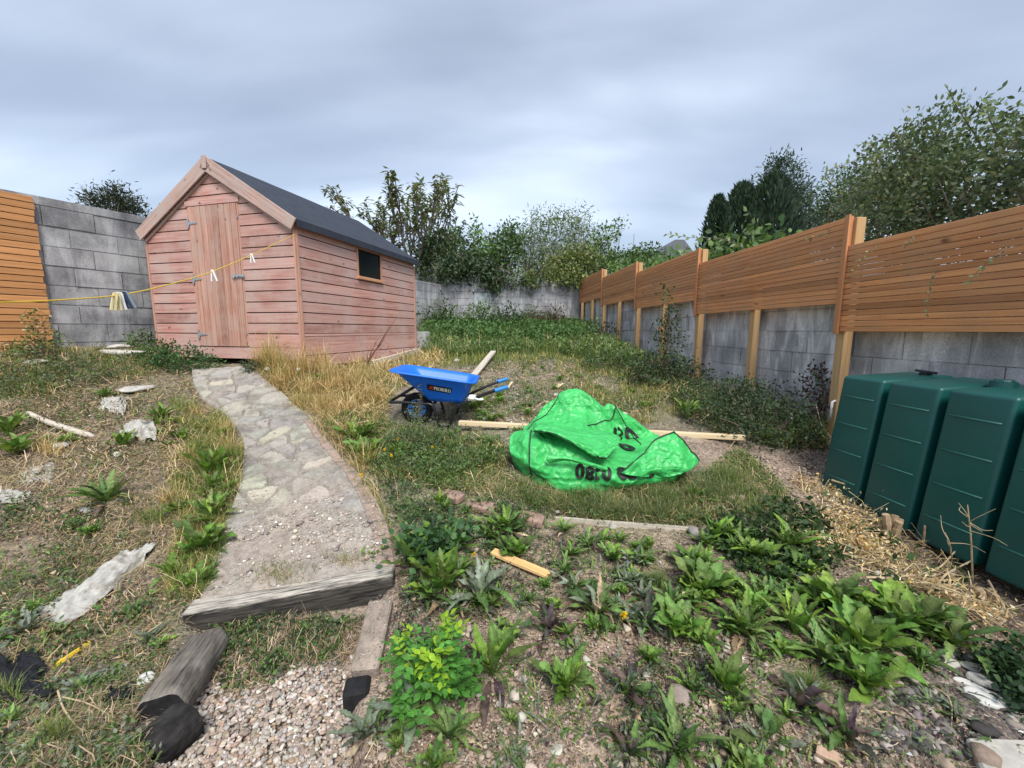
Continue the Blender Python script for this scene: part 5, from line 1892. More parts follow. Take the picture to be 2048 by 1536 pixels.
KINDS = {  # leaves, length, width, elevation, droop, serration, wave, fold, palette, dead leaves
    'dock': dict(prof=1.2, nl=20, L=(.17, .27), Wd=.062, el=(.45, 1.0), droop=(.3, 1.2), serr=.30, wave=.20, fold=.40, pal=P_BRIGHT, dead=2, rib=1.35, n=20),
    'tall': dict(prof=1.2, nl=15, L=(.19, .30), Wd=.058, el=(.8, 1.3), droop=(.1, .8), serr=.28, wave=.20, fold=.45, pal=P_BRIGHT, dead=2, rib=1.3, n=20),
    'dandelion': dict(nl=21, L=(.15, .26), Wd=.046, el=(.5, 1.1), droop=(.3, 1.2), serr=.62, wave=.12, fold=.35, pal=P_BRIGHT + P_MID, dead=3, rib=1.5, n=22),
    'arching': dict(nl=18, L=(.20, .34), Wd=.050, el=(.4, 1.0), droop=(.6, 1.6), serr=.50, wave=.16, fold=.4, pal=P_MID, dead=4, rib=1.5, n=22),
    'grey': dict(nl=15, L=(.16, .30), Wd=.052, el=(.3, .95), droop=(.7, 1.8), serr=.45, wave=.24, fold=.5, pal=P_GREY + P_MID[:1], dead=5, rib=1.5, n=20),
    'purple': dict(nl=11, L=(.11, .20), Wd=.036, el=(.4, 1.25), droop=(.3, 1.6), serr=.40, wave=.3, fold=.7, pal=P_PURP + P_MID[:1] + P_DARK[:1], dead=5, rib=1.3, n=18),
    'flat': dict(nl=10, L=(.12, .19), Wd=.055, el=(.2, .5), droop=(.2, .6), serr=.12, wave=.12, fold=.2, pal=P_GREY + P_MID, dead=2, rib=1.3, pet=.5, prof=1.4),
    'lettuce': dict(prof=1.2, nl=24, L=(.14, .24), Wd=.066, el=(.5, 1.15), droop=(.3, 1.1), serr=.34, wave=.24, fold=.35, pal=P_BRIGHT, dead=1, rib=1.3, n=20),
    'wilted': dict(nl=16, L=(.14, .28), Wd=.040, el=(.15, .9), droop=(.8, 2.0), serr=.5, wave=.28, fold=.6, pal=P_GREY + P_TAN[:1] + P_MID, dead=6, rib=1.4, n=20),
}
PROTO = {}
for ki, (k, kw) in enumerate(KINDS.items()):
    for v in range(5):
        PROTO[k, v] = mesh_data(k + '_leaves', *(lambda q: (q[0], q[1], LEAF, q[2]))(rosette(1000 + ki * 10 + v, **kw)), True)

# photo pixel of the foot, plant height in photo pixels, kind, label
ROS = [
    (1484, 1262, 92, 'dandelion', 'bright green rosette with long toothed leaves at the left end of the dense dock patch'),
    (1590, 1270, 105, 'tall', 'upright pair of tall dock leaves between the toothed rosette and the dense dock patch'),
    (1665, 1215, 105, 'lettuce', 'bright upright dock at the back of the dense patch by the dead twigs'),
    (1728, 1303, 125, 'dock', 'largest spreading dock with broad wrinkled leaves in the middle of the dense patch'),
    (1803, 1258, 105, 'lettuce', 'dense deep green dock nearest the green tank'),
    (1905, 1290, 110, 'arching', 'dark arching dock with long drooping leaves by the white stones'),
    (1732, 1374, 82, 'dock', 'small pale glossy dock in front of the largest spreading dock'),
    (1402, 1192, 85, 'lettuce', 'compact bright dock standing alone on soil behind the toothed rosette'),
    (1360, 1272, 70, 'lettuce', 'pale lettuce-like plant beside the small star-shaped one'),
    (1405, 1290, 55, 'dandelion', 'small star-shaped plant with thin pale leaf ribs'),
    (1452, 1388, 95, 'tall', 'upright plant with one dark bent leaf above pale shrivelled ones'),
    (1382, 1380, 50, 'dandelion', 'small toothed plant just left of the upright plant with shrivelled leaves'),
    (1352, 1505, 115, 'arching', 'big dark sprawling thistle-like rosette at the very front, right of the middle'),
    (1535, 1482, 70, 'flat', 'flat rosette with rounded paddle leaves on bare soil at the front'),
    (1618, 1412, 72, 'grey', 'grey-green prickly rosette behind the purple leaves'),
    (1290, 1252, 80, 'purple', 'purple-brown shrivelled plant left of the pale lettuce-like one'),
    (1592, 1420, 88, 'purple', 'dark purple upright leaves in front of the grey-green prickly rosette'),
    (1690, 1472, 82, 'purple', 'dark withered plant on the soil at the front, below the small pale dock'),
    (1577, 1098, 68, 'dandelion', 'spiky toothed plant directly left of the dead pale twigs'),
    (1432, 1078, 55, 'dandelion', 'toothed plant at the edge of the grass beside the grey round stone'),
    (1512, 1120, 55, 'dock', 'low spreading dock among ivy left of the dead twigs'),
    (1035, 1112, 52, 'lettuce', 'small compact bright plant just above the yellow offcut'),
    (900, 1105, 60, 'dock', 'mid green dock behind the big leafy clump at the sleeper end'),
    (826, 1138, 105, 'tall', 'tall leafy dock at the right end of the sleeper, tallest of the clump'),
    (884, 1180, 105, 'tall', 'dock with long upright leaves next to the clump at the sleeper end'),
    (958, 1196, 105, 'grey', 'big dock with grey undersides, leaves spread over the ground beside the offcut'),
    (1012, 1062, 62, 'dandelion', 'deeply toothed dandelion growing out of the broken bricks'),
    (1196, 1228, 92, 'wilted', 'large half-wilted dandelion with grey leaves beside the yellow flower'),
    (985, 1350, 125, 'tall', 'tall bright ribbed dock leaning against the lime green rose sapling'),
    (818, 1440, 115, 'grey', 'large grey sprawling thistle leaves spread in front of the rose sapling'),
    (735, 1470, 90, 'grey', 'grey drooping thistle leaves beside the black timber end'),
    (900, 1475, 85, 'arching', 'dark ragged dock under the rose sapling at the front'),
    (1132, 1374, 72, 'dock', 'green dock on open soil, centre of the front bed'),
    (1150, 1180, 60, 'wilted', 'grey wilted plant behind the yellow offcut'),
    (1096, 1262, 58, 'purple', 'purple withered dock between the rose sapling and the wilted dandelion'),
    (1022, 1440, 30, 'dandelion', 'tiny green seedling on the bare soil at the front'),
    (1034, 1512, 34, 'grey', 'tiny grey-green seedling at the bottom edge'),
    (1252, 1392, 80, 'purple', 'dark purple plant with narrow leaves, left of the small toothed plant'),
    (1262, 1510, 55, 'purple', 'purple shrivelled leaves beside the sprawling thistle at the bottom edge'),
    (424, 952, 90, 'tall', 'bright upright dandelion leaves in the yellow grass at the left path edge'),
    (428, 1042, 88, 'dandelion', 'toothed bright plant against the left path edge below the yellow grass'),
    (405, 1105, 75, 'lettuce', 'big bright lettuce-like plant at the left path edge, nearest the sleeper'),
    (350, 1150, 50, 'dock', 'low dock with broad leaves below the bright lettuce-like plant on the left'),
    (215, 1005, 80, 'arching', 'dark dandelion with dry flower stalks in the middle of the left weeds'),
    (246, 895, 42, 'tall', 'small bright tuft below the crumpled white sheeting'),
    (22, 872, 60, 'tall', 'leafy plant at the left border level with the bleached stick'),
    (36, 908, 50, 'dock', 'leafy plant at the left border just below the bleached stick'),
    (212, 795, 32, 'dandelion', 'small green dandelion behind the furthest sheeting scrap'),
    (322, 840, 45, 'dandelion', 'olive green dandelion among dry grass beside the sheeting with the rounded fold'),
    (48, 1515, 60, 'grey', 'pale grey-green plant with narrow leaves at the bottom left corner'),
    (106, 1432, 45, 'flat', 'plant with one broad leaf beside the black membrane'),
    (170, 1385, 50, 'wilted', 'ragged weeds right of the black membrane'),
    (715, 885, 58, 'dock', 'bright dock in the dry grass between the path and the wheelbarrow'),
    (732, 915, 52, 'lettuce', 'leafy dock right below the bright dock in the dry grass'),
    (797, 918, 42, 'tall', 'toothed plant carrying yellow flowers left of the feathery weeds'),
    (640, 768, 30, 'tall', 'green leaves in the middle of the tall dry grass in front of the shed'),
    (880, 1012, 42, 'tall', 'small bright upright plant next to the broken bricks'),
    (1395, 1000, 45, 'dandelion', 'bright dandelion in front of the right corner of the green bag'),
    (1640, 722, 30, 'dock', 'low leaves at the foot of the bush near the fence post'),
    (1375, 838, 48, 'tall', 'tall bright leaves beside the bushes behind the green bag'),
    (1543, 893, 45, 'tall', 'upright broad leaf at the end of the timber, against the dark bush'),
    (905, 1075, 40, 'dandelion', 'dark toothed weeds between the path corner and the broken bricks'),
    (1300, 1095, 32, 'tall', 'small upright green tuft on the soil before the edging board'),
    (940, 770, 26, 'dock', 'small weed right of the old plank end'),
    (1000, 800, 26, 'tall', 'yellowish low dock on the rubble below the wheelbarrow handles'),
    (955, 818, 30, 'dock', 'low dock at the near end of the old plank'),
    (1105, 820, 24, 'dandelion', 'little weed just behind the left shoulder of the green bag'),
    (905, 880, 34, 'tall', 'small docks at the left end of the timber'),
]
for i, (x, y, hp, k, lb) in enumerate(ROS):
    p = G1(x, y)
    me = PROTO[k, i % 5]
    zc_ = p[1] * math.cos(PITCH) - (p[2] - CAMZ) * math.sin(PITCH)
    size = hp / FPX * zc_
    zs = np.array([v.co.z for v in me.vertices]).max()
    s = size / zs * (1.0 if k not in ('flat', 'grey', 'wilted', 'arching') else .8)
    s = min(s * .86, 1.2)
    nm = {'tall': 'dock_plant', 'dock': 'dock_plant', 'lettuce': 'dock_plant', 'dandelion': 'dandelion_plant', 'arching': 'dandelion_plant', 'grey': 'thistle_plant',
          'purple': 'withered_plant', 'wilted': 'withered_plant', 'flat': 'plantain_plant'}[k]
    o = link(nm, me, loc=p + [0, 0, -.008])
    o.rotation_euler = (0, 0, i * 1.7)
    o.scale = (s, s, s * 1.0)
    tag(o, lb, 'weed', 'leafy weeds on the rough ground')

# dandelion flowers and seed heads
def flower(px, py, dz, label, seed=False, lean=.02, sz=.02):
    p = G1(px, py)
    t = thing('dandelion_clock' if seed else 'dandelion_flower', label, 'flower', tuple(p), 0, 'dandelion seed heads' if seed else 'yellow dandelion flowers')
    top = np.array([lean, -.01, dz])
    MB().tube(smoothpath([(0, 0, -.01), (lean * .3, 0, dz * .5), top], 6), .0022, 5).obj('stalk', plain_mat('stalk_green', (.16, .2, .07), .6) if 'stalk_green' not in MATS else MATS['stalk_green'], t)
    if seed:
        bm = bmesh.new()
        bmesh.ops.create_icosphere(bm, subdivisions=2, radius=sz)
        V = np.array([v.co[:] for v in bm.verts])
        bm.free()
        n = len(V)
        V, F, C = leaves(np.repeat(top[None], n, 0), V, np.roll(V, 1, 1) + .01, sz * 1.0, sz * .5, np.full((n, 3), .75))
        V2, F2, C2 = leaves(np.repeat(top[None], n, 0), V.reshape(n, -1, 3)[:, 2] - top, rdir(n), sz * 1.05, sz * .5, np.full((n, 3), .72))
        V, F, C = joinm([(V, F, C), (V2, F2, C2)])
        link('seed_head', mesh_data('seed_head', V, F, LEAF, C), t)
    else:
        n = 60
        d = rdir(n, .9)
        V, F, C = leaves(np.repeat(top[None], n, 0), d, np.array([[0, 0, 1.]]) + .3 * rdir(n), rng.uniform(.6, 1, n) * sz, sz * .28, pick([(.80, .55, .01), (.85, .62, .02)], n, .06))
        link('flower_head', mesh_data('flower_head', V, F, LEAF, C), t)


for x, y, dz, lb, lean in ((1232, 1262, .09, 'single big yellow dandelion flower over the wilted grey leaves on the soil', .03), (797, 905, .12, 'yellow flower on the toothed plant left of the feathery weeds, uppermost of its three', .0),
                           (866, 922, .12, 'lone yellow flower at the right foot of the feathery weeds', .0), (771, 925, .11, 'small yellow flower, left one of the three near the feathery weeds', 0.),
                           (785, 940, .12, 'yellow flower lowest of the three near the feathery weeds', 0.), (725, 978, .11, 'yellow flower standing at the right edge of the path', 0.),
                           (948, 1130, .07, 'small orange-yellow flower between the docks at the sleeper end', 0.)):
    flower(x, y, dz, lb, lean=lean, sz=.024 if 'big' in lb else .019)
for x, y, dz, lb in ((538, 772, .20, 'white dandelion clock in front of the shed, left one of the pair'), (600, 772, .20, 'white dandelion clock in front of the shed, right one of the pair'),
                     (240, 935, .11, 'white dandelion clock low in the left weeds')):
    flower(x, y, dz, lb, True, 0, .022)

# ------------------------------------------------------------------ lime green rose sapling
def pinnate(base, d, L, nleaf, lsz, col, r):
    """compound leaf: leaflets in pairs along a rib"""
    parts = []
    d = norm(d)
    s = norm(np.cross(d, [0, 0, 1.]))
    for i in range(nleaf):
        t = .35 + .65 * i / (nleaf - 1)
        p = base + d * L * t - np.array([0, 0, .25 * L * t * t])
        for sg in ((-1, 1) if i < nleaf - 1 else (0,)):
            ld_ = d * (.55 if sg else 1) + s * sg * .9 + np.array([0, 0, -.12])
            up = np.array([0, 0, 1.]) + .25 * r.normal(size=3)
            parts.append(leaves(p[None], ld_[None], up[None], lsz * r.uniform(.85, 1.1), lsz * .55, np.clip(col * (1 + .1 * r.normal()), .01, .9)[None], 'o'))
    return parts


bp = G1(868, 1395)
rose = thing('rose_sapling', 'bushy lime green rose sapling with rounded leaflets at the front', 'shrub', tuple(bp))
r_ = np.random.default_rng(77)
parts, stems = [], MB()
for k in range(34):
    az = r_.uniform(0, 6.28)
    rad = r_.uniform(.01, .135)
    top = np.array([math.cos(az) * rad * 1.1 + .01, math.sin(az) * rad, r_.uniform(.12, .30) - rad * .45])
    stems.tube(smoothpath([(0.02 * math.cos(az), .02 * math.sin(az), -.01), top * [.6, .6, .55], top], 5), [.004] * 5 + [.0028] * 5 + [.002], 5)
    young = top[2] > .19
    for q in range(5):
        a2 = az + r_.uniform(-2.2, 2.2)
        d = np.array([math.cos(a2), math.sin(a2), r_.uniform(.0, .5) if q else .9])
        f = r_.random()
        if young and q < 2:
            col = np.array([.26, .42, .03]) * (.8 + .4 * f)
        else:
            col = np.array([.07, .20, .035]) * (.75 + .7 * f)
        parts += pinnate(top * (.55 + .45 * r_.random() if q else 1), d, r_.uniform(.055, .085), 3, r_.uniform(.030, .044), col, r_)
V, F, C = joinm(parts)
link('foliage', mesh_data('foliage', V, F, LEAF, C), rose)
stems.obj('stems', MATS['stalk_green'], rose)

# ------------------------------------------------------------------ shrubs, hedges and trees


def cloud(blobs, n, size, pal, r, per=9, spread=2.0, up=.25, kind='t', aspect=.5, shell=.45, out=.6, jit=.16, tone=.22):
    """leaves gathered on twig ends through the volume of some ellipsoids"""
    blobs = np.asarray(blobs, float)
    vol = blobs[:, 3] * blobs[:, 4] * blobs[:, 5]
    w = vol ** .75
    w /= w.sum()
    nt = max(4, n // per)
    b = r.choice(len(blobs), nt, p=w)
    d = rdir(nt, 0, r)
    rad = r.random(nt) ** shell
    c = blobs[b, :3] + d * blobs[b, 3:6] * rad[:, None]
    tw = np.repeat(np.arange(nt), per)
    nn = len(tw)
    P = c[tw] + r.normal(size=(nn, 3)) * size * spread * .5
    ld_ = norm(d[tw] * out + rdir(nn, up, r) * .9)
    C = pick(pal, nt, tone, r)[tw] * (1 + jit * r.normal(size=(nn, 1)))
    L = size * r.uniform(.65, 1.25, nn)
    return leaves(P, ld_, rdir(nn, .8, r), L, L * aspect, np.clip(C, .006, .9), kind), c


def shrub(name, label, base, blobs, n, size, pal, cat='shrub', group=None, seed=0, nst=10, sr=.012, stemmat=None, stemname='stems', extra=None, **kw):
    """blobs are given relative to the base"""
    r = np.random.default_rng(500 + seed)
    base = np.asarray(base, float)
    t = thing(name, label, cat, tuple(base), 0, group)
    (V, F, C), c = cloud(blobs, n, size, pal, r, **kw)
    link('foliage', mesh_data('foliage', V, F, LEAF, C), t)
    mb = MB()
    for q in c[r.choice(len(c), min(nst, len(c)), replace=False)]:
        root = np.array([q[0] * .25, q[1] * .25, min(-.03, q[2] - .1)])
        m_ = root * .4 + q * .6 + r.normal(size=3) * .05 * np.linalg.norm(q)
        m_[2] = max(m_[2], root[2])
        mb.tube(smoothpath([root, m_, q], 4), np.linspace(sr, sr * .3, 9), 5)
    mb.obj(stemname, stemmat or BARK, t)
    return t


GFB = 'bushes along the foot of the right-hand fence'
shrub('dark_bush', 'dense dark leafy bush against the wall between the two nearest posts', G1(1530, 882), [(0, 0, .16, .48, .35, .28), (-.35, .15, .14, .35, .3, .2), (.25, .25, .26, .3, .25, .25), (-.1, .3, .34, .3, .2, .26)], 5200, .034, P_DARK + P_DARK + [(.07, .10, .07)], group=GFB, seed=1, nst=30, per=7, aspect=.55)
shrub('dark_bush', 'low dark bush in front of the second post, left of the denser one', G1(1420, 820), [(0, 0, .14, .45, .35, .22), (.4, .1, .14, .35, .3, .2)], 2600, .036, P_DARK + P_MID[:1], group=GFB, seed=2, nst=20)
shrub('rose_bush', 'tall straggly rose bush in front of a fence post with one pink bloom', G1(1328, 772), [(0, 0, .25, .42, .4, .35), (.05, .1, .75, .22, .22, .35), (0, .1, 1.15, .10, .10, .30), (-.25, 0, .15, .4, .35, .2), (.35, .05, .15, .35, .3, .22)], 3400, .045, P_DARK + P_DARK + P_MID[:1] + [(.09, .06, .05)], group=GFB, seed=3, nst=26, per=8, aspect=.55)
rb = [o for o in scene.objects if o.name.startswith('rose_bush')][0]
rp = PX(1320, 657, 6.6) - np.array(rb.location)
V, F, C = leaves(np.repeat(rp[None], 30, 0), rdir(30, .4), rdir(30), .05, .05, pick([(.75, .42, .34), (.80, .55, .45)], 30, .05), 'o')
link('pink_bloom', mesh_data('pink_bloom', V, F, LEAF, C), rb)
shrub('red_leaf_bush', 'dark reddish stems and leaves beside the nearest fence post', G1(1640, 850), [(0, 0, .18, .12, .15, .16), (-.04, .1, .42, .10, .1, .14)], 420, .05, P_PURP + P_DARK[:2], group=GFB, seed=4, nst=8, per=6)
shrub('dark_bush', 'spreading low bush at the wall foot between the second and third posts', G1(1290, 745), [(0, 0, .15, .6, .6, .22), (-.6, .2, .12, .5, .5, .2)], 2200, .05, P_MID + P_DARK, group=GFB, seed=5, nst=14)
GBK = 'shrubs in front of the back wall'
for k, (x, y, Y, w, hh, pal, lb, sz, n) in enumerate((
        (1008, 668, 12.0, .70, .68, P_DARK, 'round dark green shrub in the middle in front of the back wall', .09, 900),
        (1092, 660, 12.3, .75, .72, [(.15, .10, .075), (.12, .085, .06), (.10, .10, .05)], 'brown seeding shrub near the right end of the back wall', .08, 1000),
        (945, 652, 12.4, 1.0, .80, P_MID, 'bright mounded weeds left of the patched panel in the back wall', .08, 1100),
        (872, 660, 11.6, .7, .85, P_DARK + P_MID, 'weedy bush behind the far corner of the shed', .09, 900),
        (968, 655, 12.9, .25, .85, P_GREY, 'thin pale-stemmed sapling in front of the patched panel', .08, 220),
        (1050, 655, 12.8, .5, .6, P_GREY + P_MID, 'pale feathery shrub between the dark and brown ones at the back wall', .08, 700),
        (1165, 688, 10.2, .6, .45, P_MID, 'green weed mound at the foot of the far fence panels', .08, 900),
        (1200, 700, 9.6, .45, .4, P_PURP + P_DARK, 'dark withered bush by the fourth fence post', .07, 500),
        (1052, 668, 11.8, .5, .35, P_YGR + P_MID, 'yellowish low shrub left of the brown one', .07, 600))):
    p = PX(x, y, Y)
    p[2] = H(p[0], p[1])
    shrub('back_shrub', lb, p, [(0, 0, hh * .45, w, w * .7, hh * .55), (w * .3, 0, hh * .8, w * .5, w * .4, hh * .4)], n, sz, pal, group=GBK, seed=20 + k, nst=10, per=7)
# weeds round the shed
shrub('nettle_clump', 'dark green nettle-like clump at the left corner of the shed front', G1(352, 742), [(0, 0, .16, .38, .25, .17), (-.30, .15, .18, .25, .2, .2), (.25, .08, .10, .22, .2, .12)], 2100, .040, [(.05, .12, .035), (.065, .14, .045), (.04, .09, .03)], group='weeds round the shed', seed=40, per=7)
shrub('tall_weed', 'tall thin weeds in front of the yellow slat fence', G1(88, 715), [(0, 0, .20, .24, .2, .2), (-.05, 0, .42, .12, .1, .14), (-.25, .1, .1, .3, .2, .12)], 900, .035, P_MID + P_TAN[:1], group='weeds round the shed', seed=41, per=6, nst=20, sr=.004)
shrub('leafy_weed', 'green leaves at the foot of the left wall by the shed corner', G1(288, 700), [(0, 0, .12, .18, .15, .15)], 420, .045, P_DARK + P_MID, group='weeds round the shed', seed=42)
shrub('leafy_weed', 'dark weed tuft under the shed skirt beside the dry grass', G1(510, 745), [(0, 0, .06, .14, .12, .07)], 420, .032, P_DARK, group='weeds round the shed', seed=43)
shrub('feathery_weed', 'feathery grey-green weeds growing in front of the wheelbarrow wheel', G1(838, 900), [(0, 0, .13, .28, .22, .15), (.16, .1, .09, .25, .2, .12), (-.06, .1, .24, .1, .1, .12)], 3000, .020, [(.12, .17, .07), (.09, .14, .055), (.15, .19, .10)], group='weeds round the wheelbarrow', seed=44, per=10, aspect=.35)
shrub('feathery_weed', 'thin sprig of pale weed in front of the wheelbarrow tray', G1(838, 862), [(0, -.02, .22, .05, .05, .10), (.04, -.03, .38, .03, .03, .08)], 160, .022, [(.16, .18, .09), (.20, .21, .11)], group='weeds round the wheelbarrow', seed=45, per=6, nst=8, sr=.003)
shrub('leafy_weed', 'nettle-like leafy clump leaning over the right end of the sleeper', G1(845, 1120), [(0, 0, .09, .13, .10, .09), (.14, .02, .10, .10, .09, .08)], 420, .048, [(.06, .14, .05), (.08, .17, .06), (.05, .11, .05)], group='leafy weeds on the rough ground', seed=46, per=6, kind='o', aspect=.7)
shrub('leafy_weed', 'small pale seedling growing on the paving above the sleeper', G1(735, 1125), [(0, 0, .03, .05, .04, .03)], 60, .024, P_YGR + P_BRIGHT, group='leafy weeds on the rough ground', seed=47, per=6, kind='o', aspect=.6)
# dead flower stalk against the shed side
b_ = G1(730, 738)
mb = MB()
r_ = np.random.default_rng(8)
for k in range(7):
    tip = PX(745 + 8 * k, 690 - 9 * k + 4 * (k % 2), b_[1] + .1) - b_
    mb.tube(smoothpath([(0, 0, -.02), tip * .35 + [0, 0, .02], tip * .7 + r_.normal(size=3) * .02, tip], 6), np.linspace(.006, .002, 19), 5)
st = thing('dead_stalk', 'reddish-brown dead dock stalk leaning against the shed side', 'weed', tuple(b_), 0, 'weeds round the shed')
mb.obj('stems', plain_mat('dead_stem', (.13, .055, .04), .8), st)
(V, F, C), _ = cloud([(.05, 0, .12, .1, .1, .1), (.2, .05, .3, .16, .05, .2)], 200, .022, [(.15, .06, .045), (.10, .06, .05)], r_, per=5)
link('seeds', mesh_data('seeds', V, F, LEAF, C), st)

# ivy on the back wall
def at_wall(px, py, off=-.05, Yg=13.6):
    """point on the back wall's face"""
    d = rays(px, py)
    a, b = B1, BE
    e = b - a
    t = (a[0] * e[1] - a[1] * e[0]) / (d[0] * e[1] - d[1] * e[0])
    return d * (t + off) + np.array([0, 0, CAMZ])


def wall_ivy(label, spots, n, size, pal, seed, hang=0.0):
    r = np.random.default_rng(seed)
    P = np.array([at_wall(x, y, o) for x, y, rx, rz_, o in spots])
    base = P.mean(0)
    bl = [(*(p - base), rx * 13.6 / FPX, .35, rz_ * 13.6 / FPX) for p, (x, y, rx, rz_, o) in zip(P, spots)]
    t = thing('ivy', label, 'ivy', tuple(base), 0, 'ivy on the back wall')
    (V, F, C), c = cloud(bl, n, size, pal, r, per=6, up=-.2 if hang else .2, aspect=.55)
    link('foliage', mesh_data('foliage', V, F, LEAF, C), t)
    mb = MB()
    for q in c[:25]:
        mb.tube(smoothpath([q + [r.normal() * .2, .2, .35], q * [1, 1, 1] + [0, .05, .15], q], 4), .012, 5)
    mb.obj('vines', BARK, t)


wall_ivy('dark dome of drooping ivy over the left half of the back wall', [(910, 535, 38, 22, .15), (945, 540, 40, 22, .1), (900, 548, 40, 10, 0), (985, 550, 30, 16, .05)], 3600, .13, P_DARK + [(.06, .095, .05)], 61, 1)
wall_ivy('thin trailing ivy hanging down the middle of the back wall', [(1010, 560, 40, 14, -.03), (1050, 560, 35, 10, -.03), (985, 572, 20, 12, -.05)], 1300, .10, P_MID + P_DARK, 62, 1)
wall_ivy('yellow-green ivy spilling over the right corner of the back wall', [(1130, 530, 40, 26, .3), (1165, 520, 36, 26, .3), (1110, 552, 30, 14, 0), (1150, 556, 30, 14, -.1), (1062, 562, 14, 10, -.05)], 3300, .13, [(.16, .20, .06), (.20, .23, .08), (.11, .16, .05), (.22, .25, .12)], 63)

# trees and bushes beyond the walls
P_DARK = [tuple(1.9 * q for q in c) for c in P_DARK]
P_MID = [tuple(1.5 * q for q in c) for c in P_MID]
GT = 'trees and bushes beyond the walls'
def far_shrub(label, px, Y, blobs_px, n, size, pal, seed, name='far_bush', cat='bush', **kw):
    """blobs in photo pixels (x, y, half width, half height), set Y metres away"""
    base = PX(px, 600, Y)
    base[2] = 1.4
    k = Y / FPX
    bl = []
    for q in blobs_px:
        x, y, rx, ry = q[:4]
        dy = q[4] if len(q) > 4 else 0
        p = PX(x, y, Y + dy) - base
        bl.append((*p, rx * k, min(rx * k, 1.6) * .9, ry * k))
    return shrub(name, label, base, bl, n, size, pal, cat=cat, group=GT, seed=seed, **kw)


far_shrub('broad willow-like bush with pale drooping leaves behind the back wall', 1110, 16.5, [(1110, 500, 78, 62), (1060, 520, 60, 50), (1165, 505, 55, 55), (1070, 455, 40, 30), (1140, 450, 50, 30), (1100, 545, 110, 30)], 11000, .17, [(.15, .20, .10), (.19, .24, .13), (.11, .155, .07), (.22, .26, .15)], 70, aspect=.22, up=-.35, nst=34, sr=.035, per=9)
far_shrub('dark leafy bush left of the willow-like bush, behind the ivy', 1000, 15.8, [(1010, 500, 40, 40), (980, 530, 50, 30), (1025, 470, 22, 26)], 3000, .16, P_DARK + P_MID[:1], 71, nst=16, sr=.03)
far_shrub('dark rounded bushes between the sparse tree and the ivy dome', 905, 15.6, [(880, 505, 45, 34), (925, 505, 40, 30), (850, 520, 30, 40), (890, 480, 24, 20)], 3400, .16, P_DARK + [(.07, .06, .04)], 72, nst=16, sr=.03)
far_shrub('slender upright sprig standing between the bushes over the back wall', 955, 15.2, [(952, 470, 10, 22), (962, 500, 16, 22), (978, 492, 8, 16), (948, 452, 7, 8)], 420, .15, P_MID, 73, nst=12, sr=.015, per=6)
far_shrub('thin arching branches at the right end of the willow-like bush', 1215, 16.0, [(1215, 470, 20, 20), (1195, 500, 24, 30), (1240, 450, 9, 14)], 600, .15, P_MID + P_DARK, 74, nst=18, sr=.015, per=5)
far_shrub('dark spiky bush showing over the left block wall', 228, 9.5, [(225, 408, 45, 24), (255, 412, 34, 20), (195, 405, 25, 18), (235, 385, 22, 14), (270, 425, 20, 12)], 2400, .10, [(.035, .05, .03), (.05, .065, .04), (.028, .04, .026)], 75, nst=30, sr=.02, aspect=.28, per=7)
far_shrub('dense green hedge top showing over the farthest orange panels', 1225, 15.0, [(1200, 530, 40, 16), (1250, 520, 44, 16), (1290, 515, 40, 14)], 3000, .13, [(.085, .15, .05), (.065, .12, .04), (.11, .17, .06)], 76, nst=8, name='far_hedge', cat='hedge')
# hedge right behind the fence
r_ = np.random.default_rng(90)
def fence_hedge(label, Ya, Yb, off, ztop, n, size, pal, seed, depth=.6, **kw):
    base = np.array([*fpt((Ya + Yb) / 2, off), 1.3])
    bl = []
    m_ = max(3, int((Yb - Ya) / .7))
    for i in range(m_):
        Y = Ya + (Yb - Ya) * i / (m_ - 1)
        q = np.array([*fpt(Y, off), 0]) - [base[0], base[1], 0]
        zt = ztop(Y) + .12 * r_.normal()
        q[2] = (zt + 2.0) / 2 - base[2]
        bl.append((*q, .75, depth, (zt - 2.0) / 2 + .1))
    return shrub('fence_hedge', label, base, bl, n, size, pal, cat='hedge', group=GT, seed=seed, **kw)


fence_hedge('bright ivy-leaved hedge behind the middle orange panels', 6.6, 12.5, .95, lambda Y: CAMZ + .80 + .085 * Y, 9000, .10, [(.10, .18, .055), (.13, .22, .07), (.075, .14, .05), (.17, .24, .09)], 91, nst=20, sr=.03, kind='o', aspect=.8)
hd_ = fence_hedge('tall dense shrub hedge with grey-green leaves leaning over the nearest orange panels', 1.4, 4.15, 1.15, lambda Y: CAMZ + 1.62 + .10 * Y, 36000, .050, [(.115, .165, .085), (.095, .14, .07), (.145, .19, .105), (.08, .12, .065), (.20, .22, .13)], 92, depth=.8, nst=60, sr=.011, kind='o', aspect=.5, per=8)
ho = np.array(hd_.location)
def spray(name, pts, lsz, n, pal, seed, r0=.006, mat=None):
    """a long shoot with leaves in two ranks, a part of the hedge"""
    r = np.random.default_rng(seed)
    P = smoothpath(np.array(pts) - ho, 12)
    k = np.linspace(.08, 1, n)
    q = np.stack([np.interp(k, np.linspace(0, 1, len(P)), P[:, i]) for i in range(3)], -1)
    t = norm(np.gradient(q, axis=0))
    sdv = norm(np.cross(t, rdir(1, 0, r) + [0, -1.5, .3]))
    sg = np.where(np.arange(n) % 2 == 0, 1, -1)[:, None]
    V, F, C = leaves(q, t * .8 + sdv * sg + .25 * rdir(n, 0, r), np.array([[0, -1, .5]]) + .5 * rdir(n, 0, r), lsz * r.uniform(.7, 1.15, n), lsz * .5, pick(pal, n, .15, r), 'o')
    mb = MB().tube(P, np.linspace(r0, r0 * .35, len(P)), 5)
    o = mb.obj(name, mat or BARK, hd_)
    link('leaves', mesh_data('leaves', V, F, LEAF, C), o)


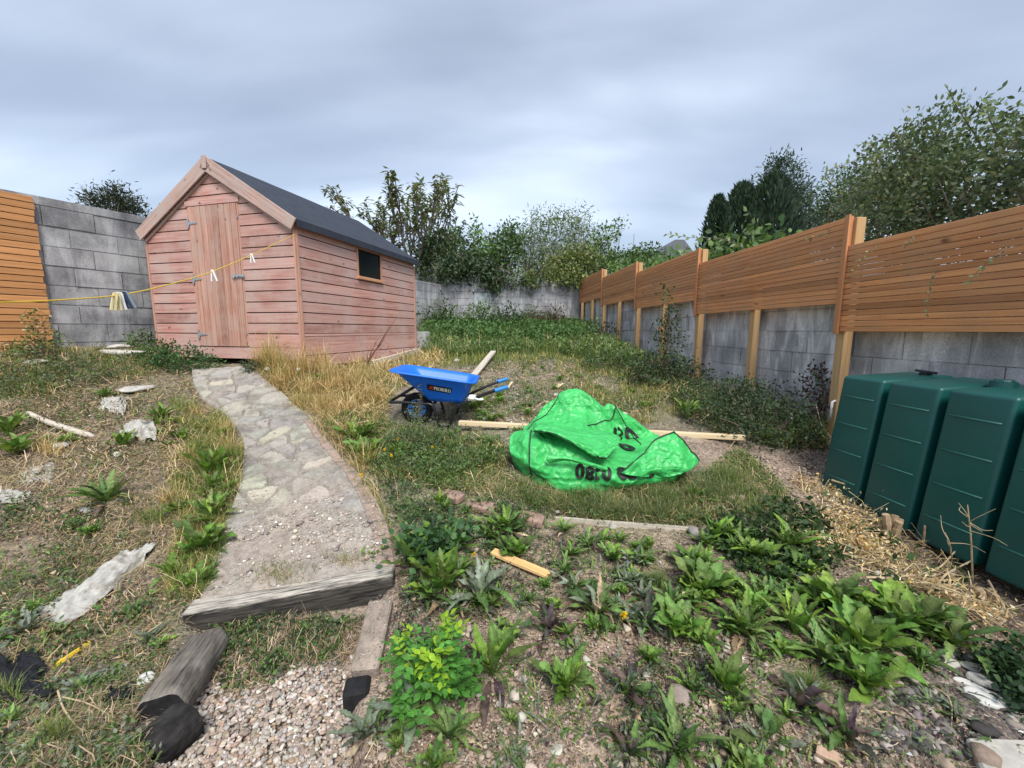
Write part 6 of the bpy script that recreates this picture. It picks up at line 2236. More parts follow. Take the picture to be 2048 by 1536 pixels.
PH_ = [(.11, .16, .075), (.13, .18, .085), (.15, .20, .09)]
spray('shoot', [PX(1985, 330, 3.9), PX(1950, 270, 3.8), PX(1915, 215, 3.75), PX(1892, 172, 3.7)], .075, 20, PH_, 1)
spray('shoot', [PX(1890, 350, 4.3), PX(1830, 300, 4.2), PX(1780, 295, 4.2), PX(1735, 315, 4.2)], .075, 18, PH_, 2)
spray('shoot', [PX(1700, 400, 5.2), PX(1650, 350, 5.2), PX(1700, 325, 5.2), PX(1760, 300, 5.2)], .08, 16, PH_, 3)
spray('shoot', [PX(1530, 520, 5.6), PX(1450, 480, 5.8), PX(1380, 475, 6.0), PX(1335, 468, 6.2)], .08, 18, PH_, 4)
spray('shoot', [PX(2010, 300, 3.6), PX(1980, 240, 3.6), PX(1975, 205, 3.6)], .07, 16, PH_, 5)
spray('hanging_twig', [PX(1876, 540, 2.93), PX(1862, 560, 2.88), PX(1858, 590, 2.87), PX(1852, 628, 2.87)], .036, 12, PH_, 6, .003)
spray('hanging_twig', [PX(2015, 500, 2.45), PX(1985, 515, 2.42), PX(1958, 540, 2.42), PX(1935, 565, 2.43)], .036, 11, PH_, 7, .003)
spray('hanging_twig', [PX(1760, 492, 3.36), PX(1735, 505, 3.33), PX(1715, 530, 3.36), PX(1695, 560, 3.45)], .030, 9, P_YGR + PH_, 8, .002)
spray('hanging_twig', [PX(1830, 470, 3.1), PX(1822, 480, 3.02), PX(1812, 488, 3.02)], .032, 6, PH_, 9, .003)
spray('hanging_twig', [PX(1660, 460, 3.9), PX(1640, 470, 3.85), PX(1615, 480, 3.95)], .035, 7, P_YGR + PH_, 10, .003)

# conifers
def conifer(label, px, Y, ytop, halfw, seed, pal, zb=1.0, n=5200, spread=.9, tip=.55, sz=.24, name='cypress_tree'):
    r = np.random.default_rng(seed)
    top = PX(px, ytop, Y)
    base = np.array([top[0], top[1], zb])
    hgt_ = top[2] - zb
    R_ = halfw * Y / FPX
    t = r.random(n) ** .8
    az = r.uniform(0, 6.283, n)
    lob = 1 + .16 * np.sin(az * 5 + t * 9 + seed) + .10 * np.sin(az * 11 + t * 23)
    rad = R_ * np.minimum(1, (1 - t) ** tip * 1.25) * lob * np.sqrt(r.random(n) * .6 + .4)
    P = np.stack([np.cos(az) * rad, np.sin(az) * rad, t * hgt_], -1)
    d = np.stack([np.cos(az) * .5, np.sin(az) * .5, np.full(n, spread)], -1) + .3 * rdir(n, 0, r)
    V, F, C = leaves(P, d, np.stack([np.cos(az), np.sin(az), np.full(n, .3)], -1) + .4 * rdir(n, 0, r), sz * r.uniform(.6, 1.2, n), sz * .30, pick(pal, n, .25, r))
    tr = thing(name, label, 'tree', tuple(base), 0, GT)
    link('crown', mesh_data('crown', V, F, LEAF, C), tr)
    MB().tube([(0, 0, -.5), (0, 0, hgt_ * .92)], [R_ * .30, .02], 8).obj('trunk', BARK, tr)


PC = [(.046, .082, .050), (.060, .10, .06), (.036, .064, .04)]
conifer('narrow dark cypress spire, left one of the three beyond the fence', 1437, 15.5, 398, 40, 101, PC)
conifer('tall narrow dark cypress spire in the middle of the three', 1487, 14.6, 372, 66, 102, PC, n=6500)
conifer('broadest dark cypress spire, right one of the three beyond the fence', 1548, 13.8, 356, 82, 103, PC, n=8000)
CY = [(.058, .09, .068), (.075, .11, .08), (.045, .072, .054)]
far_shrub('tall bushy blue-green conifer rising behind the three cypress spires', 1566, 17.5, [(1562, 345, 34, 26), (1560, 400, 50, 46), (1600, 385, 26, 18), (1535, 372, 24, 18), (1590, 440, 50, 50), (1555, 330, 16, 12), (1640, 450, 40, 40)], 8000, .17, CY, 104, name='conifer_tree', cat='tree', aspect=.35, nst=16, sr=.05, stemname='trunk', per=8)
far_shrub('airy small-leaved tree right of the conifers, behind the fence', 1690, 9.0, [(1690, 375, 48, 42), (1730, 390, 50, 50), (1660, 410, 34, 34), (1700, 430, 70, 34)], 6000, .062, P_DARK + [(.06, .065, .05)], 105, name='small_leaf_tree', cat='tree', nst=34, sr=.03, stemname='branches', per=7)
far_shrub('second airy small-leaved tree, above the nearest orange panels', 1800, 7.2, [(1800, 360, 60, 50), (1840, 330, 46, 40), (1770, 400, 50, 40), (1880, 320, 46, 46)], 6500, .055, P_DARK + [(.06, .065, .05)], 106, name='small_leaf_tree', cat='tree', nst=34, sr=.025, stemname='branches', per=7)

# sparse big-leaved tree behind the shed
tb = PX(803, 600, 17.0)
tb[2] = 1.2
tree = thing('sparse_tree', 'open tree with upright bare limbs and big drooping leaves behind the shed', 'tree', tuple(tb), 0, GT)
r_ = np.random.default_rng(23)
lim, tips = MB(), []
def grow(p, d, L, rad, lvl, r):
    n = 5
    pts = [p]
    for i in range(n):
        d = norm(d + r.normal(size=3) * .09 + np.array([0, 0, .07]))
        pts.append(pts[-1] + d * L / n)
    lim.tube(pts, np.linspace(rad, rad * .66, n + 1), 6 if lvl < 2 else 4)
    if lvl >= 2:
        tips.append((pts[-1], d))
        if lvl >= 3:
            tips.append((pts[3], d))
    if lvl >= 3:
        return
    for k in range(3):
        a = r.uniform(0, 6.28)
        s = norm(np.cross(d, [math.cos(a), math.sin(a), .3]))
        q = pts[-1] if k < 2 else pts[3]
        grow(q, norm(d + s * r.uniform(.22, .5)), L * r.uniform(.58, .78), rad * .64, lvl + 1, r)


for tx, ty, L in ((-.26, -.05, 2.6), (.10, .1, 2.8), (.42, 0, 2.5), (-.34, .25, 2.3), (-.08, -.2, 2.7)):
    grow(np.array([tx * .4, ty, -.2]), norm(np.array([tx, ty, 1.25])), L, .085, 0, r_)
lim.obj('trunk', plain_mat('grey_bark', (.20, .18, .16), .9, .2, var=.3), tree)
TP_ = np.array([t[0] for t in tips])
TD_ = np.array([t[1] for t in tips])
tw = np.repeat(np.arange(len(TP_)), 10)
az = r_.uniform(0, 6.28, len(tw))
dd = np.stack([np.cos(az), np.sin(az), r_.uniform(-1.1, .25, len(tw))], -1) + TD_[tw] * .35
V, F, C = leaves(TP_[tw] + r_.normal(size=(len(tw), 3)) * .06, dd, np.stack([np.cos(az) * .4, np.sin(az) * .4, np.ones(len(tw))], -1), r_.uniform(.16, .30, len(tw)), .10, pick([(.13, .18, .08), (.16, .21, .095), (.11, .14, .065), (.20, .20, .10)], len(tw), .2, r_))
link('crown', mesh_data('crown', V, F, LEAF, C), tree)

# far bits: white shed end, roof, mast, pole
p = PX(862, 545, 16.4)
o = MB().prism([(-.75, -1.2), (.75, -1.2), (.75, .05), (.1, .32), (-.75, .10)], 'y', -.1, 2.0).obj('white_outbuilding', PAINTW, loc=p)
tag(o, 'bit of a pale outbuilding gable showing behind the shed\'s far corner', 'outbuilding')
p = PX(1350, 492, 24)
hs = thing('far_house', 'dark slate house roof peeping above the hedge beyond the fence', 'house', (p[0], p[1], 0))
MB().prism([(-2.2, 4.4), (2.2, 4.4), (.3, p[2] + .25), (-.2, p[2] + .25)], 'y', -.5, 4).obj('roof', SLATE, hs)
MB().box((-2, -.3, 0), (2, 3.8, 4.4)).obj('wall', PAINTW, hs)
p = PX(1268, 468, 26)
o = MB().tube([(0, 0, -5), (0, 0, 0)], [.035, .02], 6).obj('mast', plain_mat('mast_metal', (.25, .27, .3), .5), loc=p)
tag(o, 'thin bare aerial mast against the sky beyond the hedge', 'mast')
p = PX(904, 466, 32)
o = MB().tube([(0, 0, -6), (0, 0, 0)], [.10, .07], 6).box((-.6, -.04, -.35), (.6, .04, -.27)).box((-.4, -.04, -.75), (.4, .04, -.68)).obj('utility_pole', GREYWOOD, loc=p)
tag(o, 'far wooden utility pole with crossarms behind the bushes', 'pole')
pb = at_wall(1162, 640, -.12)
pt = at_wall(1162, 565, -.12)
o = MB().tube([(0, 0, -.3), pt - pb], .022, 8).obj('drain_pipe', BLACKM, loc=pb, smooth=True)
tag(o, 'thin black pipe standing in the right corner of the back wall', 'pipe')

P_DARK = [tuple(q / 1.6 for q in c) for c in P_DARK]
P_MID = [tuple(q / 1.4 for q in c) for c in P_MID]

# ------------------------------------------------------------------ ground cover nobody could count


def off_objects(P):
    return ~on_path(P, -.015)


def stuff(name, parts, mat=None, label=None, smooth=False):
    V, F, C = joinm(parts)
    o = link(name, mesh_data(name, V, F, mat or LEAF, C, smooth))
    return tag(o, label, name.replace('_', ' '), None, 'stuff')


BARE = [[(-40, 1425), (110, 1405), (80, 1315), (-40, 1325)], [(205, 1415), (268, 1405), (262, 1380), (220, 1383)], [(100, 1350), (190, 1290), (180, 1285), (95, 1340)], [(70, 1240), (135, 1265), (312, 1105), (240, 1112)],
        [(232, 878), (320, 890), (308, 846), (254, 850)], [(365, 1240), (800, 1150), (800, 1130), (375, 1205)], [(250, 1480), (345, 1480), (450, 1270), (415, 1265)], [(690, 1390), (740, 1390), (790, 1230), (740, 1200)],
        [(1870, 1345), (1990, 1430), (2030, 1400), (1910, 1310)], [(985, 1125), (1095, 1172), (1105, 1160), (990, 1105)], [(845, 838), (930, 838), (930, 872), (845, 866)], [(880, 850), (1030, 850), (1030, 880), (900, 880)]]


def clumpy(n, poly, scale=3.0, thr=0.0, seed=0, keep=None):
    P = scatter(int(n * 2.2), poly)
    q = to_px(P)
    b = np.zeros(len(P), bool)
    for k in BARE:
        b |= inpoly(q, k)
    P = P[~b | (rng.random(len(P)) < .08)]
    f = fbm(P[:, 0] * scale, P[:, 1] * scale, seed, 3)
    P = P[(f + rng.normal(size=len(P)) * .15 > thr) & off_objects(P)]
    return P[:n]


A_LEFT = [(-420, 760), (-420, 722), (0, 712), (320, 712), (375, 735), (392, 790), (450, 850), (482, 900), (478, 985), (440, 1090), (395, 1200), (365, 1270), (300, 1330), (-420, 1330)]
A_LEFTLOW = [(-380, 1300), (330, 1290), (360, 1290), (300, 1400), (285, 1640), (-380, 1640)]
A_EDGEL = [(300, 850), (440, 830), (485, 890), (486, 960), (455, 1050), (430, 1120), (395, 1205), (330, 1200), (360, 1050), (330, 930)]
A_BAG = [(745, 900), (800, 860), (920, 865), (1000, 880), (1030, 960), (1120, 990), (1210, 992), (1300, 975), (1400, 950), (1480, 900), (1580, 990), (1500, 1040), (1390, 1052), (1200, 1045), (1040, 1008), (900, 985), (790, 960)]
A_BAGF = [(1030, 960), (1120, 985), (1210, 990), (1300, 972), (1400, 945), (1470, 960), (1430, 1040), (1200, 1040), (1050, 1005)]
A_SOIL = [(800, 1060), (1000, 1060), (1450, 1062), (1640, 1010), (1700, 1100), (2048, 1300), (2200, 1400), (2200, 1620), (720, 1620), (760, 1350), (800, 1200)]
A_RUB = [(860, 850), (930, 740), (1050, 712), (1200, 712), (1330, 800), (1280, 850), (1100, 880), (1000, 870)]
A_BACK = [(836, 700), (842, 655), (900, 638), (1160, 645), (1215, 690), (1265, 715), (1290, 742), (1190, 722), (1080, 708), (980, 712), (900, 716)]
A_BANK = [(500, 742), (560, 733), (720, 737), (832, 705), (905, 712), (870, 745), (790, 790), (760, 850), (700, 880), (655, 860), (620, 820), (560, 780)]
A_MIDW = [(640, 850), (760, 830), (800, 860), (930, 850), (1000, 880), (1020, 930), (900, 960), (780, 960), (740, 950), (690, 900)]
A_FOOT = [(1200, 690), (1290, 720), (1400, 790), (1640, 850), (1660, 900), (1560, 900), (1420, 860), (1330, 800), (1230, 740)]
A_SLP = [(400, 1290), (470, 1240), (740, 1190), (735, 1270), (700, 1330), (600, 1330), (480, 1400), (420, 1380)]
A_GRAV = [(395, 1360), (520, 1330), (690, 1340), (700, 1400), (705, 1640), (270, 1640), (330, 1480), (370, 1440)]
A_IVY = [(1410, 1050), (1560, 1000), (1660, 1040), (1680, 1130), (1560, 1180), (1450, 1130)]
A_DEAD = [(1560, 990), (1640, 960), (1720, 1010), (1830, 1080), (1960, 1180), (2030, 1240), (1960, 1260), (1800, 1180), (1640, 1120)]

# --- long dry grass
def drygrass():
    parts = []
    # (px, py, spread px, n, height, palette)
    tufts = [(545, 742, 16, 260, .62), (525, 738, 12, 160, .45), (600, 750, 18, 180, .50), (640, 742, 20, 160, .5), (575, 760, 20, 200, .34), (620, 790, 22, 260, .30), (660, 780, 28, 300, .26),
             (700, 770, 30, 320, .26), (740, 760, 30, 300, .26), (650, 820, 24, 280, .28), (690, 830, 26, 280, .28), (780, 745, 24, 220, .22), (830, 728, 22, 260, .22), (868, 715, 20, 260, .24),
             (730, 800, 26, 240, .26), (690, 880, 24, 200, .26), (735, 930, 20, 200, .24), (760, 800, 20, 160, .24), (660, 760, 24, 260, .34), (560, 775, 18, 200, .24), (600, 815, 16, 200, .22), (715, 740, 22, 200, .3),
             (450, 870, 16, 130, .20), (455, 905, 18, 140, .22), (380, 925, 22, 120, .18), (100, 905, 26, 120, .18), (340, 1010, 18, 90, .20), (390, 830, 14, 100, .16)]
    for i, (x, y, s, n, h) in enumerate(tufts):
        p = G(x + rng.normal(size=n) * s * .6, y + rng.normal(size=n) * s * .28)
        az = rng.uniform(0, 6.28, n)
        hh_ = h * rng.uniform(.45, 1.1, n)
        c = pick(P_DRY if i % 4 else P_DRY + P_YGR, n, .16)
        parts.append(blades(p, hh_, .0042 * rng.uniform(.6, 1.3, n) * (1 + .12 * p[:, 1]), az, rng.uniform(.15, 1.0, n), c, c * 1.15, 4))
        # seed heads on the tallest
        k = rng.choice(n, max(6, n // 14), replace=False)
        top = p[k] + np.stack([rng.normal(size=len(k)) * .05, rng.normal(size=len(k)) * .05, hh_[k] * 1.15], -1)
        parts.append(blades(p[k], hh_[k] * 1.25, np.full(len(k), .003), az[k], np.full(len(k), .22), pick(P_DRY, len(k), .1), None, 4))
    # stalks flopping over the paving
    n = 420
    t = rng.random(n)
    e = np.stack([np.interp(t, np.linspace(0, 1, len(PRs)), PRs[:, k]) for k in range(3)], -1)[...]
    e = e[(t > .22) & (t < .98)]
    n = len(e)
    e[:, 0] += rng.uniform(-.03, .2, n)
    e[:, 2] = H(e[:, 0], e[:, 1])
    az = np.pi + rng.normal(size=n) * .9
    parts.append(blades(e, rng.uniform(.15, .38, n), .0045, az, rng.uniform(.5, 1.0, n), pick(P_DRY, n, .12), None, 4, .5))
    return parts


stuff('long_dry_grass', drygrass(), LEAF, 'tall straw-coloured dry grass between the path, the shed and the wheelbarrow')

# --- green grass
parts = []
def turf(poly, n, h, pal, lean=(.2, .9), w=.0034, thr=-.1, scale=3, seed=0, tip=None):
    P = clumpy(n, poly, scale, thr, seed)
    m_ = len(P)
    c = pick(pal, m_, .2)
    z = np.maximum(1.0, P[:, 1] / 2.5)
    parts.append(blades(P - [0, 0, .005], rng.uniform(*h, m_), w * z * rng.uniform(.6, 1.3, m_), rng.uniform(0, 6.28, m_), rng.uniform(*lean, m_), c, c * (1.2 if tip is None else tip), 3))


turf(A_BAG, 9000, (.05, .13), P_GRASS + P_YGR[:1], seed=1)
turf(A_BAGF, 7500, (.06, .18), [(.11, .165, .06), (.14, .19, .07), (.09, .135, .05), (.20, .23, .10), (.32, .28, .15)], (.4, 1.3), seed=2, thr=-.12, scale=5)
turf(A_MIDW, 5000, (.05, .14), P_GRASS + P_DRY[:2], seed=3)
turf(A_EDGEL, 5500, (.05, .17), P_YGR + P_YGR + P_GRASS + P_DRY[:2], (.2, .9), seed=4, thr=-.05)
turf([(340, 800), (450, 835), (487, 900), (470, 985), (400, 960), (370, 880)], 2300, (.06, .22), P_YGR + P_GRASS + [(.34, .34, .10)], (.2, 1.0), .0036, .0, 5, 15)
turf([(715, 930), (790, 1060), (810, 1140), (770, 1130), (740, 1030), (690, 940)], 900, (.03, .12), P_GRASS + P_DRY[:2], seed=16, thr=-.2)
turf([(430, 1090), (480, 960), (500, 985), (470, 1060), (420, 1180), (385, 1210)], 900, (.03, .12), P_GRASS + P_YGR, seed=17, thr=-.2)
turf(A_LEFT, 8500, (.03, .10), P_GRASS + P_YGR + P_TAN[:2], (.4, 1.1), seed=5, thr=.08, scale=2)
turf(A_LEFTLOW, 4600, (.03, .10), P_GRASS + P_MID + P_TAN, (.5, 1.2), seed=6, thr=0, scale=4)
turf(A_BACK, 22000, (.10, .34), [(.10, .17, .055), (.13, .205, .06), (.17, .235, .075), (.21, .25, .11)], (.1, .7), .0042, -.5, 1.5, 7)
turf(A_BACK, 450, (.3, .5), P_DRY + P_YGR, (.05, .4), .004, -.1, 1.5, 23)
turf(A_BANK, 5000, (.05, .18), P_DRY + P_YGR + P_GRASS, seed=8, thr=-.3)
turf(A_RUB, 6500, (.03, .11), P_GRASS + P_TAN[:2] + P_YGR[:1], seed=9, thr=.0)
turf([(1180, 720), (1340, 770), (1380, 830), (1290, 850), (1180, 800), (1100, 740)], 4000, (.04, .16), P_GRASS + P_DRY[:2] + P_YGR, seed=13, thr=-.05)
turf([(840, 712), (900, 700), (1200, 700), (1290, 735), (1240, 760), (1100, 730), (900, 740)], 5000, (.06, .2), P_GRASS + P_YGR + P_DRY[:1], seed=14, thr=-.1)
turf(A_FOOT, 4500, (.08, .24), P_GRASS + P_DRY[:2], seed=10, thr=-.1)
turf(A_SOIL, 1900, (.02, .07), P_GRASS + P_MID, (.3, 1.1), .0026, .18, 5, 11)
turf(A_SLP, 1500, (.03, .09), P_TAN + P_MID + P_GRASS, (.4, 1.1), .0026, -.2, 6, 12)
turf(A_SOIL, 1700, (.035, .10), P_MID + P_GREY + P_BRIGHT, (.6, 1.3), .011, .08, 4, 18, 1.1)
turf([(780, 1000), (1040, 1010), (1250, 1060), (1250, 1200), (1000, 1260), (830, 1200)], 1500, (.04, .11), P_MID + P_GREY + P_PURP + P_BRIGHT[:2], (.6, 1.3), .011, .0, 4, 19, 1.1)
turf(A_MIDW, 1500, (.05, .13), P_MID + P_BRIGHT + P_GREY, (.5, 1.2), .010, .0, 4, 20, 1.1)
turf(A_LEFT, 1500, (.04, .12), P_MID + P_BRIGHT + P_GREY, (.5, 1.2), .010, .1, 3, 22, 1.1)
for x, y, s, n, h in ((1310, 1168, 20, 420, .10), (1612, 1384, 24, 520, .10), (1275, 1100, 14, 200, .08), (430, 890, 26, 420, .18), (450, 930, 22, 300, .18), (385, 1180, 20, 260, .12), (560, 1155, 60, 500, .05), (690, 1130, 40, 260, .05), (110, 1480, 26, 160, .12), (20, 1400, 20, 120, .12), (310, 1040, 30, 250, .12),
                      (1450, 960, 26, 500, .15), (1540, 880, 20, 240, .2), (830, 880, 30, 300, .12), (1160, 1000, 30, 300, .13), (1330, 1000, 40, 500, .15)):
    P = G(x + rng.normal(size=n) * s * .55, y + rng.normal(size=n) * s * .22)
    c = pick(P_GRASS if x > 700 else P_YGR + P_GRASS, n, .2)
    if 500 < x < 720 and y > 1100:
        c = pick(P_TAN + P_GRASS, n, .2)
        P[:, 2] += .02
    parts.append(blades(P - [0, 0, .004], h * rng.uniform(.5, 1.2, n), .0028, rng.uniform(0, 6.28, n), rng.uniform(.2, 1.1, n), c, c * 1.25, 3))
stuff('grass', parts, LEAF, 'rough short green and yellowing grass growing through the weeds')

# --- small leafy weeds
parts = []
def herbs(poly, n, size, hgt_, pal, per=6, thr=0.0, scale=2.5, seed=0, aspect=.5, kind='t', up=.4):
    P = clumpy(n, poly, scale, thr, seed)
    m_ = len(P)
    k = np.repeat(np.arange(m_), per)
    q = P[k] + np.stack([rng.normal(size=len(k)) * size * .9, rng.normal(size=len(k)) * size * .9, rng.uniform(0, 1, len(k)) * hgt_], -1)
    c = pick(pal, m_, .22)[k] * (1 + .12 * rng.normal(size=(len(k), 1)))
    L = size * rng.uniform(.6, 1.3, len(k)) * np.maximum(1, P[k, 1] / 6)
    parts.append(leaves(q, rdir(len(k), up), rdir(len(k), 1.0), L, L * aspect, np.clip(c, .01, .9), kind))


herbs(A_BACK, 2600, .050, .26, [(.10, .18, .05), (.14, .22, .06), (.08, .145, .05), (.19, .25, .085), (.24, .27, .13)], 7, -.15, 1.0, 21, up=1.2)
herbs([(840, 690), (870, 650), (1150, 655), (1200, 690), (1080, 700), (960, 700)], 1700, .06, .42, [(.075, .15, .045), (.10, .18, .055)], 7, .0, .8, 34)
herbs(A_FOOT, 1300, .035, .16, P_MID + P_DARK, 6, .0, 2, 22)
herbs(A_MIDW, 1500, .028, .10, P_MID + [(.11, .16, .09)], 6, .0, 4, 23)
herbs(A_BAG, 1100, .026, .06, P_MID + [(.11, .15, .09)], 6, .06, 4, 24)
herbs(A_LEFT, 2600, .024, .07, P_MID + P_DARK + P_TAN[:1], 6, .08, 2.5, 25)
herbs(A_LEFTLOW, 1300, .020, .04, P_MID + P_GREY, 6, .05, 6, 26)
herbs(A_RUB, 1300, .028, .06, P_MID + P_GREY, 6, .05, 3, 27)
herbs(A_SOIL, 800, .018, .045, P_MID + P_GREY + P_PURP[:2], 6, .14, 5, 28)
herbs(A_SLP, 420, .020, .045, P_MID + P_DARK, 6, -.1, 8, 29, .7, 'o')
herbs([(0, 700), (300, 700), (320, 740), (200, 770), (0, 800)], 800, .03, .12, P_MID + P_GREY + [(.20, .17, .09), (.16, .17, .08)], 6, -.05, 2, 30)
turf([(0, 700), (310, 700), (330, 745), (200, 780), (0, 800)], 2600, (.05, .16), P_GRASS + P_DRY[:3], seed=21, thr=-.1)
herbs([(760, 960), (900, 990), (1040, 1015), (1060, 1060), (960, 1090), (800, 1060)], 380, .024, .06, P_MID + P_DARK, 6, -.05, 6, 31)
herbs([(800, 1160), (900, 1230), (1000, 1270), (900, 1400), (780, 1300)], 240, .02, .05, P_GREY + P_DARK + P_PURP, 6, -.1, 6, 32)
herbs([(1230, 1320), (1480, 1330), (1500, 1480), (1300, 1536), (1230, 1480)], 200, .02, .05, P_DARK + P_PURP + P_GREY, 6, -.05, 6, 33)
def sprinkle(poly, n, kinds, size, seed, thr=0.0):
    P = clumpy(n, poly, 4, thr, seed)
    for q in P:
        me = PROTO[kinds[rng.integers(len(kinds))], int(rng.integers(5))]
        k = len(me.vertices)
        v = np.empty(k * 3, np.float32)
        me.vertices.foreach_get('co', v)
        c = np.empty(k * 4, np.float32)
        me.attributes['Col'].data.foreach_get('color', c)
        fi = np.empty(len(me.loops), np.int32)
        me.loops.foreach_get('vertex_index', fi)
        v = v.reshape(-1, 3) * rng.uniform(*size)
        a = rng.uniform(0, 6.28)
        v = np.stack([v[:, 0] * math.cos(a) - v[:, 1] * math.sin(a), v[:, 0] * math.sin(a) + v[:, 1] * math.cos(a), v[:, 2]], -1) + q
        parts.append((v, fi.reshape(-1, 4), c.reshape(-1, 4)[:, :3] * rng.uniform(.8, 1.2)))


sprinkle(A_SOIL, 90, ['dandelion', 'grey', 'purple', 'wilted', 'lettuce', 'flat'], (.18, .48), 91, -.05)
sprinkle([(800, 1000), (1040, 1010), (1280, 1060), (1420, 1180), (1250, 1290), (1000, 1260), (830, 1200)], 60, ['dandelion', 'wilted', 'grey', 'lettuce', 'arching'], (.25, .62), 92, -.1)
sprinkle([(1400, 1060), (1560, 1060), (1660, 1140), (1900, 1240), (1850, 1330), (1600, 1330), (1350, 1240)], 55, ['dandelion', 'arching', 'lettuce', 'dock'], (.3, .75), 93, -.2)
sprinkle(A_MIDW, 45, ['dandelion', 'lettuce', 'arching', 'tall'], (.3, .6), 94, -.1)
sprinkle(A_RUB, 50, ['dandelion', 'lettuce', 'dock'], (.3, .6), 95, -.1)
sprinkle(A_LEFT, 50, ['dandelion', 'arching', 'lettuce', 'grey'], (.25, .6), 96, .0)
sprinkle(A_EDGEL, 22, ['dandelion', 'lettuce', 'tall'], (.35, .75), 97, -.2)
sprinkle(A_LEFTLOW, 22, ['grey', 'dandelion', 'wilted'], (.2, .5), 98, -.1)
stuff('small_weeds', parts, LEAF, 'low mixed leafy weeds covering the rough ground and the far bank')

# ivy creeping over the ground by the dead twigs
parts = []
herbs(A_IVY, 420, .030, .07, [(.035, .07, .025), (.05, .095, .03), (.06, .11, .035)], 5, -.3, 4, 41, .95, 'o', .3)
herbs([(1950, 1330), (2048, 1310), (2048, 1440), (2000, 1420)], 150, .026, .10, [(.025, .055, .025), (.04, .08, .03)], 5, -.4, 4, 42, .8, 'o', .3)
herbs(A_DEAD, 60, .040, .08, [(.045, .09, .035), (.06, .11, .04)], 2, .0, 4, 43, .95, 'o', .3)
stuff('ground_ivy', parts, LEAF, 'dark creeping ivy on the ground left of the dead twigs')

# --- dry litter
def strips(P, L, w, C, lift=.004, tilt=.25):
    n = len(P)
    az = rng.uniform(0, 6.28, n)
    d = np.stack([np.cos(az), np.sin(az), rng.normal(size=n) * tilt], -1)
    s = np.stack([-np.sin(az), np.cos(az), rng.normal(size=n) * .3], -1)
    b = np.stack([rng.normal(size=n), rng.normal(size=n), rng.normal(size=n) * .5 + .3], -1) * .12
    L, w = np.broadcast_to(L, n)[:, None], np.broadcast_to(w, n)[:, None]
    c = P + [0, 0, lift] + np.abs(d[:, 2:3]) * L * .5 * [0, 0, 1]
    V = np.stack([c - d * L / 2 - s * w / 2, c - d * L / 2 + s * w / 2, c + b * L - s * w / 2, c + b * L + s * w / 2, c + d * L / 2 - s * w * .3, c + d * L / 2 + s * w * .3], 1)
    F = np.array([[0, 2, 3, 1], [2, 4, 5, 3]])
    return V.reshape(-1, 3), (F[None] + (np.arange(n) * 6)[:, None, None]).reshape(-1, 4), np.repeat(C, 6, 0)


parts = []
def litter(poly, n, L, w, pal, thr=-.3, scale=3, seed=0, lift=.004, tilt=.25):
    P = clumpy(n, poly, scale, thr, seed)
    m_ = len(P)
    z = np.maximum(1, P[:, 1] / 2.2)
    parts.append(strips(P, rng.uniform(*L, m_) * np.sqrt(z), w * z * rng.uniform(.5, 1.4, m_), pick(pal, m_, .2), lift, tilt))


litter(A_LEFT, 26000, (.02, .09), .0030, P_TAN + P_DRY[3:] + [(.22, .15, .10), (.17, .13, .08)], -.25, 2, 51, .010, .35)
litter(A_LEFTLOW, 11000, (.02, .08), .0024, P_TAN + [(.14, .10, .07), (.20, .14, .10)], -.3, 4, 52, .006, .3)
litter(A_SLP, 2600, (.015, .06), .0022, P_TAN + [(.15, .10, .07)], -.4, 5, 53, .012, .6)
litter(A_BANK, 3500, (.04, .14), .0032, P_DRY, -.3, 3, 54, .02, .4)
litter(A_SOIL, 4600, (.012, .06), .0024, P_TAN + [(.13, .09, .07), (.36, .29, .21)], -.1, 4, 55, .004, .2)
litter(A_RUB, 3200, (.03, .10), .0035, P_TAN + P_DRY[3:], -.2, 3, 56, .006, .2)
litter(A_MIDW, 2200, (.03, .10), .0028, P_TAN + P_DRY, -.2, 3, 57, .012, .4)
litter(A_BAG, 2600, (.03, .10), .0026, P_TAN + P_DRY, -.2, 3, 58, .012, .4)
litter(A_DEAD, 900, (.02, .12), .0030, P_DRY + [(.55, .45, .27), (.48, .36, .2)], -.5, 4, 59, .02, .5)
litter(A_EDGEL, 2600, (.03, .12), .0026, P_DRY + P_TAN, -.3, 3, 60, .016, .5)
litter([(1900, 1330), (2048, 1380), (2048, 1500), (1850, 1480)], 500, (.01, .05), .003, [(.05, .045, .04), (.03, .03, .03)], -.4, 4, 61)
litter(A_FOOT, 1600, (.04, .14), .003, P_TAN + P_DRY, -.2, 3, 62, .02, .4)
stuff('dry_litter', parts, STRAW, 'dry grass clippings, straw and twig litter strewn over the ground')

# --- stones
ico = bmesh.new()
bmesh.ops.create_icosphere(ico, subdivisions=1, radius=1)
I1V = np.array([v.co[:] for v in ico.verts])
I1F = np.array([[v.index for v in f.verts] for f in ico.faces])
ico.free()
ico = bmesh.new()
bmesh.ops.create_icosphere(ico, subdivisions=2, radius=1)
I2V = np.array([v.co[:] for v in ico.verts])
I2F = np.array([[v.index for v in f.verts] for f in ico.faces])
ico.free()


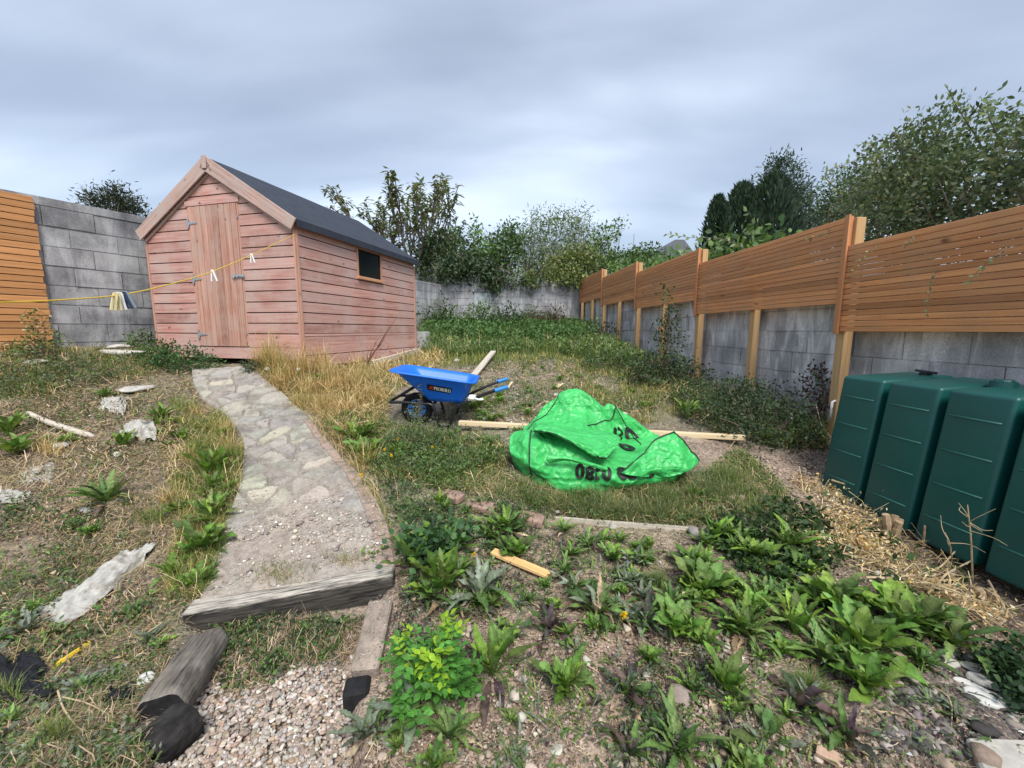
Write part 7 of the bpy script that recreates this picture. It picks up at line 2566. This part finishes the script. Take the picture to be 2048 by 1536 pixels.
def stones(P, size, C, flat=(.4, .75), hi=False, ang=.16, sink=.25):
    TV, TF = (I2V, I2F) if hi else (I1V, I1F)
    n, k = len(P), len(TV)
    V = np.repeat(TV[None], n, 0)
    # a few random cuts give each stone its own facets
    for _ in range(4):
        q = rdir(n)
        h = rng.uniform(.35, .85, n)
        dt = np.einsum('nkj,nj->nk', V, q) - h[:, None]
        V = V - np.maximum(dt, 0)[..., None] * q[:, None] * .9
    V = V * (1 + ang * rng.normal(size=(n, k, 1)) * (.35 if hi else .6))
    sx_ = rng.uniform(.75, 1.25, (n, 1))
    V = V * np.stack([sx_, 1 / sx_ * rng.uniform(.7, 1, (n, 1)), rng.uniform(*flat, (n, 1))], -1)
    az = rng.uniform(0, 6.28, n)
    c, s = np.cos(az)[:, None], np.sin(az)[:, None]
    tl = rng.normal(size=(n, 1)) * .25
    x, y, z = V[..., 0], V[..., 1], V[..., 2]
    y, z = y * np.cos(tl) - z * np.sin(tl), y * np.sin(tl) + z * np.cos(tl)
    V = np.stack([x * c - y * s, x * s + y * c, z], -1) * (np.broadcast_to(size, n) / 2)[:, None, None]
    V = V + P[:, None] + np.array([0, 0, 1.]) * (np.broadcast_to(size, n) * (.5 - sink) * .5)[:, None, None]
    return V.reshape(-1, 3), (TF[None] + (np.arange(n) * k)[:, None, None]).reshape(-1, 3), np.repeat(C, k, 0)


P_GRAV = [(.50, .44, .37), (.57, .53, .46), (.40, .33, .27), (.66, .63, .57), (.33, .28, .24), (.48, .37, .28), (.44, .42, .39)]
P_SOILP = [(.36, .275, .21), (.30, .225, .175), (.42, .335, .265), (.25, .19, .15), (.46, .39, .32)]
P_PEB = [(.42, .35, .29), (.36, .29, .24), (.50, .44, .38), (.30, .25, .22), (.26, .22, .20)]
P = scatter(4600, A_GRAV)
P[:, 2] += rng.uniform(-.004, .016, len(P))
cg = pick(P_GRAV, len(P), .15) * np.array([.86, .82, .80])
stuff('gravel', [stones(P, rng.uniform(.012, .028, len(P)), cg, (.45, .75), True)], STONE, 'bed of cream and brown pea gravel between the log and the kerb', True)
parts = []
def peb(poly, n, size, pal, thr=-.2, scale=3, seed=0, hi=False, lift=0.0):
    P = clumpy(n, poly, scale, thr, seed) if thr is not None else scatter(n, poly)
    P[:, 2] += lift
    sz = np.exp(rng.normal(size=len(P)) * .45) * size
    parts.append(stones(P, sz, pick(pal, len(P), .16), hi=hi))


peb(A_SOIL, 11000, .010, P_SOILP, -.4, 3, 71)
peb(A_SOIL, 420, .024, P_SOILP + P_PEB[:3], -.1, 2, 72, True)
peb(A_RUB, 2600, .022, P_PEB + P_GRAV[:3], -.3, 2, 73)
peb(A_LEFT, 1200, .016, P_PEB, .0, 2, 74)
peb(A_LEFTLOW, 700, .014, P_PEB, .0, 3, 75)
peb(A_BAG, 700, .018, P_PEB, .0, 3, 76)
peb([(1780, 1290), (2048, 1330), (2048, 1536), (1760, 1500)], 1300, .020, [(.10, .09, .085), (.16, .14, .13), (.34, .30, .26), (.07, .065, .06)], -.4, 3, 77, True)
peb(A_SLP, 300, .016, P_PEB, -.2, 4, 78)
peb([(1480, 930), (1600, 890), (1650, 950), (1620, 1000), (1500, 985)], 700, .018, [(.36, .28, .21), (.42, .33, .26)], -.4, 3, 79)
t_ = rng.random(170)
P = G1(764, 1212) * (1 - t_[:, None]) + G1(732, 1352) * t_[:, None]
P = P + np.stack([rng.uniform(-.05, .05, 170), rng.uniform(-.02, .02, 170), np.full(170, .056)], -1)
parts.append(stones(P, rng.uniform(.004, .013, 170), pick(P_PEB, 170, .15), sink=.1))
stuff('loose_stones', parts, STONE, 'loose stones and clods scattered over the bare soil')
parts = []
def pathpeb(n, lo, hi_, size, pal):
    t = rng.uniform(lo, hi_, n)
    u = rng.uniform(.03, .97, n)
    i = (t * (nv - 1)).astype(int)
    j = (u * (nu - 1)).astype(int)
    P = np.stack([X_[j, i], Y_[j, i], hgt[j, i]], -1)
    f = fbm(P[:, 0] * 5, P[:, 1] * 5, 83, 3) + rng.normal(size=n) * .2
    P = P[f > -.05]
    parts.append(stones(P, np.exp(rng.normal(size=len(P)) * .45) * size, pick(pal, len(P), .14), sink=.1))


pathpeb(3200, 0.0, .30, .0085, P_PEB + P_GRAV[:4])
pathpeb(500, .02, .20, .018, P_PEB + P_GRAV[:4])
pathpeb(900, .2, .9, .008, P_PEB)
stuff('path_grit', parts, STONE, 'grit and small stones strewn over the near end of the paving')

# --- dead branches and stumps by the tank
GDB = 'cut stumps by the oil tank'
STUMP = plain_mat('cut_wood', (.36, .26, .16), .9, .2, var=.35, vscale=25, bump=.7, bscale=60)
for k, (x, y, h, r0, lb) in enumerate(((1668, 1015, .11, .018, 'small split cut stump nearest the far end of the oil tank'), (1782, 1085, .20, .042, 'thick forked cut stump in the middle of the dead branches'),
                                       (1848, 1095, .15, .012, 'thin upright cut stem beside the thick forked stump'), (1972, 1205, .08, .036, 'short splintered stump nearest the camera beside the tank'), (1828, 1118, .08, .012, 'stubby cut stem in front of the thick forked stump'))):
    p = G1(x, y)
    r_ = np.random.default_rng(k + 60)
    t = thing('tree_stump', lb, 'stump', tuple(p), 0, GDB)
    mb = MB()
    for q in range(4 if r0 > .03 else (2 if r0 > .015 else 1)):
        a = q * 1.9 + k
        o_ = np.array([math.cos(a), math.sin(a) * .6, 0]) * r0 * .7
        mb.tube(smoothpath([o_ * .6 + [0, 0, -.03], o_ + [0, 0, h * .4], o_ * 1.7 + [0, 0, h * r_.uniform(.7, 1.05)]], 5), np.linspace(r0 * .62, r0 * .45, 11) * r_.uniform(.9, 1.1, 11), 8)
    mb.obj('trunk', STUMP, t)
mb = MB()
def ray_twig(name, label, pts, r0, group, side=0, seed=0):
    r_ = np.random.default_rng(seed)
    P = smoothpath(pts, 8)
    b = P[0]
    mb = MB().tube(P - b, np.linspace(r0, r0 * .5, len(P)), 6)
    for q in range(side):
        i = r_.integers(len(P) // 3, len(P) - 2)
        d = norm(r_.normal(size=3) + [0, 0, .3]) * r_.uniform(.06, .16)
        mb.tube(smoothpath([P[i] - b, P[i] - b + d * .5 + r_.normal(size=3) * .01, P[i] - b + d], 4), np.linspace(r0 * .5, r0 * .2, 9), 5)
    o = mb.obj(name, TWIG, loc=b)
    return tag(o, label, 'branch', group)


g = lambda x, y, z=.02: G1(x, y) + [0, 0, z]
GB = 'dead branches by the oil tank'
ray_twig('dead_branch', 'long pale bare branch lying diagonally below the tank, ending at the front', [g(1660, 985, .10), g(1740, 1010, .08), g(1800, 1060, .05), g(1850, 1100, .03)], .007, GB, 5, 1)
ray_twig('dead_branch', 'pale bent branch lying across the litter in front of the second tank lobe', [g(1730, 1165, .03), g(1800, 1165, .03), g(1870, 1155, .05), g(1905, 1133, .09)], .0065, GB, 2, 2)
ray_twig('dead_branch', 'forked pale branch near the nearest stump', [g(1862, 1200, .03), g(1885, 1170, .05), g(1920, 1155, .07), g(1945, 1145, .08)], .006, GB, 2, 3)
ray_twig('dead_branch', 'straight pale stick pointing to the front right beyond the last stump', [g(1975, 1172, .03), g(2000, 1215, .03), g(2024, 1243, .02)], .006, GB, 0, 4)
ray_twig('dead_branch', 'tall thin twig standing up against the third tank lobe', [g(1945, 1160, .0), PX(1942, 1080, 1.95), PX(1935, 1010, 1.95)], .0045, GB, 7, 5)
ray_twig('dead_branch', 'short twig standing beside the tall thin one against the tank', [g(1905, 1130, .0), PX(1900, 1090, 2.05), PX(1890, 1065, 2.05)], .0045, GB, 3, 6)
ray_twig('dead_branch', 'curved dry stalk lying on the soil between the small docks', [g(1515, 1308, .012), g(1535, 1330, .012), g(1560, 1365, .01)], .004, GB, 0, 7)
ray_twig('dead_branch', 'thin bent dry stalk on the soil at the front right', [g(1850, 1370, .012), g(1895, 1410, .03), g(1900, 1465, .02), g(1880, 1478, .01)], .0028, GB, 0, 8)
ray_twig('dead_branch', 'dark thin branch lying on the soil at the front right', [g(1720, 1428, .012), g(1780, 1435, .02), g(1830, 1448, .012)], .004, GB, 2, 9)
ray_twig('dead_branch', 'angled pale stalk lying left of the log', [g(118, 1395, .03), g(132, 1435, .03), g(172, 1472, .02), g(232, 1448, .02)], .0035, GB, 0, 10)
ray_twig('dead_branch', 'second thin pale stalk crossing the angled one left of the log', [g(128, 1408, .03), g(180, 1422, .03), g(232, 1446, .02)], .0028, GB, 1, 11)
r_ = np.random.default_rng(99)
for k, (bl, n, lb) in enumerate(([[(1650, 1030), (1690, 1060), (1720, 1050), (1610, 980), (1660, 1000)], 900, 'cut hedge branches with yellow dried leaves, the heap nearest the ivy'],
                                 [[(1690, 1105), (1740, 1125), (1620, 1100), (1760, 1110), (1700, 1085)], 1000, 'cut hedge branches with yellow dried leaves, the heap in front of the thick stump'],
                                 [[(1850, 1190), (1900, 1210), (1960, 1235), (1820, 1170)], 420, 'sparse straw-pale cut branches below the third tank lobe'])):
    q = G([b[0] for b in bl], [b[1] for b in bl])
    b = q.mean(0)
    t = thing('cut_branches', lb, 'branches', tuple(b), 0, 'heaps of cut hedge branches')
    (V, F, C), c = cloud([(*(p - b + [0, 0, .05]), .10, .09, .05) for p in q], n, .026, [(.66, .49, .24), (.74, .60, .36), (.54, .34, .13), (.78, .67, .46), (.40, .25, .11)], r_, per=8, aspect=.42, spread=2.6)
    link('dry_leaves', mesh_data('dry_leaves', V, F, LEAF, C), t)
    mb = MB()
    for p in c[:45]:
        d = norm(r_.normal(size=3) * [1, .7, .25])
        mb.tube([p - d * .08, p + r_.normal(size=3) * .008, p + d * .08], [.003, .0024, .0012], 4)
    mb.obj('twigs', TWIG, t)
